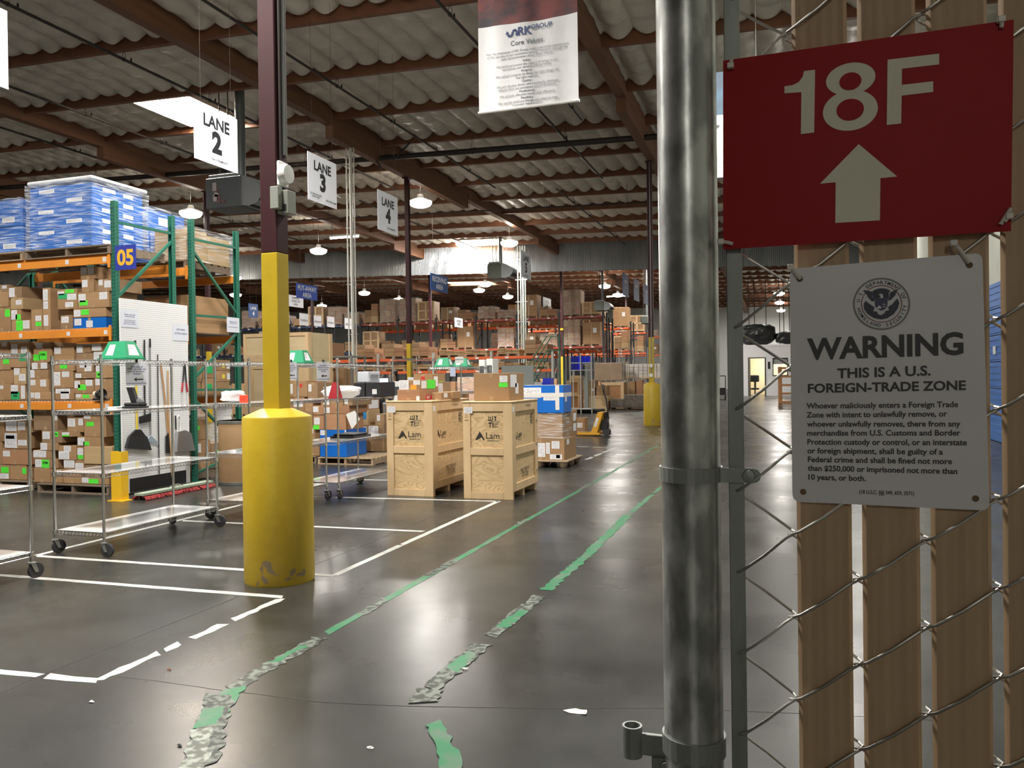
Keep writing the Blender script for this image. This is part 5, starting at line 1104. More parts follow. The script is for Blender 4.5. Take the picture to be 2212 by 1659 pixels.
def paper_x(px0, y0, px1, y1, X, label, lines, m_=None, name='paper_notice'):
    a, c = on_x(px0, (y0+y1)/2, X), on_x(px1, (y0+y1)/2, X); zt_, zb_ = on_x((px0+px1)/2, y0, X).z, on_x((px0+px1)/2, y1, X).z
    t = thing(name, label, 'notice', (X, (a.y+c.y)/2, zb_)); MB().box(X-.001, a.y, zb_, X, c.y, zt_).build('sheet', m_ or mat('white_notice_paper', (.62, .64, .72), .6), t, True)
    mb = MB(); H = zt_-zb_; W_ = c.y-a.y
    for body, fy, fs_, fit in lines: write(mb, body, (X+.0012, (a.y+c.y)/2, zb_+H*fy), (0, 1, 0), (0, 0, 1), H*fs_, .01, fit=W_*fit)
    mb.build('lettering', mat('notice_ink', (.08, .10, .22), .6), t, True); return t
paper_x(261, 669, 299, 707, PXP+.004, 'white notice at the upper left of the pegboard', [('Please return all\nCleaning Tools', .66, .11, .6), ('back to their place\nthrough the day so\nothers can use them', .30, .10, .7)])
paper_x(373, 701, 407, 736, PXP+.004, 'white RETURN AFTER USING notice on the pegboard', [('RETURN', .68, .15, .5), ('AFTER USING', .44, .15, .78)])
paper_x(490, 686, 517, 718, RX+.045, 'white notice taped to the last green post', [('Please return all\nCleaning Tools', .66, .11, .6), ('back to their place', .35, .10, .7)])
# yellow guard and dust mop, drum
p = on_z(252, 1083); t = thing('post_guard', 'yellow steel guard post on the floor at the corner of the rack', 'guard post', (p.x, p.y, 0))
gy = mat('amber_guard_paint', (.75, .45, .02), .4); zz = on_y(252, 976, p.y).z
MB().box(p.x-.085, p.y, .01, p.x+.085, p.y+.012, zz).box(p.x+.073, p.y+.012, .01, p.x+.085, p.y+.12, zz).box(p.x-.085, p.y+.012, .01, p.x-.073, p.y+.12, zz).build('channel', gy, t, True); MB().box(p.x-.13, p.y-.03, 0, p.x+.13, p.y+.14, .012).build('base_plate', gy, t, True)
a, c = on_z(300, 1081), on_z(452, 1051)
t = thing('dust_mop', 'long grey-green dust mop with red fringe lying below the pegboard', 'dust mop', (a.x, a.y, 0)); u = unit(c-a); s_ = Vector((u.y, -u.x, 0)); L = (c-a).length
mb = MB(); rr_ = random.Random(3)
for i in range(200):
    q = a+u*(L*rr_.random()); sd = rr_.choice((-1, 1)); l_ = rr_.uniform(.05, .09)
    mb.tube([q+s_*sd*.05+Vector((0, 0, .05)), q+s_*sd*(.05+l_*.6)+u*rr_.uniform(-.03, .03)+Vector((0, 0, .035)), q+s_*sd*(.05+l_)+u*rr_.uniform(-.05, .05)+Vector((0, 0, .008))], .008, 5)
mb.build('fringe', mat('red_mop_yarn', (.26, .03, .03), .95), t, True)['kind'] = 'stuff'
MB().beam(a+Vector((0, 0, .075)), c+Vector((0, 0, .075)), .15, .03).build('mop_pad', mat('sage_mop_cloth', (.27, .33, .25), .9), t, True)
m_ = (a+c)/2; mb = MB()
for dx in (-.14, -.05, .05, .14): mb.tube([m_+u*dx-s_*.05+Vector((0, 0, .07)), m_+u*dx*.3+Vector((0, 0, .13)), m_+u*dx+s_*.05+Vector((0, 0, .07))], .006, 6)
mb.build('wire_frame', chrome, t, True)
p = on_z(489, 1049); t = thing('fibre_drum', 'brown fibre drum with steel rim standing right of the last green post', 'drum', (p.x, p.y+.29, 0)); zz = on_y(489, 909, p.y+.1).z
MB().lathe([(.28, 0), (.285, .01), (.285, zz-.02), (.28, zz)], 40, (p.x, p.y+.29, 0)).build('drum_body', cardboard('fibre_drum_board', (.33, .205, .105), (.29, .18, .09)), t, True)
for z in (.0, zz-.05): MB().lathe([(.283, z), (.291, z+.005), (.291, z+.045), (.283, z+.05)], 40, (p.x, p.y+.29, 0)).build('rim', mat('dull_steel_rim', (.22, .22, .2), .4, metal=.7), t, True)
MB().lathe([(.275, zz-.01), (.27, zz-.005)], 40, (p.x, p.y+.29, 0)).build('lid', mat('drum_lid_brown', (.20, .14, .09), .6), t, True)
# ---- carts
wire_cart(-6.33, 5.62, -5.76, 7.13, 'chrome wire shelf cart with green bin on top, left of the yellow column', angles=(1.3, .15, 2.9, .3))
wire_cart(-6.28, 3.32, -5.70, 4.84, 'chrome wire shelf cart cut off by the left edge', shelves=(.21, .74, 1.30, 1.79), lined=(0, 1, 2), angles=(0, .5, 1, 1.4))
wire_cart(-6.2, 7.52, -5.62, 9.08, 'chrome wire shelf cart partly hidden behind the yellow column', angles=(.5, .5, 0, 1.5))
wire_cart(-6.1, 9.18, -5.50, 10.74, 'chrome wire shelf cart with black bins, between yellow column and crates', angles=(.5, 1.6, 0, 1.5))
def bin_green(x, y, z, label):
    t = thing('green_bin', label, 'bin', (x, y, z)); mb = MB(); a, b_, h_ = .15, .095, .165
    P_ = [(-a, -a*.75), (a, -a*.75), (a, a*.75), (-a, a*.75)]; Q = [(-b_, -b_*.6), (b_, -b_*.6), (b_, b_*.6), (-b_, b_*.6)]
    mb.add([(x+p[0], y+p[1], z+.012) for p in P_]+[(x+p[0], y+p[1], z+h_) for p in Q], [(0,1,2,3),(7,6,5,4),(0,4,5,1),(1,5,6,2),(2,6,7,3),(3,7,4,0)]); mb.build('pyramid', mat('green_card_board', (.008, .27, .12), .5), t, True)
    MB().box(x-a-.012, y-a*.75-.012, z, x+a+.012, y+a*.75+.012, z+.012).build('flange', mat('green_card_board'), t, True)
    def on_face(sx0, sx1, sz0, sz1):
        def pt(u, v): k = a+(b_-a)*v; ky = a*.75+(b_*.6-a*.75)*v; return (x+k*u, y-ky-.002, z+.012+(h_-.012)*v)
        return MB().add([pt(sx0, sz0), pt(sx1, sz0), pt(sx1, sz1), pt(sx0, sz1)], [(0,1,2,3)])
    on_face(-.62, .0, .15, .8).build('paper_card', labw, t, True)
    def pt(u, v): k = a+(b_-a)*v; ky = a*.75+(b_*.6-a*.75)*v; return (x+k+.002, y+ky*u, z+.012+(h_-.012)*v)
    MB().add([pt(-.6, .15), pt(.6, .15), pt(.6, .8), pt(-.6, .8)], [(0,1,2,3)]).build('paper_card', labw, t, True); return t
bin_green(-5.80, 5.90, 1.768, 'green pyramid-shaped box on top of the wire cart before the pegboard'); bin_green(-5.85, 8.83, 1.768, 'green pyramid-shaped box on a cart, half behind the yellow column')
def cart_notice(px0, y0, px1, y1, X, label): return paper_x(px0, y0, px1, y1, X, label, [('Please place all\nNPI/RI tag\'s in the wire\nbracket next to the\ncomputer', .66, .095, .86), ('\u2190', .28, .30, .34), ('_________', .12, .10, .9)])
def arrow_x(t, X, yc, zc, s):
    MB().prism([(-1, 0), (-.35, .34), (-.45, .09), (1, .09), (1, -.09), (-.45, -.09), (-.35, -.34)], (X, yc, zc), (0, s, 0), (0, 0, s), (.0008, 0, 0)).build('arrow', ink2, t, True)
def notice(px0, y0, px1, y1, X, label):
    a, c = on_x(px0, (y0+y1)/2, X), on_x(px1, (y0+y1)/2, X); zt_, zb_ = on_x((px0+px1)/2, y0, X).z, on_x((px0+px1)/2, y1, X).z
    t = paper_x(px0, y0, px1, y1, X, label, [("Please place all\nNPI/RI tag's in the wire\nbracket next to the\ncomputer", .66, .10, .88)])
    arrow_x(t, X+.001, (a.y+c.y)/2+.02, zb_+(zt_-zb_)*.27, (c.y-a.y)*.22)
    MB().box(X, a.y+.01, zb_+(zt_-zb_)*.09, X+.0012, c.y-.01, zb_+(zt_-zb_)*.11).build('footer_line', navy2, t, True)
    MB().tube([(X, (a.y+c.y)/2, zt_), (X, (a.y+c.y)/2, zt_+.03)], .012, 6).build('binder_clip', blackm, t, True); return t
notice(272, 783, 318, 833, -5.74, 'white arrow notice clipped under the top shelf of the near cart'); notice(617, 782, 641, 821, -5.60, 'white arrow notice just right of the yellow column'); notice(684, 782, 712, 823, -5.60, 'white arrow notice behind the cart post, right of the other one')
# things on carts
t = thing('tape_gun', 'black plastic tape gun standing on the second shelf of the near cart', 'tape gun', (-5.95, 6.25, 1.307))
x, y, z = -5.93, 6.2, 1.3075
MB().box(x-.12, y-.06, z, x+.10, y+.06, z+.018, .006).box(x-.11, y-.05, z+.018, x+.09, y+.05, z+.05, .012).build('base', blackm, t, True)
MB().prism([(-.02, .04), (.05, .04), (-.01, .20), (-.08, .20)], (x-.02, y-.02, z), (1, 0, 0), (0, 0, 1), (0, .035, 0)).build('handle', blackm, t, True)
MB().lathe([(.03, -.02), (.03, .02)], 18, (x+.05, y, z+.065), 'y').build('tape_roll', mat('grey_tape_roll', (.25, .25, .26), .4), t, True)
t = thing('plastic_dish', 'small clear tray lying beside the black tape gun', 'tray', (-6.1, 6.2, 1.307)); MB().box(-6.2, 6.12, 1.307, -6.08, 6.30, 1.322, .004).build('tray_body', capm, t, True)
t = thing('red_box', 'small bright red box on the shelf right of the near cart', 'box', (-5.75, 7.72, 1.307)); MB().box(-5.83, 7.62, 1.307, -5.74, 7.70, 1.395, .004).build('box_body', mat('bright_red_card', (.80, .06, .02), .5), t, True); rect_text(t, 'N1', (-5.785, 7.617, 1.345), (1, 0, 0), .04, .03, redp)
t = thing('plastic_bag', 'crumpled clear plastic bag of papers left of the small red box', 'bag', (-5.9, 7.7, 1.307))
def blob(x0, y0, z0, x1, y1, z1, seed, amp=.25, n_=14, m=10):
    rr_ = random.Random(seed); mb = MB(); vs = []; fs = []
    for j in range(m+1):
        th = math.pi*j/m
        for i in range(n_):
            ph = 2*math.pi*i/n_; k = 1-amp*rr_.random(); c = lambda v: math.copysign(abs(v)**.6, v)
            vs.append(((x0+x1)/2+(x1-x0)/2*k*c(math.sin(th))*c(math.cos(ph)), (y0+y1)/2+(y1-y0)/2*k*c(math.sin(th))*c(math.sin(ph)), max(z0, (z0+z1)/2-(z1-z0)/2*k*c(math.cos(th)))))
    for j in range(m):
        for i in range(n_): fs.append((j*n_+i, j*n_+(i+1) % n_, (j+1)*n_+(i+1) % n_, (j+1)*n_+i))
    return mb.add(vs, fs)
bagm = mat('white_plastic_bag', (.66, .67, .69), .3, spec=.6)
blob(-6.12, 7.58, 1.307, -5.85, 7.85, 1.45, 4).build('bag_body', bagm, t, True)
# ================================================================== FLOOR MARKINGS
wtape = mat('white_floor_tape', (.52, .52, .49), .5, noise=(9, 6), col2=(.40, .40, .37), spec=.3); gtape = mat('green_floor_tape', (.025, .16, .07), .45, noise=(7, 8, (1, 1, 1), .44, .62), col2=(.10, .15, .11), spec=.3); worn = mat('torn_tape_residue', (.15, .17, .145), .5, noise=(24, 7, (1, 1, 1), .42, .56), col2=(.035, .04, .034), spec=.3)
jointm = mat('dark_floor_joint', (.03, .028, .025), .8)
def strip(name, label, pts, width, m_, gaps=(), rag=.004, seg=.12, parent=None, cat='floor tape', z=.0015, dirt=0.0, seed=1):
    """tape laid on the floor along photograph points; gaps: (from, to) fractions of its length that are torn away"""
    rr_ = random.Random(seed); P_ = [on_z(*p) for p in pts]; L = [0]
    for a, c in zip(P_, P_[1:]): L.append(L[-1]+(c-a).length)
    T = L[-1]
    def at(s_):
        for i in range(len(P_)-1):
            if s_ <= L[i+1] or i == len(P_)-2: k = (s_-L[i])/max(1e-6, L[i+1]-L[i]); return P_[i].lerp(P_[i+1], k), unit(P_[i+1]-P_[i])
    t = parent or thing(name, label, cat, (P_[0].x, P_[0].y, 0))
    cuts = [0.0]+[q for g in gaps for q in g]+[1.0]; k0 = 0
    for i in range(0, len(cuts), 2):
        a, c = cuts[i]*T, cuts[i+1]*T
        if c-a < .02: continue
        n_ = max(2, int((c-a)/seg)); vs = []
        for j in range(n_+1):
            p, d = at(a+(c-a)*j/n_); s_ = Vector((-d.y, d.x, 0)); e = (rr_.uniform(-1, 1)*.03 if j in (0, n_) else 0)
            vs += [p+s_*(width/2+rr_.uniform(-rag, rag))+d*e+Vector((0, 0, z)), p-s_*(width/2+rr_.uniform(-rag, rag))-d*e+Vector((0, 0, z))]
        fs = [(2*j, 2*j+1, 2*j+3, 2*j+2) for j in range(n_)]
        MB().add(vs+[v-Vector((0, 0, .0012)) for v in vs], fs+[tuple(q+len(vs) for q in f[::-1]) for f in fs]+[(2*j, 2*j+2, 2*j+2+len(vs), 2*j+len(vs)) for j in range(n_)]+[(2*j+3, 2*j+1, 2*j+1+len(vs), 2*j+3+len(vs)) for j in range(n_)]).build('tape_piece', m_, t, True)
    return t
strip('floor_tape', 'white floor tape ending left of the yellow sleeve base, nearest crossing line', [(-150, 1231), (610, 1290)], .064, wtape)
strip('floor_tape', 'worn broken white floor tape running diagonally in the lower left', [(210, 1470), (606, 1294)], .064, wtape, ((.27, .30), (.38, .44), (.62, .68)), .012, .06, seed=4)
strip('floor_tape', 'white floor tape at the very left edge near the bottom', [(-200, 1432), (208, 1471)], .064, wtape, ((.72, .75),), .008, seed=5)
strip('floor_tape', 'white floor tape running behind the yellow sleeve to its right', [(80, 1201), (722, 1244)], .064, wtape)
strip('floor_tape', 'long white floor tape from the sleeve corner to the right-hand crate', [(722, 1243), (1078, 1082)], .064, wtape, ((.30, .305),), .003, seed=7)
strip('floor_tape', 'white floor tape passing diagonally under the near wire cart', [(78, 1200), (560, 1081)], .064, wtape)
strip('floor_tape', 'white crossing floor tape right of the yellow sleeve, before the crates', [(394, 1125), (915, 1148)], .064, wtape)
strip('floor_tape', 'white crossing floor tape at the foot of both crates', [(640, 1072), (1078, 1083)], .064, wtape)
strip('floor_tape', 'white floor tape left of the left crate, near the cart wheels', [(760, 1036), (838, 1037.5)], .064, wtape)
strip('floor_tape', 'faint worn white tape in the aisle right of the fluted pallet', [(1266, 993), (1330, 967)], .08, wtape, ((.2, .26), (.5, .55)), .012, .1, seed=9)
strip('floor_tape', 'short faint white crossing tape right of the fluted pallet', [(1247, 964.5), (1312, 967)], .07, wtape, ((.4, .5),), .01, .1, seed=10)
g1 = strip('floor_tape', 'long torn green floor tape, left of the two, bending down at the bottom', [(1424, 960), (1325, 1018), (705, 1368)], .06, gtape, ((.30, .303),), .006, .15, seed=11)
for pts, m_, w_, sd in (([(690, 1378), (560, 1452), (500, 1490)], worn, .10, 12), ([(655, 1395), (590, 1432)], gtape, .05, 13), ([(505, 1487), (455, 1560)], gtape, .10, 14), ([(478, 1500), (430, 1659)], worn, .13, 15), ([(462, 1530), (440, 1570)], gtape, .10, 16), ([(440, 1575), (405, 1700)], mat('silvery_torn_tape', (.24, .27, .23), .4, noise=(22, 6, (1, 1, 1), .42, .56), col2=(.05, .06, .045), spec=.4), .09, 17)):
    strip('', '', pts, w_, m_, (), .016, .035, parent=g1, z=.0022+.0004*(sd-12), seed=sd)
for k_, (a_, b_) in enumerate(((.06, .09), (.2, .24), (.4, .43), (.62, .7), (.82, .9))):
    Pa, Pb = (1424, 960), (705, 1368); strip('', '', [(Pa[0]+(Pb[0]-Pa[0])*q, Pa[1]+(Pb[1]-Pa[1])*q+(4 if q < .15 else 0)) for q in (a_, b_)], .07, worn, (), .018, .05, parent=g1, z=.0024, seed=50+k_)
g2 = strip('floor_tape', 'torn green floor tape, right of the two, nearer the fence post', [(1440, 1043), (1362, 1108)], .06, gtape, ((.4, .45),), .012, .08, seed=21)
for pts, m_, w_, sd in (([(1358, 1112), (1262, 1205), (1180, 1275)], gtape, .09, 22), ([(1165, 1288), (1060, 1375)], worn, .10, 23), ([(1130, 1318), (1085, 1356)], gtape, .07, 24), ([(1040, 1392), (930, 1488)], worn, .11, 25), ([(1020, 1410), (975, 1450)], gtape, .07, 26), ([(930, 1490), (912, 1518)], worn, .13, 27), ([(938, 1562), (955, 1605), (985, 1690)], gtape, .085, 28)):
    strip('', '', pts, w_, m_, (), .015, .04, parent=g2, z=.0022+.0004*(sd-22), seed=sd)
for nm, pts in (('control_joint', [(0, 1499), (83, 1461), (518, 1288)]), ('control_joint', [(660, 1228), (776, 1182), (1010, 1085)]), ('floor_crack', [(262, 1463), (330, 1470), (400, 1480), (490, 1493), (560, 1500), (680, 1516), (830, 1524), (1000, 1528), (1200, 1530), (1440, 1530), (1700, 1540), (2100, 1560)]), ('control_joint', [(1000, 1010), (1330, 935), (1440, 900)])):
    strip(nm, '', pts, .0035 if nm == 'floor_crack' else .006, jointm, (), .002, .07, parent=floor, z=.0009, seed=31)
for c_ in floor.children: c_.name = 'floor_joint'
rr_ = random.Random(77)
def scrap(px, py, s_, label, m_, seed):
    p = on_z(px, py); q = random.Random(seed); n_ = 9
    pl = [(math.cos(2*math.pi*i/n_)*s_*q.uniform(.5, 1)*1.6, math.sin(2*math.pi*i/n_)*s_*q.uniform(.4, 1)) for i in range(n_)]
    t = thing('paper_scrap', label, 'litter', (p.x, p.y, 0)); MB().add([(p.x, p.y, .012)]+[(p.x+a, p.y+b_, .001+.006*q.random()) for a, b_ in pl], [(0, i+1, (i+1) % n_+1) for i in range(n_)]).build('scrap_sheet', m_, t, True)
scrap(1248, 1538, .045, 'torn white scrap of paper on the floor left of the fence post', wht, 3)
for k, (px, py, m_, lb) in enumerate(((800, 1617, wht, 'tiny white crumb on the floor at bottom centre'), (365, 1447, mat('brown_crumb', (.2, .08, .04), .8), 'small brown scrap right of the broken white tape'), (198, 1517, wht, 'tiny white shred near the lower left corner'), (1259, 1105, jointm, 'small black crumb between the green tapes'), (388, 1612, jointm, 'small dark crumb left of the bent green tape'), (1005, 1446, wht, 'pale crumb beside the right green tape'))): scrap(px, py, .012, lb, m_, k)
# ================================================================== CRATES
plym = bpy.data.materials.new('plywood_grain'); plym.use_nodes = True; nt = plym.node_tree; n = nt.nodes; b = n['Principled BSDF']; b.inputs['Roughness'].default_value = .6
tc = n.new('ShaderNodeTexCoord'); mp = n.new('ShaderNodeMapping'); mp.inputs['Scale'].default_value = (1.0, 1.0, 3.2); nt.links.new(tc.outputs['Object'], mp.inputs[0])
wv = n.new('ShaderNodeTexNoise'); wv.inputs['Scale'].default_value = 1.9; wv.inputs['Detail'].default_value = 2; wv.inputs['Distortion'].default_value = .8; nt.links.new(mp.outputs[0], wv.inputs['Vector'])
q1 = n.new('ShaderNodeMath'); q1.operation = 'MULTIPLY'; q1.inputs[1].default_value = 14; nt.links.new(wv.outputs['Fac'], q1.inputs[0]); q2 = n.new('ShaderNodeMath'); q2.operation = 'PINGPONG'; q2.inputs[1].default_value = .5; nt.links.new(q1.outputs[0], q2.inputs[0])
cr = n.new('ShaderNodeValToRGB'); cr.color_ramp.elements[0].position = .02; cr.color_ramp.elements[0].color = (.50, .34, .17, 1); cr.color_ramp.elements[1].position = .35; cr.color_ramp.elements[1].color = (.67, .49, .27, 1); nt.links.new(q2.outputs[0], cr.inputs[0]); nt.links.new(cr.outputs[0], b.inputs['Base Color'])
pine = mat('pine_board', (.68, .49, .28), .6, noise=(3.5, 6, (1.5, 1.5, .5)), col2=(.57, .40, .22), rnd=.1)
stencil = mat('black_stencil_ink', (.03, .025, .02), .7); stencil2 = mat('faded_stencil_ink', (.16, .12, .08), .8)
def crate(x0, y0, x1, y1, H, label, pal=1, lid=.018, base=0.0, marks=True, cols=1):
    t = thing('wooden_crate', label, 'crate', ((x0+x1)/2, (y0+y1)/2, base)); th = .022; w_, d_ = x1-x0, y1-y0; z0 = base; zs = base+.095
    MB().box(x0+th, y0+th, zs, x1-th, y1-th, base+H-.02).build('plywood_panel', plym, t, True)
    F = lambda a, b_, c, d: MB().box(x0+w_*a, y0, z0+H*(1-d), x0+w_*b_, y0+th, z0+H*(1-c), .002).build('frame_board', pine, t, True)
    F(.0, .15, .0, 1); F(.82, 1.0, .0, 1); F(.152, .818, .0, .09); F(.152, .818, .47, .545); F(.152, .818, .925, 1)
    zz = (1-(zs-z0)/H)
    G = lambda a, b_, c, d: MB().box(x1-th, y0+th+(d_-th)*a, z0+H*(1-d), x1, y0+th+(d_-th)*b_, z0+H*(1-c), .002).build('frame_board', pine, t, True)
    G(.0, .12, .10, zz); G(.88, 1, .10, zz); G(0, 1, .0, .098); G(.122, .878, .47, .55); G(0, 1, zz+.001, zz) if False else None; G(.122, .878, zz-.08, zz)
    for yy in (y0+.03, y0+d_*.42, y1-.11):
        MB().box(x0+.02, yy, z0, x1-.02, yy+.08, zs-.001).build('skid_block', pine, t, True)
    MB().box(x0-.008, y0-.012, base+H, x1+.008, y1+.008, base+H+lid, .003).build('lid', pine, t, True)
    if marks:
        sticker_front(t, .03, .045, .20, .11, 'w', (x0, y0, z0, x1, y0, z0+H)); sticker_side(t, .02, .04, .075, .10, 'w', (x0, y0, z0, x1, y1, z0+H))
        def lam(o, u, s_, nm):
            n_ = Vector((u[1], -u[0], 0)); mb = MB(); o = Vector(o)+n_*.0015; U = Vector(u)
            mb.prism([(-.62, -.35), (-.05, .62), (.18, .0), (-.12, -.18), (-.38, -.35)], o-U*s_*.85, U*s_, (0, 0, s_), n_*.0008); mb.prism([(-.0, .53), (.50, -.35), (.30, -.35), (.10, -.02)], o-U*s_*.82, U*s_, (0, 0, s_), n_*.0008)
            write(mb, 'Lam', o+U*s_*.62+Vector((0, 0, s_*.14)), u, (0, 0, 1), s_*1.0, .002); write(mb, 'RESEARCH', o+U*s_*.62-Vector((0, 0, s_*.42)), u, (0, 0, 1), s_*.27, .0); return mb.build(nm, stencil, t, True)
        lam((x0+w_*.49, y0+th-.0015, z0+H*.645), (1, 0, 0), .115, 'stencilled_logo'); lam((x1-th+.0015, y0+d_*.26, z0+H*.645), (0, 1, 0), .115, 'stencilled_logo')
        def care(o, u, s_, k=1.0):
            U = Vector(u); n_ = Vector((u[1], -u[0], 0)); o = Vector(o)+n_*.0015; mb = MB(); Z = Vector((0, 0, 1))
            def P2(a, c): return o+U*a*s_+Z*c*s_
            for a in (-.62, -.30): mb.prism([(-.04, -.2), (.04, -.2), (.04, .12), (.12, .12), (0, .3), (-.12, .12), (-.04, .12)], P2(a, .55), U*s_, Z*s_, n_*.0008)
            mb.beam(P2(-.78, .26), P2(-.14, .26), .012, .001, tuple(n_)); mb.beam(P2(0, .9), P2(0, .2), .010, .001, tuple(n_)); mb.beam(P2(0, -.1), P2(0, -.8), .010, .001, tuple(n_))
            mb.prism([(-.16, .38), (-.02, .38), (.02, .22), (.06, .38), (.18, .38), (.13, .10), (.02, .02), (-.11, .10)], P2(.42, .50), U*s_, Z*s_, n_*.0008); mb.beam(P2(.43, .52), P2(.43, .3), .01, .001, tuple(n_)); mb.beam(P2(.3, .28), P2(.56, .28), .01, .001, tuple(n_))
            mb.prism([(-.3, -.02)]+[(.3*math.cos(q), .22*math.sin(q)-.02) for q in [math.pi*(1-i/8) for i in range(9)]]+[(.3, -.02)], P2(-.42, -.22), U*s_, Z*s_, n_*.0008); mb.beam(P2(-.42, -.2), P2(-.42, -.72), .012, .001, tuple(n_)); mb.beam(P2(-.42, -.72), P2(-.54, -.66), .012, .001, tuple(n_))
            write(mb, 'FRAGILE\nKEEP\nDRY', P2(.46, -.32), u, Z, .032*k, .0); return mb.build('handling_symbols', stencil, t, True)
        care((x0+w_*.60, y0+th-.0015, z0+H*.80), (1, 0, 0), .085); care((x1-th+.0015, y0+d_*.80, z0+H*.80), (0, 1, 0), .085)
        mb = MB(); 
        for q in range(3):
            a = math.radians(90+120*q); c_, s_ = math.cos(a), math.sin(a); b2 = math.radians(90+120*(q+1)); o = Vector((x0+w_*.075, y0-.0015, z0+H*.86)); r_ = .027
            mb.beam(o+Vector((c_*r_, 0, s_*r_)), o+Vector((math.cos(b2)*r_*.6+c_*r_*.25, 0, math.sin(b2)*r_*.6+s_*r_*.25)), .001, .006, (0, 1, 0))
        write(mb, 'WW', (x0+w_*.075, y0-.0015, z0+H*.815), (1, 0, 0), (0, 0, 1), .026, .02); mb.build('recycling_mark', stencil, t, True)
        mb = MB(); write(mb, '1 125.236.315', (x1+.0015, y0+d_*.60, z0+H*.955), (0, 1, 0), (0, 0, 1), .045, .01); mb.build('stencilled_number', stencil2, t, True)
        mb = MB(); write(mb, 'HEAT TREATED\nCRATE No 2\nHT  US 418', (x1-th+.0015, y0+d_*.52, z0+H*.24), (0, 1, 0), (0, 0, 1), .055, .012, line=.8); mb.build('stencilled_lines', stencil2, t, True)
        for zf in (.78, .52, .22):
            mb = MB(); yy = y1-.03; mb.tube([(x1+.002, yy-.06, z0+H*zf), (x1+.008, yy-.01, z0+H*zf+.012), (x1+.008, yy, z0+H*zf), (x1+.008, yy-.01, z0+H*zf-.012), (x1+.002, yy-.06, z0+H*zf)], .003, 6); mb.build('spring_clip', cond, t, True)
    return t
CH = 1.245
a, c = on_y(837, 1060, 9.66), on_y(936, 1060, 9.66); crate(a.x, 9.66, c.x, 10.92, CH, 'tall pale plywood crate on the left, carrying several small cartons')
a2, c2_ = on_y(1002, 1060, 9.64), on_y(1108, 1060, 9.64); crate(a2.x, 9.64, c2_.x, 10.75, CH-.01, 'tall pale plywood crate on the right, carrying one big carton')
ZC = CH+.0195
def ct(px0, px1, ytop, Y, base, d_, label, m_=None, st=(), side=(), **k):
    p, q = on_y(px0, ytop, Y), on_y(px1, ytop, Y); return carton_at(p.x, Y, base, q.x, Y+d_, p.z*.5+q.z*.5, label, m_, st, side, **k)
t, B = ct(1023, 1099, 806, 9.80, ZC-.01, .62, 'big square carton on the right-hand crate', CB[0], ((.74, .10, .96, .33, 'w'), (.72, .35, .96, .51, 'g')), ((.08, .06, .50, .52, 'w'), (.40, .38, .62, .76, 'w')))
def hpx(y0, Y, H): pass
t, B = ct(858, 906, 842, 9.74, ZC, .55, 'long reddish carton with red sticker on the left-hand crate', CB[2], ((.86, .6, 1.0, .98, 'w'),), ((.35, .55, .85, .98, 'r'),)); ztl = B[5]
rect_text(t, 'HOT', (B[3]+.0035, (B[1]+B[4])/2, B[2]+.035), (0, 1, 0), .05, .03, wht)
t, B = ct(862, 908, 821, 9.78, ztl+.001, .5, 'carton with white labels and orange sticker lying on the long reddish one', CB[0], ((.0, .02, .45, .98, 'w'), (.55, .5, .82, .98, 'o'), (.68, .05, .98, .5, 'w')), ((.05, .1, .38, .9, 'w'), (.42, .0, .95, .95, 'G')))
ct(893, 934, 808, 10.42, ZC, .45, 'carton with red arrow behind the labelled one on the left crate', CB[0], ((.4, .1, .6, .3, 'r'),), ((.1, .1, .4, .5, 'w'), (.5, .3, .8, .6, 'g')))
ct(933, 953, 848, 10.0, ZC, .3, 'small carton, left of the two at the right end of the crate', CB[0], (), ((.3, .1, .7, .7, 'w'),)); t, B = ct(956, 978, 846, 10.3, ZC, .3, 'small carton, right of the two at the right end of the crate', CB[0], ((.3, .05, .65, .55, 'w'),))
ct(941, 958, 824, 10.44, B[5]-.0, .28, 'small carton with white label and green strip, leaning at the back of the crate', CB[1], ((.05, .1, .95, .75, 'w'), (.05, .78, .98, .98, 'G'))) if False else ct(941, 957, 825, 10.62, ZC, .28, 'small carton with white label and green strip at the back of the left crate', CB[1], ((.05, .1, .95, .70, 'w'), (.05, .72, .98, .90, 'G')))
# ---- fluted pallet with wrapped blue tote
def molded_pallet(x, y, w_, d_, label):
    t = thing('fluted_pallet', label, 'pallet', (x+w_/2, y+d_/2, 0)); pm = mat('pressed_wood_pallet', (.36, .265, .17), .8, noise=(14, 5), col2=(.27, .20, .13))
    MB().box(x, y, .105, x+w_, y+d_, .135, .012).build('deck', pm, t, True)
    for i in range(3):
        for j in range(3): MB().lathe([(.035, 0), (.055, .02), (.085, .106)], 12, (x+.10+(w_-.2)*i/2, y+.10+(d_-.2)*j/2, 0)).build('foot', pm, t, True)
    return t
q = on_y(1226, 1010, 13.15); xr_ = q.x; molded_pallet(xr_-1.05, 13.15, 1.05, 1.1, 'pressed-wood fluted pallet under the taped blue tote')
xa_ = xr_-.95
z1 = on_y(1200, 948, 13.25).z; z2_ = on_y(1200, 893, 13.25).z; z3 = on_y(1200, 832, 13.25).z
XB = on_y(1219, 970, 13.2).x
carton_at(XB-.85, 13.2, .1355, XB, 14.0, z1, 'large brown carton at the bottom of the fluted pallet stack', CB[0], ((.42, .2, .6, .85, 'w'), (.62, .18, .70, .7, 'w'), (.74, .1, .9, .45, 'w'), (.70, .72, .95, .96, 'w'), (.83, .74, .91, .90, 'G')), ((.2, .05, .4, .3, 'w'),))
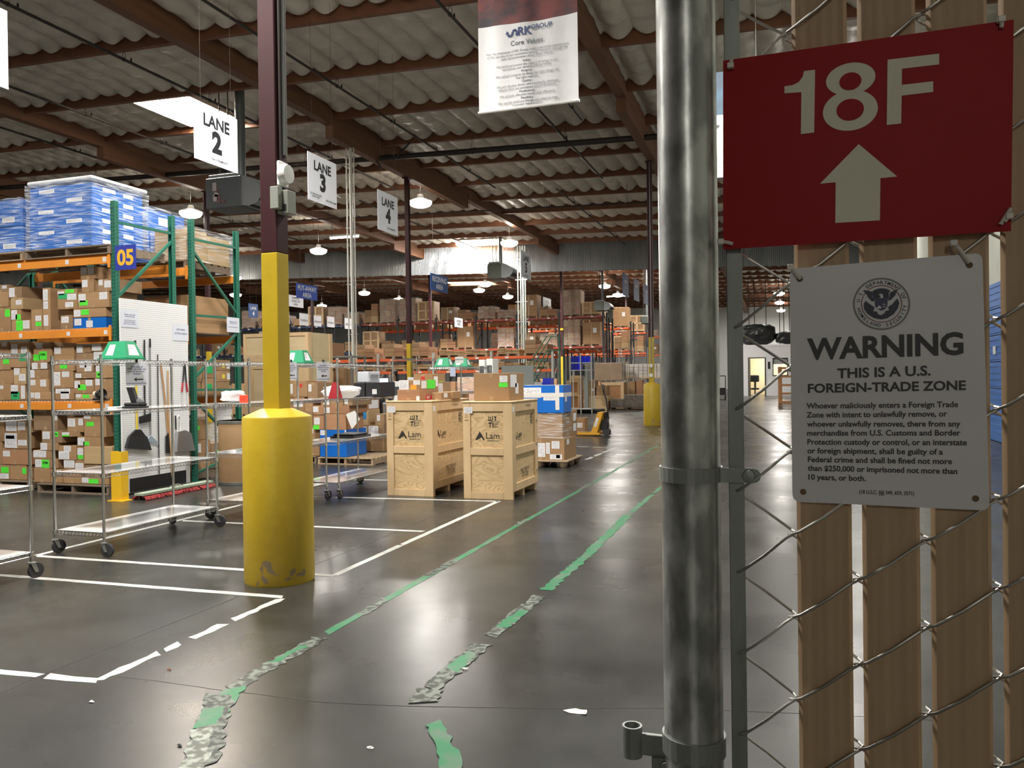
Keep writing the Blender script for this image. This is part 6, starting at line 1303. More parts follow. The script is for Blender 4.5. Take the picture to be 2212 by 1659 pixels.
carton_at(XB-.80, 13.2, z1+.001, XB-.03, 13.72, z2_, 'middle carton in clear film, front half, on the fluted pallet', CB[0]); carton_at(XB-.75, 13.74, z1+.001, XB-.01, 14.15, z2_+.02, 'middle carton behind, with white labels, on the fluted pallet', CB[0], (), ((.3, .1, .8, .4, 'w'), (.3, .5, .8, .8, 'w')))
wrap(XB-.82, 13.17, z1+.01, XB+.0, 13.735, z2_+.004, 'clear film wrapped around the middle carton of the fluted pallet', amp=.004)
t, B = carton_at(XB-.78, 13.18, z2_+.012, XB+.0, 13.72, z3, 'blue tote crossed with white tape, on top of the fluted pallet stack', bluem, ((.02, .08, .5, .45, 'w'), (.55, .3, .85, .55, 'w')), ((.2, .4, .4, .6, 'w'),), False, 'blue_tote_box')
MB().box(B[0]-.003, B[1]-.004, B[5]-.20, B[3]+.003, B[1]-.001, B[5]-.13).box(B[3]-.14, B[1]-.005, B[2]+.05, B[3]-.07, B[1]-.002, B[5]-.004).box(B[0], B[1], B[5]+.0003, B[3], B[4], B[5]+.002).box(B[3]+.0003, B[1], B[5]-.20, B[3]+.003, B[4], B[5]-.13).build('white_tape', tapew, t, True)
# ---- pile of cartons left of the crates
fc = lambda x, y: (600+x/5.18, 780+y/5.18)
pallet(on_y(686, 1000, 12.95).x, 12.95, 0, 1.15, 1.0, 'pale wooden pallet under the blue tote, behind the far wire cart', palm); pallet(on_y(748, 990, 14.1).x+.62, 14.1, 0, .95, 1.0, 'dark wooden pallet at the right end of the carton pile', pald)
pallet(on_y(610, 998, 13.05).x, 13.05, 0, on_y(683, 998, 13.05).x-on_y(610, 998, 13.05).x, 1.0, 'wooden pallet of the carton pile just right of the yellow sleeve', pald)
stack_px([(472, 770, 768, 1090, bluem, ((.02, .02, .2, .2, 'w'), (.95, .0, 1.0, .2, 'w')), dict(what='big blue tote', name='blue_tote_box', tape=False, d=.75)), (520, 590, 762, 768, 2), (395, 600, 517, 720, 2, ((.1, .2, .6, .65, 'w'), (.0, .7, .55, .98, 'g'))), (395, 500, 515, 598, 2, ((.0, .1, .5, .7, 'w'),)), (518, 500, 800, 588, 2, ((.0, .2, .22, .9, 'w'),)),
          (590, 405, 735, 495, 0), (480, 405, 588, 492, 0, ((.3, .1, .9, .9, 'w'),)), (737, 400, 835, 480, 1, ((.1, .1, .5, .8, 'w'),))], 12.98, .1355, 'pile behind the cart', fc, .7, left='the left')
stack_px([(60, 220, 330, 400, 0, ((.15, .2, .4, .8, 'w'), (.7, .2, .8, .4, 'r'))), (332, 240, 445, 400, 1, ((.1, .1, .4, .5, 'w'),)), (100, 402, 300, 560, 0, ((.4, .3, .9, .7, 'w'),)), (302, 440, 390, 600, 0), (60, 560, 392, 735, 1), (330, 737, 470, 880, 0, ((.05, .15, .5, .5, 'w'),)), (60, 737, 328, 1090, 0), (330, 882, 468, 1090, 0, ((.0, .6, .1, .9, 'w'),))], 13.08, .1355, 'pile beside the column', fc, .7, left='the left')
stack_px([(930, 900, 1187, 1055, 0, (), dict(d=.6)), (880, 718, 1187, 898, 1, ((.15, .1, .38, .5, 'w'), (.45, .05, .8, .6, 'w')), dict(d=.6)), (860, 548, 1010, 716, 3, ((.0, .02, .35, .5, 'w'), (.38, .1, .88, .6, 'b')), dict(d=.5)), (800, 425, 1005, 546, 2, (), dict(side=((.1, .1, .9, .9, 'w'),), d=.5)), (1090, 592, 1190, 716, 1, ((.2, .1, .55, .6, 'w'),), dict(d=.4))], 14.15, .1355, 'right-hand pile behind the cart', fc, .6, left='the left')
# things on the fourth cart
fd = lambda x, y: (660+x/9.217, 740+y/9.217)
zs4 = 1.3075
def box4(x0, y0, x1, y1, Y, base, d_, nm, cat, lb, m_, st=(), parts=None):
    a, c = fd(x0, y0), fd(x1, y1); p, q = on_y(a[0], a[1], Y), on_y(c[0], a[1], Y); return carton_at(p.x, Y, base, q.x, Y+d_, p.z, lb, m_, st, (), False, nm, cat)
_, B = box4(960, 800, 1180, 1000, 10.15, zs4, .3, 'parts_bin', 'bin', 'black bin with white card, left of the pair on the wire cart', blackm, ((.1, .35, .45, .75, 'w'),))
_, B = box4(1195, 793, 1510, 1000, 10.15, zs4, .42, 'parts_bin', 'bin', 'black bin with white card, right of the pair on the wire cart', blackm, ((.42, .48, .70, .82, 'w'),)) 
p, q = on_y(772, 803, 10.2), on_y(793, 803, 10.2); prn = thing('label_printer', 'pale grey printer standing on the black bins', 'printer', (p.x, 10.2, B[5]+.001)); pgm = mat('pale_grey_plastic', (.55, .58, .63), .4)
MB().box(p.x, 10.2, B[5]+.001, q.x+.02, 10.55, p.z, .008).build('printer_body', pgm, prn, True); MB().box(q.x+.0205, 10.26, B[5]+.03, q.x+.024, 10.48, p.z-.04).build('printer_door', mat('grey_printer_door', (.3, .32, .36), .4), prn, True)
for k, (x0, y0, x1, y1, Y, lb, m_, sd) in enumerate(((235, 860, 910, 1050, 9.6, 'heap of white plastic sacks on the wire cart shelf', bagm, 7), (680, 950, 1200, 1045, 9.3, 'flat pile of white paper envelopes at the front of the cart shelf', wht, 8))):
    p, q = on_y(*fd(x0, y0), Y), on_y(*fd(x1, y0), Y); x0_, x1_ = max(p.x, -6.07), min(q.x, -5.52)
    t = thing('plastic_sack' if k == 0 else 'envelope_pile', lb, 'bag' if k == 0 else 'paper', ((x0_+x1_)/2, Y, zs4)); blob(x0_, Y-.05, zs4, x1_, Y+.45, p.z, sd, .2).build('bag_body' if k == 0 else 'envelopes', m_, t, True)
p = on_y(723, 838, 9.22); zr_ = on_y(723, 826, 9.22).z; t = thing('red_cone_bag', 'small red tapered bag standing among the white sacks on the cart', 'bag', (p.x, 9.24, zs4+.16)); MB().add([(p.x-.075, 9.18, zs4+.001), (p.x+.075, 9.18, zs4+.001), (p.x+.075, 9.29, zs4+.001), (p.x-.075, 9.29, zs4+.001), (p.x-.035, 9.22, zr_), (p.x+.035, 9.22, zr_), (p.x+.035, 9.26, zr_), (p.x-.035, 9.26, zr_)], [(0,3,2,1),(4,5,6,7),(0,1,5,4),(1,2,6,5),(2,3,7,6),(3,0,4,7)]).build('bag_body', mat('red_card', (.42, .02, .03), .5), t, True)
a = [on_y(*q, 12.972) for q in ((747, 895), (766, 887), (777, 906), (760, 927))]; t = thing('loose_paper', 'white sheet of paper hanging askew on the carton pile behind the cart', 'paper', tuple(a[3])); MB().add(a+[q+Vector((0, .007, 0)) for q in a], [(0,1,2,3),(7,6,5,4),(0,4,5,1),(1,5,6,2),(2,6,7,3),(3,7,4,0)]).build('sheet', wht, t, True)
t = thing('black_cover', 'black plastic sheet draped behind the carton pile, left of the left crate', 'cover', (-5.9, 14.9, 0)); p, q = on_y(762, 862, 14.75), on_y(825, 862, 14.75); MB().box(p.x, 14.75, .0, q.x, 14.8, p.z, .01).build('sheet', blackm, t, True)
t = thing('black_tray', 'black plastic tray lying on the lower wire shelf', 'tray', (-5.8, 10.0, .7475)); MB().box(-5.98, 9.75, .7475, -5.60, 10.25, .775, .01).box(-5.95, 9.8, .775, -5.63, 10.2, .80, .01).build('tray_body', blackm, t, True)
# ================================================================== PALLET JACK AND GOODS IN THE AISLE
jy = mat('jack_yellow_paint', (.70, .36, .03), .4)
def pallet_jack(p, label):
    t = thing('pallet_jack', label, 'pallet jack', (p.x, p.y, 0)); x, y = p.x, p.y
    for dy in (-.19, .19): MB().box(x-1.35, y+dy-.075, .03, x-.12, y+dy+.075, .085, .01).build('fork', jy, t, True)
    MB().add([(x-.36, y-.26, .04), (x-.20, y-.26, .04), (x-.02, y-.26, .62), (x-.16, y-.26, .62), (x-.36, y+.26, .04), (x-.20, y+.26, .04), (x-.02, y+.26, .62), (x-.16, y+.26, .62)], [(0,1,2,3),(7,6,5,4),(0,4,5,1),(1,5,6,2),(2,6,7,3),(3,7,4,0)]).build('head_frame', jy, t, True)
    MB().add([(x-.27, y-.262, .25), (x-.20, y-.262, .25), (x-.12, y-.262, .48), (x-.19, y-.262, .48)], [(0,1,2,3)]).build('warning_label', labw, t, True)
    MB().box(x-.13, y-.10, .15, x+.07, y+.10, .42, .02).tube([(x+.0, y, .3), (x+.0, y, .62)], .05, 12).build('hydraulic_pump', blackm, t, True)
    for dy in (-.07, .07): MB().lathe([(.02, -.025), (.095, -.025), (.1, -.015), (.1, .015), (.095, .025), (.02, .025)], 24, (x+.02, y+dy, .1), 'y').build('wheel', rubber, t, True)
    MB().tube([(x+.08, y, .42), (x+.02, y, .95), (x-.04, y, 1.12)], .02, 8).tube([(x-.04, y, 1.12), (x-.05, y-.10, 1.22), (x-.06, y-.10, 1.33), (x-.06, y+.10, 1.33), (x-.05, y+.10, 1.22), (x-.04, y, 1.12)], .015, 8).build('handle', blackm, t, True); return t
pj = on_z(1309, 941); pallet_jack(pj, 'yellow hand pallet jack with a black handle in the aisle')
x0 = pj.x-1.5; t = thing('wooden_plank', 'loose broken pallet board lying across the jack forks', 'plank', (x0, pj.y, .09)); MB().box(x0+.25, pj.y-.16, .091, x0+1.05, pj.y-.02, .11).build('board', palm, t, True)
_, B = ct(1243, 1263, 903, pj.y+.45, .0, .4, 'carton with a white label on the floor behind the jack forks', CB[0], ((.0, .3, .75, .6, 'w'),))
def at_floor(px, py): return on_z(px, py)
def goods(px0, px1, ytop, ybot, label, m_, d_=.8, st=(), name='cardboard_box', base=None, Y=None, cat='box', tape=True):
    if Y is None: Y = on_z((px0+px1)/2, ybot).y
    p, q = on_y(px0, ytop, Y), on_y(px1, ytop, Y); zb_ = 0.0 if base is None else base
    return carton_at(p.x, Y, zb_, q.x, Y+d_, p.z, label, m_, st, (), tape, name, cat)
def crate_small(px0, px1, ytop, Y, base, label, d_=.8, panel=None):
    p, q = on_y(px0, ytop, Y), on_y(px1, ytop, Y); x0, x1, z0, z1 = p.x, q.x, base, p.z; t = thing('wooden_crate', label, 'crate', ((x0+x1)/2, Y, base)); w_ = x1-x0; h_ = z1-z0; e = .14*min(w_, h_)
    MB().box(x0+.02, Y+.02, z0, x1-.02, Y+d_, z1-.001).build('plywood_panel', panel or mat('orange_plywood', (.40, .20, .085), .6, noise=(2, 4, (1, 1, 3)), col2=(.34, .165, .07)), t, True)
    for a in ((x0, z0, x0+e, z1), (x1-e, z0, x1, z1), (x0+e, z0, x1-e, z0+e), (x0+e, z1-e, x1-e, z1)): MB().box(a[0], Y, a[1], a[2], Y+.03, a[3]).build('frame_board', pine, t, True)
    for a in ((Y+.03, Y+.15), (Y+d_-.12, Y+d_)): MB().box(x1-.018, a[0], z0, x1+.004, a[1], z1).build('frame_board', pine, t, True)
    return t, (x0, Y, z0, x1, Y+d_, z1)
Yk = on_z(1238, 884).y
t, B = crate_small(1225.5, 1252, 852, Yk, .0, 'lower of two stacked framed crates behind the floor scale'); t, B = crate_small(1225, 1251, 822, Yk, B[5]+.001, 'upper of two stacked framed crates behind the floor scale')
goods(1232, 1252, 811, 0, 'flat carton on the two stacked framed crates', CB[3], .6, base=B[5]+.001, Y=Yk+.05)
p = on_z(1226, 892); q = on_z(1291, 893); t = thing('floor_scale', 'low black floor scale with a tall grey pillar, in the far aisle', 'scale', (p.x, p.y, 0))
MB().box(p.x, p.y, .02, q.x, p.y+1.1, .14, .03).build('platform', blackm, t, True)
zz = on_y(1267, 789, p.y+1.3).z; xx = on_y(1267, 789, p.y+1.3).x; MB().box(xx-.09, p.y+1.15, 0, xx+.09, p.y+1.35, zz, .01).build('pillar', boxm, t, True)
a, c = on_y(1242, 787, p.y+1.1), on_y(1261, 811, p.y+1.1); MB().box(a.x, p.y+1.05, c.z, c.x, p.y+1.2, a.z, .01).build('display_unit', blackm, t, True)
Yq = on_z(1292, 886).y; t, B = crate_small(1270.5, 1313, 855, Yq, 0.0, 'low wide framed crate under small cartons, left of the grey wrapped load', 1.0, plym)
zq = B[5]+.001
_, b1 = goods(1288, 1313, 843.5, 0, 'lower flat carton on the low framed crate', CB[0], .5, base=zq, Y=Yq+.05); goods(1288.5, 1312, 833, 0, 'upper flat carton on the low framed crate', CB[0], .5, base=b1[5]+.001, Y=Yq+.05)
_, b1 = goods(1270, 1284, 838, 0, 'small upright carton at the left of the low framed crate', CB[0], .5, ((.5, .1, .9, .4, 'w'),), base=zq, Y=Yq+.05); goods(1272, 1287, 822, 0, 'carton resting on the small upright one', CB[1], .5, base=b1[5]+.001, Y=Yq+.05)
Yr = Yq+2.2; t, B = crate_small(1300, 1347, 826, Yr, 0.0, 'framed crate standing behind the pallet jack handle', 1.0); a, c = on_y(1283, 784, Yr+1.6), on_y(1345, 784, Yr+1.6)
t = thing('wire_rack', 'tall wire rack of cardboard wrapped in film, behind the framed crates', 'rack', ((a.x+c.x)/2, Yr+1.6, 0))
zt_ = a.z; zm_ = on_y(1300, 822, Yr+1.6).z
for x in (a.x-.1, c.x+.05):
    for y in (Yr+1.5, Yr+2.6): MB().tube([(x, y, 0), (x, y, zt_+.1)], .02, 6).build('post', chrome, t, True)
MB().box(a.x-.1, Yr+1.5, zm_-.05, c.x+.05, Yr+2.6, zm_-.02).build('shelf', chrome, t, True)
MB().box(a.x, Yr+1.6, zm_, c.x, Yr+2.5, zt_, .03).build('wrapped_cardboard', mat('wrapped_brown_load', (.30, .22, .15), .3, noise=(3, 6), col2=(.20, .15, .10), spec=.7), t, True)
Ys_ = on_z(1355, 886).y; p, q = on_y(1318, 870, Ys_), on_y(1391, 870, Ys_)
pallet(p.x, Ys_, 0, q.x-p.x, 1.1, 'pallet under the grey film-wrapped load by the yellow sleeve', pald)
gw = mat('grey_film_over_cartons', (.20, .165, .13), .22, noise=(3, 6, (1, 1, 5)), col2=(.10, .085, .07), spec=.8, bump=(8, .6, .03))
t = thing('wrapped_load', 'low stepped load in grey film left of the distant yellow sleeve', 'pallet load', ((p.x+q.x)/2, Ys_+.5, .13)); za = on_y(1330, 862, Ys_).z; zb_ = on_y(1370, 853, Ys_).z; xm = on_y(1348, 860, Ys_).x
MB().box(p.x, Ys_, .1305, xm, Ys_+1.05, za, .02).build('lower_block', gw, t, True); MB().box(xm+.002, Ys_, .1305, q.x, Ys_+1.05, zb_, .02).build('upper_block', gw, t, True)
# white cartons on a long bench
Yv = 41.5; p, q = on_y(1349, 815, Yv), on_y(1440, 815, Yv); zb_ = on_y(1380, 815, Yv).z
t = thing('long_bench', 'long bench stacked with white cartons behind the yellow sleeve', 'bench', ((p.x+q.x)/2, Yv, 0)); MB().box(p.x, Yv-.1, zb_-.06, q.x, Yv+.8, zb_-.002).build('bench_top', pine, t, True)
for x in (p.x+.1, (p.x+q.x)/2, q.x-.1):
    for y in (Yv, Yv+.7): MB().box(x-.03, y-.03, 0, x+.03, y+.03, zb_-.06).build('leg', cond, t, True)
whc = mat('white_carton_board', (.62, .58, .53), .6, rnd=.1); k = 0
nc = 9; H_ = (on_y(1380, 786, Yv).z-zb_)/4
for j in range(4):
    for i in range(nc):
        x0 = p.x+.03+(q.x-p.x-.06)*i/nc; w_ = (q.x-p.x-.06)/nc
        carton_at(x0+.01, Yv, zb_+H_*j, x0+w_-.01, Yv+.5, zb_+H_*(j+1)-.01, 'white carton in the %s layer, %s from left, on the long bench' % (ROWW[j], ORD[i]), whc, ((.2, .2, .6, .4, 'w'),) if (i+j) % 2 else (), (), False)
for i, (a, c, yt, m_) in enumerate(((1358, 1372, 824, CB[0]), (1374, 1388, 821, CB[2]), (1389, 1400, 826, CB[0]))): goods(a, c, yt, 0, ('left', 'middle', 'right')[i]+' tall carton standing under the long bench edge', m_, .5, Y=Yv-1.0)
# person at the far desk
def person(x, y, label):
    t = thing('person', label, 'person', (x, y, 0)); skin = mat('skin', (.46, .26, .17), .5); cl = mat('black_jacket', (.018, .018, .022), .7); hair = mat('dark_hair', (.02, .013, .01), .5); tr = mat('dark_trousers', (.03, .032, .045), .8)
    def sk(name, verts, edges, m_, root=0):
        me = bpy.data.meshes.new(name); me.from_pydata([v[:3] for v in verts], [], []); me = bpy.data.meshes.new(name); me.from_pydata([v[:3] for v in verts], edges, [])
        o = bpy.data.objects.new(name, me); COL.objects.link(o); o.parent = t; md = o.modifiers.new('s', 'SKIN'); md.use_smooth_shade = True
        for i, v in enumerate(verts): me.skin_vertices[0].data[i].radius = (v[3], v[4] if len(v) > 4 else v[3]); me.skin_vertices[0].data[i].use_root = i == root
        o.modifiers.new('u', 'SUBSURF').levels = 1; o.modifiers['u'].render_levels = 2; me.materials.append(m_); return o
    V = [(0, 0, .95, .15, .11), (0, 0, 1.15, .13, .10), (0, 0, 1.36, .17, .11), (0, 0, 1.47, .07), (0, -.01, 1.56, .055), (0, -.015, 1.66, .085, .10), (0, -.01, 1.75, .075, .09),
         (-.19, 0, 1.42, .06), (-.25, -.06, 1.17, .048), (-.17, -.28, 1.10, .036), (-.13, -.36, 1.12, .03), (.19, 0, 1.42, .06), (.25, -.06, 1.17, .048), (.17, -.28, 1.10, .036), (.13, -.36, 1.12, .03),
         (-.10, 0, .86, .09), (-.11, -.02, .50, .06), (-.11, .02, .10, .042), (-.11, -.12, .04, .035), (.10, 0, .86, .09), (.11, -.02, .50, .06), (.11, .02, .10, .042), (.11, -.12, .04, .035)]
    E = [(0,1),(1,2),(2,3),(3,4),(4,5),(5,6),(2,7),(7,8),(8,9),(9,10),(2,11),(11,12),(12,13),(13,14),(0,15),(15,16),(16,17),(17,18),(0,19),(19,20),(20,21),(21,22)]
    sk('body', V, E, skin)
    sk('jacket', [(v[0], v[1], v[2], v[3]+.016, (v[4] if len(v) > 4 else v[3])+.016) for v in (V[0], V[1], V[2], V[3], V[7], V[8], V[9], V[11], V[12], V[13])], [(0,1),(1,2),(2,3),(2,4),(4,5),(5,6),(2,7),(7,8),(8,9)], cl)
    sk('trousers', [(v[0], v[1], v[2], v[3]+.014, (v[4] if len(v) > 4 else v[3])+.014) for v in (V[0], V[15], V[16], V[17], V[19], V[20], V[21])], [(0,1),(1,2),(2,3),(0,4),(4,5),(5,6)], tr)
    blob(-.105, -.075, 1.62, .105, .14, 1.86, 5, .06).build('hair', hair, t); blob(-.10, .03, 1.45, .10, .14, 1.70, 6, .08).build('hair', hair, t)
    for sx in (-.035, .035): MB().lathe([(.001, -.004), (.011, 0), (.001, .004)], 10, (sx, -.108, 1.70), 'y').build('eye', mat('dark_eye', (.02, .015, .012), .3), t)
    MB().prism([(-.014, 0), (.014, 0), (0, .05)], (0, -.135, 1.65), (1, 0, 0), (0, 0, 1), (0, .03, 0)).build('nose', skin, t); MB().box(-.025, -.112, 1.618, .025, -.10, 1.628).build('mouth', mat('lips', (.35, .12, .10), .5), t); return t
pp = on_y(851, 803, 24.2); person(pp.x, 24.2, 'person with dark hair and black jacket standing at the far desk')
# ================================================================== WORK AREA
topm = mat('grey_bench_top', (.42, .43, .44), .4); dkg = mat('dark_grey_plastic', (.06, .065, .07), .45); screen = mat('lit_monitor_screen', (.6, .65, .7), .3, emit=(.75, .85, 1), estr=1.6)
def bench(px0, px1, Y, z, d_, label):
    p, q = on_y(px0, 830, Y), on_y(px1, 830, Y); t = thing('work_bench', label, 'bench', ((p.x+q.x)/2, Y, 0)); MB().box(p.x, Y, z-.04, q.x, Y+d_, z).build('bench_top', topm, t, True)
    for x in (p.x+.04, q.x-.04):
        for y in (Y+.04, Y+d_-.04): MB().box(x-.025, y-.025, 0, x+.025, y+.025, z-.04).build('leg', cond, t, True)
    MB().box(p.x+.06, Y+.1, .3, q.x-.06, Y+d_-.1, .33).build('lower_shelf', topm, t, True); return t
def dev(px0, px1, ytop, Y, base, d_, name, label, cat, m_, front=None):
    p, q = on_y(px0, ytop, Y), on_y(px1, ytop, Y); t = thing(name, label, cat, ((p.x+q.x)/2, Y, base)); h_ = p.z-base
    MB().box(p.x, Y, base, q.x, Y+d_, p.z, .01).build('body', m_, t, True)
    w_ = q.x-p.x; MB().box(p.x+w_*.12, Y-.006, base+h_*.35, q.x-w_*.12, Y-.0005, base+h_*.75).build('front_panel', front or dkg, t, True); return t
ZB = 1.05
bench(826, 938, 15.6, ZB, .8, 'tall work bench with monitor and computers behind the left crate'); bench(1050, 1150, 19.2, ZB, .8, 'work bench behind the right crate and big carton'); bench(1150, 1215, 21.5, ZB, .8, 'work bench with blue bins right of the pale conduits')
def monitor(px0, px1, y0, y1, Y, base, label):
    p, q = on_y(px0, y0, Y), on_y(px1, y1, Y); t = thing('computer_monitor', label, 'monitor', ((p.x+q.x)/2, Y, base)); MB().box(p.x, Y, q.z, q.x, Y+.04, p.z, .006).build('bezel', blackm, t, True); MB().box(p.x+.015, Y-.003, q.z+.02, q.x-.015, Y-.0005, p.z-.015).build('screen', screen, t, True)
    cx = (p.x+q.x)/2; MB().box(cx-.03, Y+.04, base, cx+.03, Y+.07, q.z+.1).box(cx-.12, Y-.06, base, cx+.12, Y+.14, base+.015).build('stand', blackm, t, True)
monitor(812, 840, 816, 833, 15.7, ZB+.0005, 'lit white computer monitor behind the wire cart'); 
dev(848, 871, 824, 15.75, ZB+.0005, .4, 'desktop_printer', 'white desktop printer right of the lit monitor', 'printer', wht); dev(880, 893, 815, 16.05, ZB+.0005, .35, 'scanner_unit', 'grey desktop scanner behind the cartons on the left crate', 'scanner', pgm)
dev(946, 960, 828, 16.0, ZB+.0005 if False else ZB, .3, 'label_printer', 'white label printer behind the small cartons of the left crate', 'printer', wht) if False else None
dev(1152, 1170, 826, 21.6, ZB+.0005, .4, 'laser_printer', 'grey laser printer behind the taped blue tote', 'printer', pgm)
dev(1172, 1188, 817, 21.6, ZB+.0005, .4, 'storage_bin', 'deep blue bin on the bench behind the taped blue tote', 'bin', mat('deep_blue_plastic', (.02, .04, .60), .4), mat('deep_blue_plastic'))
wire_cart(-6.12, 13.4, -5.5, 14.9, 'wire cart with DISPATCH card seen between the two crates', lined=(0, 1, 2), top=1.80)
wire_cart(-8.5, 16.6, -7.9, 17.7, 'tall empty wire cart behind the left crate cartons', shelves=(.25, .9, 2.02), lined=(), top=2.06)
bin_green(-5.92, 13.62, 1.768, 'left green pyramid-shaped box, beside the DISPATCH card'); bin_green(-5.78, 14.15, 1.768, 'right green pyramid-shaped box, beside the DISPATCH card')
p, q = on_y(983, 771, 13.36), on_y(1001, 782, 13.36); t = thing('dispatch_card', 'small white DISPATCH card on the wire cart between the crates', 'sign', (p.x, 13.36, q.z)); MB().box(p.x, 13.36, q.z-.02, q.x, 13.365, p.z).build('card', mat('pale_card', (.5, .53, .5), .5), t, True); rect_text(t, 'DISPATCH', ((p.x+q.x)/2, 13.358, (p.z+q.z)/2), (1, 0, 0), .032, .01)
p, q = on_y(972, 788, 13.38), on_y(984, 813, 13.38); t = thing('hanging_sheet', 'bluish plastic sleeve hanging from the cart beside the DISPATCH card', 'sheet', (p.x, 13.38, q.z)); MB().box(p.x, 13.38, q.z, q.x, 13.385, 1.75).build('sleeve', mat('bluish_sleeve', (.38, .43, .55), .3), t, True)
bench(1028, 1070, 15.2, 1.40, .6, 'tall stand behind the big carton carrying white machines'); dev(1034, 1047, 777, 15.3, 1.4005, .35, 'label_printer', 'left white label printer above the big carton', 'printer', wht); dev(1050, 1064, 775, 15.35, 1.4005, .35, 'label_printer', 'right white label printer above the big carton', 'printer', wht)
# grey partitions
p, q = on_y(1083, 790, 20.5), on_y(1152, 790, 20.5); t = thing('office_partition', 'low grey partition behind the big carton', 'partition', ((p.x+q.x)/2, 20.5, 0)); MB().box(p.x, 20.5, .05, q.x, 20.55, p.z).build('panel', mat('grey_partition_fabric', (.24, .26, .24), .8), t, True)
for x in (p.x+.03, q.x-.03): MB().box(x-.03, 20.3, 0, x+.03, 20.75, .05).build('foot', dkg, t, True)
# big carton on tall stacks left of the pipes
Yg = 17.5; zg = on_y(700, 769, Yg).z
t = thing('steel_shelving', 'grey shelving unit carrying the large square carton', 'shelving', (-15.5, Yg, 0)); p, q = on_y(655, 769, Yg), on_y(760, 769, Yg)
for z in (.3, 1.1, zg-.01): MB().box(p.x, Yg, z-.03, q.x, Yg+.7, z).build('shelf', cond, t, True)
for x in (p.x, q.x-.04):
    for y in (Yg, Yg+.66): MB().box(x, y, 0, x+.04, y+.04, zg-.04).build('post', cond, t, True)
ct(689, 710, 740, Yg+.03, zg-.009, .75, 'large square carton with pale blue sticker on the grey shelving', CB[2], ((.35, .0, .75, .25, 'w'),)); ct(675, 687, 757, Yg+.03, zg-.009, .5, 'small yellowish carton left of the large square one', mat('yellow_tan_card', (.62, .44, .16), .6))
for i, (a, c, yt) in enumerate(((664, 680, 800), (682, 702, 795), (704, 722, 802), (724, 742, 797))): ct(a, c, yt, Yg+.03, 1.101, .5, ORD[i].capitalize()+' carton from the left on the middle grey shelf', CB[i % 3], tape=False)
# pale plywood cases seen beside the near column
Yp = 15.2
for (a, c, yt, base, lb) in ((527, 666, 775, 0, 'wide pale plywood case standing on the floor behind the near column'), (525, 665, 722, None, 'second pale plywood case stacked on the first, behind the column')):
    if base is None: base = bprev[5]+.001
    t, bprev = crate_small(a, c, yt, Yp, base, lb, 1.0, mat('cream_plywood', (.62, .50, .30), .6, noise=(2, 4, (1, 1, 3)), col2=(.55, .43, .25)))
# ================================================================== FAR PALLET RACKS
redb = mat('dark_red_rack_beam', (.30, .045, .025), .45); orb = mat('orange_red_rack_beam', (.72, .13, .03), .45); navb = mat('navy_rack_beam', (.02, .035, .10), .45); blkp = mat('black_rack_upright', (.022, .024, .03), .5); grp = mat('pale_grey_upright', (.42, .43, .40), .5)
def far_frame(x, y0, y1, H, m_, label):
    t = thing('rack_upright_frame', label, 'rack frame', (x, (y0+y1)/2, 0))
    for y in (y0, y1): MB().box(x-.05, y-.04, 0, x+.05, y+.04, H).build('post', m_, t, True)
    n_ = int(H/1.1)
    for i in range(n_): a, c = (y0, y1) if i % 2 else (y1, y0); MB().beam((x, a, .2+i*1.1), (x, c, .2+(i+1)*1.1), .04, .04, (1, 0, 0)).build('brace', m_, t, True)
    return t
def far_beam(x0, x1, y, z, m_, label, h_=.12):
    t = thing('rack_beam', label, 'rack beam', ((x0+x1)/2, y, z-h_)); MB().box(x0+.055, y-.02, z-h_, x1-.055, y+.03, z).build('beam_body', m_, t, True)
    for q in (.25, .75): MB().box(x0+(x1-x0)*q-.08, y-.022, z-h_*.8, x0+(x1-x0)*q+.08, y-.0205, z-h_*.2).build('location_label', wht, t, True)
    return t
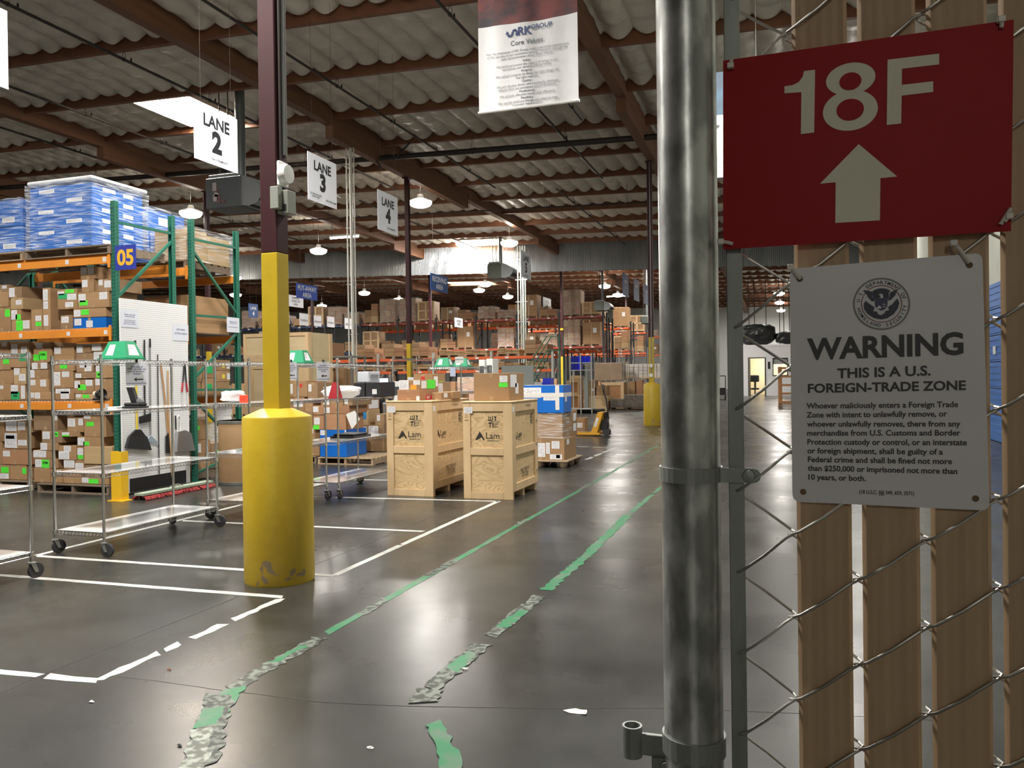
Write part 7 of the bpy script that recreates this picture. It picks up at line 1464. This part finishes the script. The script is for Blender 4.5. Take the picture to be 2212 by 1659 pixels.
# one of each kind of load, then copies
def load_proto(kind, W=1.1, D=1.0, H=1.3, seed=1):
    r = random.Random(seed); o = (0, 0, -40-3*seed)
    nm, cat, lb = {'case': ('wooden_crate', 'crate', 'framed wooden crate'), 'film': ('wrapped_load', 'pallet load', 'film-wrapped pallet of cartons'), 'cart': ('pallet_load', 'pallet load', 'pallet of stacked cartons'), 'big': ('pallet_load', 'pallet load', 'big single carton on a pallet')}[kind]
    t = thing(nm, lb, cat, o); z0 = o[2]; y0 = -D/2
    MB().box(-W/2, y0, z0+.10, W/2, y0+D, z0+.12).build('deck', palm, t, True)
    for x in (-W/2, -.05, W/2-.1): MB().box(x, y0, z0, x+.1, y0+D, z0+.0995).build('stringer', palm, t, True)
    zb_ = z0+.121
    if kind == 'case':
        MB().box(-W/2+.04, y0+.04, zb_, W/2-.04, y0+D-.04, z0+H-.02).build('plywood_panel', mat('brown_plywood', (.42, .25, .12), .6, noise=(2, 4, (1, 1, 3)), rnd=.15), t, True)
        for a in ((-W/2, .0, -W/2+.12, 1), (W/2-.12, 0, W/2, 1), (-.06, 0, .06, 1), (-W/2+.12, .93, W/2-.12, 1), (-W/2+.12, 0, W/2-.12, .07), (-W/2+.12, .45, W/2-.12, .53)): MB().box(a[0], y0, zb_+(H-.12)*a[1], a[2], y0+.035, zb_+(H-.12)*a[3]).build('frame_board', pine, t, True)
    elif kind == 'big':
        MB().box(-W/2+.03, y0+.03, zb_, W/2-.03, y0+D-.03, z0+H, .01).build('carton', CB[seed % 3], t, True)
        MB().box(.1, y0+.026, z0+H*.55, .32, y0+.0295, z0+H*.75).build('shipping_label', wht, t, True); MB().box(-.03, y0+.028, zb_, .03, y0+.0298, z0+H-.01).build('packing_tape', tapem, t, True)
    else:
        nx, nz_ = r.choice((2, 3)), r.choice((2, 3, 4)); hh = (H-.12)/nz_
        for j in range(nz_):
            for i in range(nx):
                if j == nz_-1 and r.random() < .3 and kind == 'cart': continue
                w_ = (W-.04)/nx; MB().box(-W/2+.02+w_*i+.006, y0+.03+r.uniform(0, .03), zb_+hh*j+.001, -W/2+.02+w_*(i+1)-.006, y0+D-.03, zb_+hh*(j+1)-.006, .006).build('carton', CB[r.choice((0, 0, 1, 2, 3))], t, True)
        if kind == 'film':
            mb = MB(); N = 28; vs = []; fs = []
            for j in range(7):
                for i in range(N):
                    a = 2*math.pi*i/N; c = lambda v: math.copysign(min(1, abs(v)*1.35), v); k = 1.02+r.uniform(-.015, .03); vs.append((c(math.cos(a))*W/2*k, c(math.sin(a))*D/2*k, z0+.06+(H-.02)*j/6+r.uniform(-.01, .01)))
            for j in range(6):
                for i in range(N): fs.append((j*N+i, j*N+(i+1) % N, (j+1)*N+(i+1) % N, (j+1)*N+i))
            fs.append(tuple(6*N+i for i in range(N))); mb.sm = True; mb.add(vs, fs); mb.build('stretch_wrap', film, t, True)
    return t
PROTO = [(load_proto(k, W, D, H, s), H) for s, (k, W, D, H) in enumerate((('film', 1.1, 1.0, 1.25), ('cart', 1.1, 1.0, 1.0), ('big', 1.15, 1.0, 1.45), ('case', 1.2, 1.0, 1.35), ('film', 1.15, 1.0, .8), ('cart', 1.05, 1.0, 1.35), ('big', 1.0, 1.0, .9), ('case', 1.15, 1.0, .85), ('film', 1.2, 1.05, 1.6), ('cart', 1.1, 1.0, .7), ('cart', 1.1, .9, .36), ('film', 1.05, .95, .55)), 1)]
first = [True]*len(PROTO)
def put(i, x, y, z, label, group):
    p, H = PROTO[i]
    if first[i]: p.location = (x, y, z); p['label'] = label; p['group'] = group; first[i] = False; return p
    return dup(p, (x, y, z), 0, label, group)
KIND = ('film-wrapped cartons', 'stacked cartons', 'big single carton', 'framed crate', 'low film-wrapped cartons', 'tall stack of cartons', 'low single carton', 'low framed crate', 'tall film-wrapped cartons', 'low stack of cartons', 'flat row of cartons', 'flat film-wrapped cartons')
def rack_row(y, xr, nb, levels, H, um, name, D=1.1, bay=2.75, beams=None, fill=.93, seed=5, hmax=None):
    r = random.Random(seed)
    for i in range(nb+1): far_frame(xr-bay*i, y, y+D, H, um(i) if callable(um) else um, 'far rack upright, %s from the right end of %s' % (ORD[min(i, 11)] if i < 12 else 'one far left', name) if i < 12 else 'far left rack upright, %s last of %s' % (ORD[max(0, nb-i)], name))
    for L, z in enumerate(levels):
        bmz = beams[L] if beams else redb
        for i in range(nb):
            x1 = xr-bay*i; x0 = x1-bay; mm = bmz(i) if callable(bmz) else bmz
            far_beam(x0, x1, y+.07, z, mm, 'front beam, %s bay, level %s from top, %s' % (ORD[min(i, 11)], ('one', 'two', 'three')[L], name)); far_beam(x0, x1, y+D-.10, z, mm, 'rear beam, %s bay, level %s from top, %s' % (ORD[min(i, 11)], ('one', 'two', 'three')[L], name))
            gap = (hmax if hmax else 2.1) if L == 0 else levels[L-1]-z-.2
            for k in range(2):
                if r.random() > fill: continue
                c_ = [q for q in range(len(PROTO)) if PROTO[q][1] < gap]; q = r.choice([v for v in c_ if L == 0 or PROTO[v][1] > .6 or len(c_) < 3] if c_ else [9])
                put(q, x0+bay*(.27 if k == 0 else .73)+r.uniform(-.04, .04), y+D/2, z+.002, '%s, bay %s from right, %s slot, level %s, %s' % (KIND[q], ORD[i] if i < 12 else ('thirteenth' if i == 12 else 'fourteenth'), 'left' if k == 0 else 'right', ('one', 'two', 'three')[L], name), 'pallet loads on %s' % name)
blk = lambda i: blkp
XR = -10.35
rack_row(47.9, XR, 14, (5.26, 3.42), 5.5, blkp, 'main red rack', beams=(lambda i: redb if i < 6 else navb, lambda i: redb if i < 6 else navb), seed=11)
rack_row(50.6, XR-.2, 6, (4.95, 3.25), 5.3, blkp, 'rear orange rack', beams=(orb, orb), seed=12, fill=.8)
rack_row(56.6, XR+.1, 3, (5.0, 3.4), 5.4, blkp, 'second aisle rack', beams=(orb, orb), seed=13)
rack_row(63.5, XR+.1, 3, (5.0, 3.4), 5.4, blkp, 'third aisle rack', beams=(orb, orb), seed=14)
rack_row(71.0, XR+.1, 3, (5.0, 3.4), 5.4, blkp, 'fourth aisle rack', beams=(orb, orb), seed=15)
rack_row(34.0, -9.62, 4, (2.52, 1.92), 2.75, grp, 'low orange rack', beams=(orb, orb), bay=2.85, seed=16, hmax=.75)
# loads on the floor under the racks
r_ = random.Random(21)
for i in range(13):
    for k in range(2): q = r_.choice((0, 1, 2, 5, 8)); put(q, XR-2.75*i-(.75 if k else 2.0), 48.4, 0, '%s on the floor, bay %s of the main red rack, %s side' % (KIND[q], ORD[min(i, 11)] if i < 12 else 'furthest', 'right' if k else 'left'), 'floor loads under the main red rack')
for i in range(4):
    for k in range(2): q = r_.choice((1, 9, 4, 7)); put(q, -9.62-2.85*i-(.78 if k else 2.07), 34.6, 0, '%s on the floor, bay %s of the low orange rack, %s side' % (KIND[q], ORD[i], 'right' if k else 'left'), 'floor loads under the low orange rack')
    # cartons on the floor in front
for i, (x, y) in enumerate(((-18.6, 30.8), (-20.5, 31), (-22.6, 30.2), (-25, 29.5), (-27.4, 30.6), (-30, 30))): q = (1, 5, 2, 0, 3, 5, 1, 9)[i]; put(q, x, y, 0, '%s on the floor, %s from the right behind the work benches' % (KIND[q], ORD[i]), 'floor loads behind the work benches')
# blue bin shelving right of the banded column
binb = mat('bright_blue_bin', (.012, .02, .62), .4); binn = mat('navy_blue_bin', (.01, .015, .28), .4)
Yb = 33.2; p, q = on_y(1231, 770, Yb), on_y(1277, 770, Yb); t = thing('bin_shelving', 'tall grey shelving with blue bins right of the banded column', 'shelving', ((p.x+q.x)/2, Yb, 0)); zT = on_y(1250, 763, Yb).z
zs = [on_y(1250, 783, Yb).z, on_y(1250, 799, Yb).z]
for x in (p.x, (p.x+q.x)/2, q.x):
    for y in ((Yb, Yb+.5) if x != (p.x+q.x)/2 else (Yb-.03,)): MB().box(x-.02, y, 0, x+.02, y+.03, zT).build('post', grp, t, True)
for z in zs+[.2]: MB().box(p.x, Yb, z-.03, q.x, Yb+.53, z).build('shelf', grp, t, True)
n_ = 6
for j, z in enumerate(zs):
    for i in range(n_):
        if j == 1 and i > 2: continue
        x0 = p.x+.05+(q.x-p.x-.1)*i/n_; t2 = thing('storage_bin', '%s blue bin from the left on the %s shelf of the bin shelving' % (ORD[i].capitalize(), ('upper', 'lower')[j]), 'bin', (x0, Yb+.05, z), 0, 'blue bins on the grey shelving'); w_ = (q.x-p.x-.1)/n_
        MB().add([(x0+.01, Yb+.06, z+.001), (x0+w_-.02, Yb+.06, z+.001), (x0+w_-.02, Yb+.45, z+.001), (x0+.01, Yb+.45, z+.001), (x0, Yb+.03, z+.26), (x0+w_-.01, Yb+.03, z+.26), (x0+w_-.01, Yb+.47, z+.26), (x0, Yb+.47, z+.26)], [(0,3,2,1),(4,5,6,7),(0,1,5,4),(1,2,6,5),(2,3,7,6),(3,0,4,7)]).build('bin_body', binb if i > 1 else binn, t2, True)
# rolling ladder in front of the low orange rack
lg = mat('green_ladder_paint', (.03, .13, .07), .5); p = on_y(1150, 800, 30.5)
t = thing('rolling_ladder', 'dark green rolling warehouse ladder left of the banded column', 'ladder', (p.x, 30.5, 0)); x0 = p.x-.8; Hh = 2.6
for y in (30.2, 30.8):
    MB().tube([(x0, y, .05), (x0+1.5, y, Hh)], .022, 6).build('side_rail', lg, t, True); MB().tube([(x0+.1, y, 1.1), (x0+1.5, y, Hh+.55), (x0+2.0, y, Hh+.55), (x0+2.0, y, .05)], .022, 6).build('handrail', lg, t, True); MB().tube([(x0, y, .1), (x0+2.0, y, .1), (x0+.9, y, 1.55)], .018, 6).build('brace', lg, t, True)
for i in range(9): k = (i+1)/9.5; MB().box(x0+1.5*k-.09, 30.2, Hh*k-.02, x0+1.5*k+.09, 30.8, Hh*k).build('step', lg, t, True)
MB().box(x0+1.4, 30.2, Hh-.02, x0+2.0, 30.8, Hh+.01).build('platform', lg, t, True)
# wire cages right of the racks
p, q = on_y(1338, 752, 46), on_y(1400, 790, 46)
t = thing('wire_cage', 'tall wire mesh enclosure before the far racks, right of the low goods', 'cage', ((p.x+q.x)/2, 46, 0)); mb = MB(); zt = p.z
for x in (p.x, (p.x+q.x)/2, q.x): MB().tube([(x, 46, 0), (x, 46, zt)], .03, 6).build('post', cond, t, True)
n_ = int((q.x-p.x)/.08)
for i in range(n_): x = p.x+(q.x-p.x)*i/n_; rod(mb, (x, 46, .1), (x, 46, zt), .006, 4)
for i in range(12): z = .1+(zt-.1)*i/11; rod(mb, (p.x, 46, z), (q.x, 46, z), .006, 4)
mb.build('mesh_panel', cond, t, True)
# ================================================================== OFFICE BOX SEEN THROUGH THE FENCE
YO = 60.7; xo = on_y(1604, 800, YO).x; zo = on_y(1650, 749, YO).z
of = thing('wall_office', 'white office box with an open dark door, far beyond the fence', None, (xo, YO, 0), kind='structure')
d0, d1, dz = on_y(1616, 800, YO).x, on_y(1654, 800, YO).x, on_y(1635, 772, YO).z; w0, w1, wz1, wz0 = on_y(1669, 800, YO).x, on_y(1702, 800, YO).x, on_y(1680, 773, YO).z, on_y(1680, 812, YO).z
ow = mat('white_office_wall', (.74, .75, .77), .6)
for a in ((xo, 0, d0, zo), (d0, dz, d1, zo), (d1, 0, w0, zo), (w0, 0, w1, wz0), (w0, wz1, w1, zo), (w1, 0, XE-.002, zo)): MB().box(a[0], YO, a[1], a[2], YO+.15, a[3]).build('front_wall', ow, of, True)
MB().box(xo, YO+.15, 0, xo+.15, YO+7, zo).build('side_wall', ow, of, True); MB().box(xo, YO-.02, zo, XE-.002, YO+7, zo+.15).build('office_roof', ow, of, True)
cin = mat('cream_interior', (.62, .52, .36), .6); MB().box(xo+.16, YO+4, 0, XE-.01, YO+4.1, zo-.01).build('inner_wall', cin, of, True)
ld = bpy.data.lights.new('office_light', 'AREA'); ld.size = 2.5; ld.energy = 190; ld.color = (1, .9, .72); lo = bpy.data.objects.new('office_light', ld); COL.objects.link(lo); lo.location = (xo+2.6, YO+2, zo-.15); lo.parent = None
fx = thing('ceiling_panel_light', 'lit ceiling panel inside the far office', 'lamp', (xo+2.6, YO+2, zo-.06)); MB().box(xo+1.4, YO+1.2, zo-.09, xo+3.8, YO+2.8, zo-.005).build('panel', mat('office_panel_lit', (1, 1, 1), .4, emit=(1, .92, .78), estr=5), fx, True); lo.parent = fx; lo.location = (0, 0, -.06)
dfm = mat('dark_door_frame', (.02, .022, .02), .5)
dr = thing('door_1', 'dark-framed open doorway of the far office', None, (d0, YO, 0), kind='structure')
for a in ((d0, 0, d0+.07, dz), (d1-.07, 0, d1, dz), (d0+.07, dz-.07, d1-.07, dz)): MB().box(a[0], YO-.03, a[1], a[2], YO+.16, a[3]).build('door_frame', dfm, dr, True)
MB().box(d0+.08, YO+.17, .01, d0+.13, YO+1.0, dz-.08).build('door_leaf', dfm, dr, True)
wn = thing('window_9', 'lit office window right of the far doorway', None, (w0, YO, wz0), kind='structure')
for a in ((w0, wz0, w0+.06, wz1), (w1-.06, wz0, w1, wz1), (w0+.06, wz0, w1-.06, wz0+.06), (w0+.06, wz1-.06, w1-.06, wz1)): MB().box(a[0], YO-.02, a[1], a[2], YO+.1, a[3]).build('window_frame', dfm, wn, True)
MB().box(w0+.06, YO+.05, wz1-.45, w1-.06, YO+.07, wz1-.06).build('blind', boxm, wn, True); MB().box(w0+.06, YO+.03, wz0+.06, w1-.06, YO+.036, wz1-.06).build('pane', mat('window_glass', (.8, .85, .85), .05, alpha=.15), wn, True)
t = thing('office_chair', 'dark office machine and chair just inside the far doorway', 'chair', ((d0+d1)/2, YO+1.8, 0)); x = (d0+d1)/2
MB().box(x-.55, YO+1.6, 1.0, x+.1, YO+2.1, 1.5, .05).build('backrest', blackm, t, True); MB().box(x-.5, YO+1.5, .42, x+.1, YO+2.1, .55, .05).build('seat', blackm, t, True); MB().tube([(x-.2, YO+1.8, 0), (x-.2, YO+1.8, .42)], .05, 8).box(x-.27, YO+2.1, .5, x-.13, YO+2.14, 1.05).build('stem', blackm, t, True)
t = thing('wall_phone', 'small black wall box between office door and window', 'phone', (d1+.3, YO-.05, 1.5)); x = on_y(1661, 795, YO).x; MB().box(x-.07, YO-.06, 1.95, x+.07, YO-.001, 2.45, .01).build('body', blackm, t, True)
t = thing('covered_ductwork', 'black shrouded ductwork lying on the office roof', 'duct', (xo+2, YO+1, zo+.15)); cov = mat('black_plastic_shroud', (.012, .013, .014), .35, bump=(2.5, .8, .1))
for k, (a, c, h_) in enumerate(((xo-.3, xo+2.4, 1.35), (xo+2.2, xo+5.0, .85), (xo+4.8, XE-.3, .7))): blob(a, YO+.2, zo+.151, c, YO+1.7, zo+.15+h_*1.15, 30+k, .12, 20, 12).build('shroud', cov, t, True)
# hanging cables above the office
t = thing('cable_drops', 'thin black cables dropping from the far roof over the office', 'cable', (xo+2, YO+3, zo)); 
for k, px in enumerate((1603, 1617, 1629, 1654, 1683, 1692, 1704)): x = on_y(px, 700, YO+3).x; MB().tube([(x, YO+3, roof(x, 9.1)), (x+.05, YO+3, zo+.16)], .03, 5).build('cable', dkm, t, True)
p = on_z(1558, 864); t = thing('hand_truck', 'dark hand truck standing far away left of the tension bar', 'hand truck', (p.x, p.y, 0)); zt = on_y(1558, 812, p.y).z
for dx in (-.25, .25): MB().tube([(p.x+dx, p.y, .2), (p.x+dx, p.y+.2, zt)], .03, 6).build('rail', blackm, t, True); MB().lathe([(.02, -.04), (.18, -.04), (.18, .04), (.02, .04)], 16, (p.x+dx, p.y, .18), 'x').build('wheel', rubber, t, True)
MB().box(p.x-.25, p.y-.02, .3, p.x+.25, p.y+.1, .75).tube([(p.x-.25, p.y+.2, zt), (p.x+.25, p.y+.2, zt)], .03, 6).build('crossbar', blackm, t, True); MB().box(p.x-.28, p.y-.4, .02, p.x+.28, p.y, .05).build('toe_plate', blackm, t, True)
p = on_z(1703, 872); 
for k in range(3): 
    t = thing('wooden_pallet', ('Nearest', 'Middle', 'Furthest')[k]+' of the pallets leaning upright beside the far office', 'pallet', (p.x, p.y+.4*k, 0)); x = p.x+.05*k; y = p.y+.3*k+k*.1
    ph = on_y(1703, 792, p.y).z
    for i in range(5): MB().box(x-.5, y, .02+(ph-.14)*i/4, x+.9, y+.03, .12+(ph-.14)*i/4).build('deck_board', mat('orange_pallet_wood', (.48, .24, .10), .7), t, True)
    for i in range(3): MB().box(x-.5+.65*i, y+.031, 0, x-.4+.65*i, y+.12, ph).build('stringer', mat('orange_pallet_wood'), t, True)
# small desk screens and rack goods far right
# ================================================================== BLUE SECTIONAL DOOR IN THE RIGHT WALL
bd = mat('blue_door_paint', (.02, .13, .42), .4); yd = on_x(2150, 700, XE-.06); y0, y1 = yd.y-2.6, yd.y+2.2; zd = on_x(2150, 610, XE-.06).z
t = thing('door_2', 'blue ribbed sectional door in the right-hand wall', None, (XE-.06, (y0+y1)/2, 0), kind='structure'); npan = 6
for k in range(npan):
    za, zb_ = zd*k/npan+.01, zd*(k+1)/npan-.01; mb = MB().box(XE-.06, y0, za, XE-.002, y1, zb_, .006)
    for q in range(4): zz = za+(zb_-za)*(q+.5)/4; mb.box(XE-.072, y0+.02, zz-.02, XE-.0605, y1-.02, zz+.02)
    mb.build('door_panel', bd, t, True)
mb = MB().box(XE-.10, yd.y-.1, zd*.55, XE-.073, yd.y+.05, zd*.60); mb.build('door_latch', wht, t, True)
MB().box(XE-.09, y0-.12, 0, XE-.002, y0-.01, zd+.1).build('door_track', boxm, t, True); MB().box(XE-.09, y1+.01, 0, XE-.002, y1+.12, zd+.1).build('door_track', boxm, t, True)
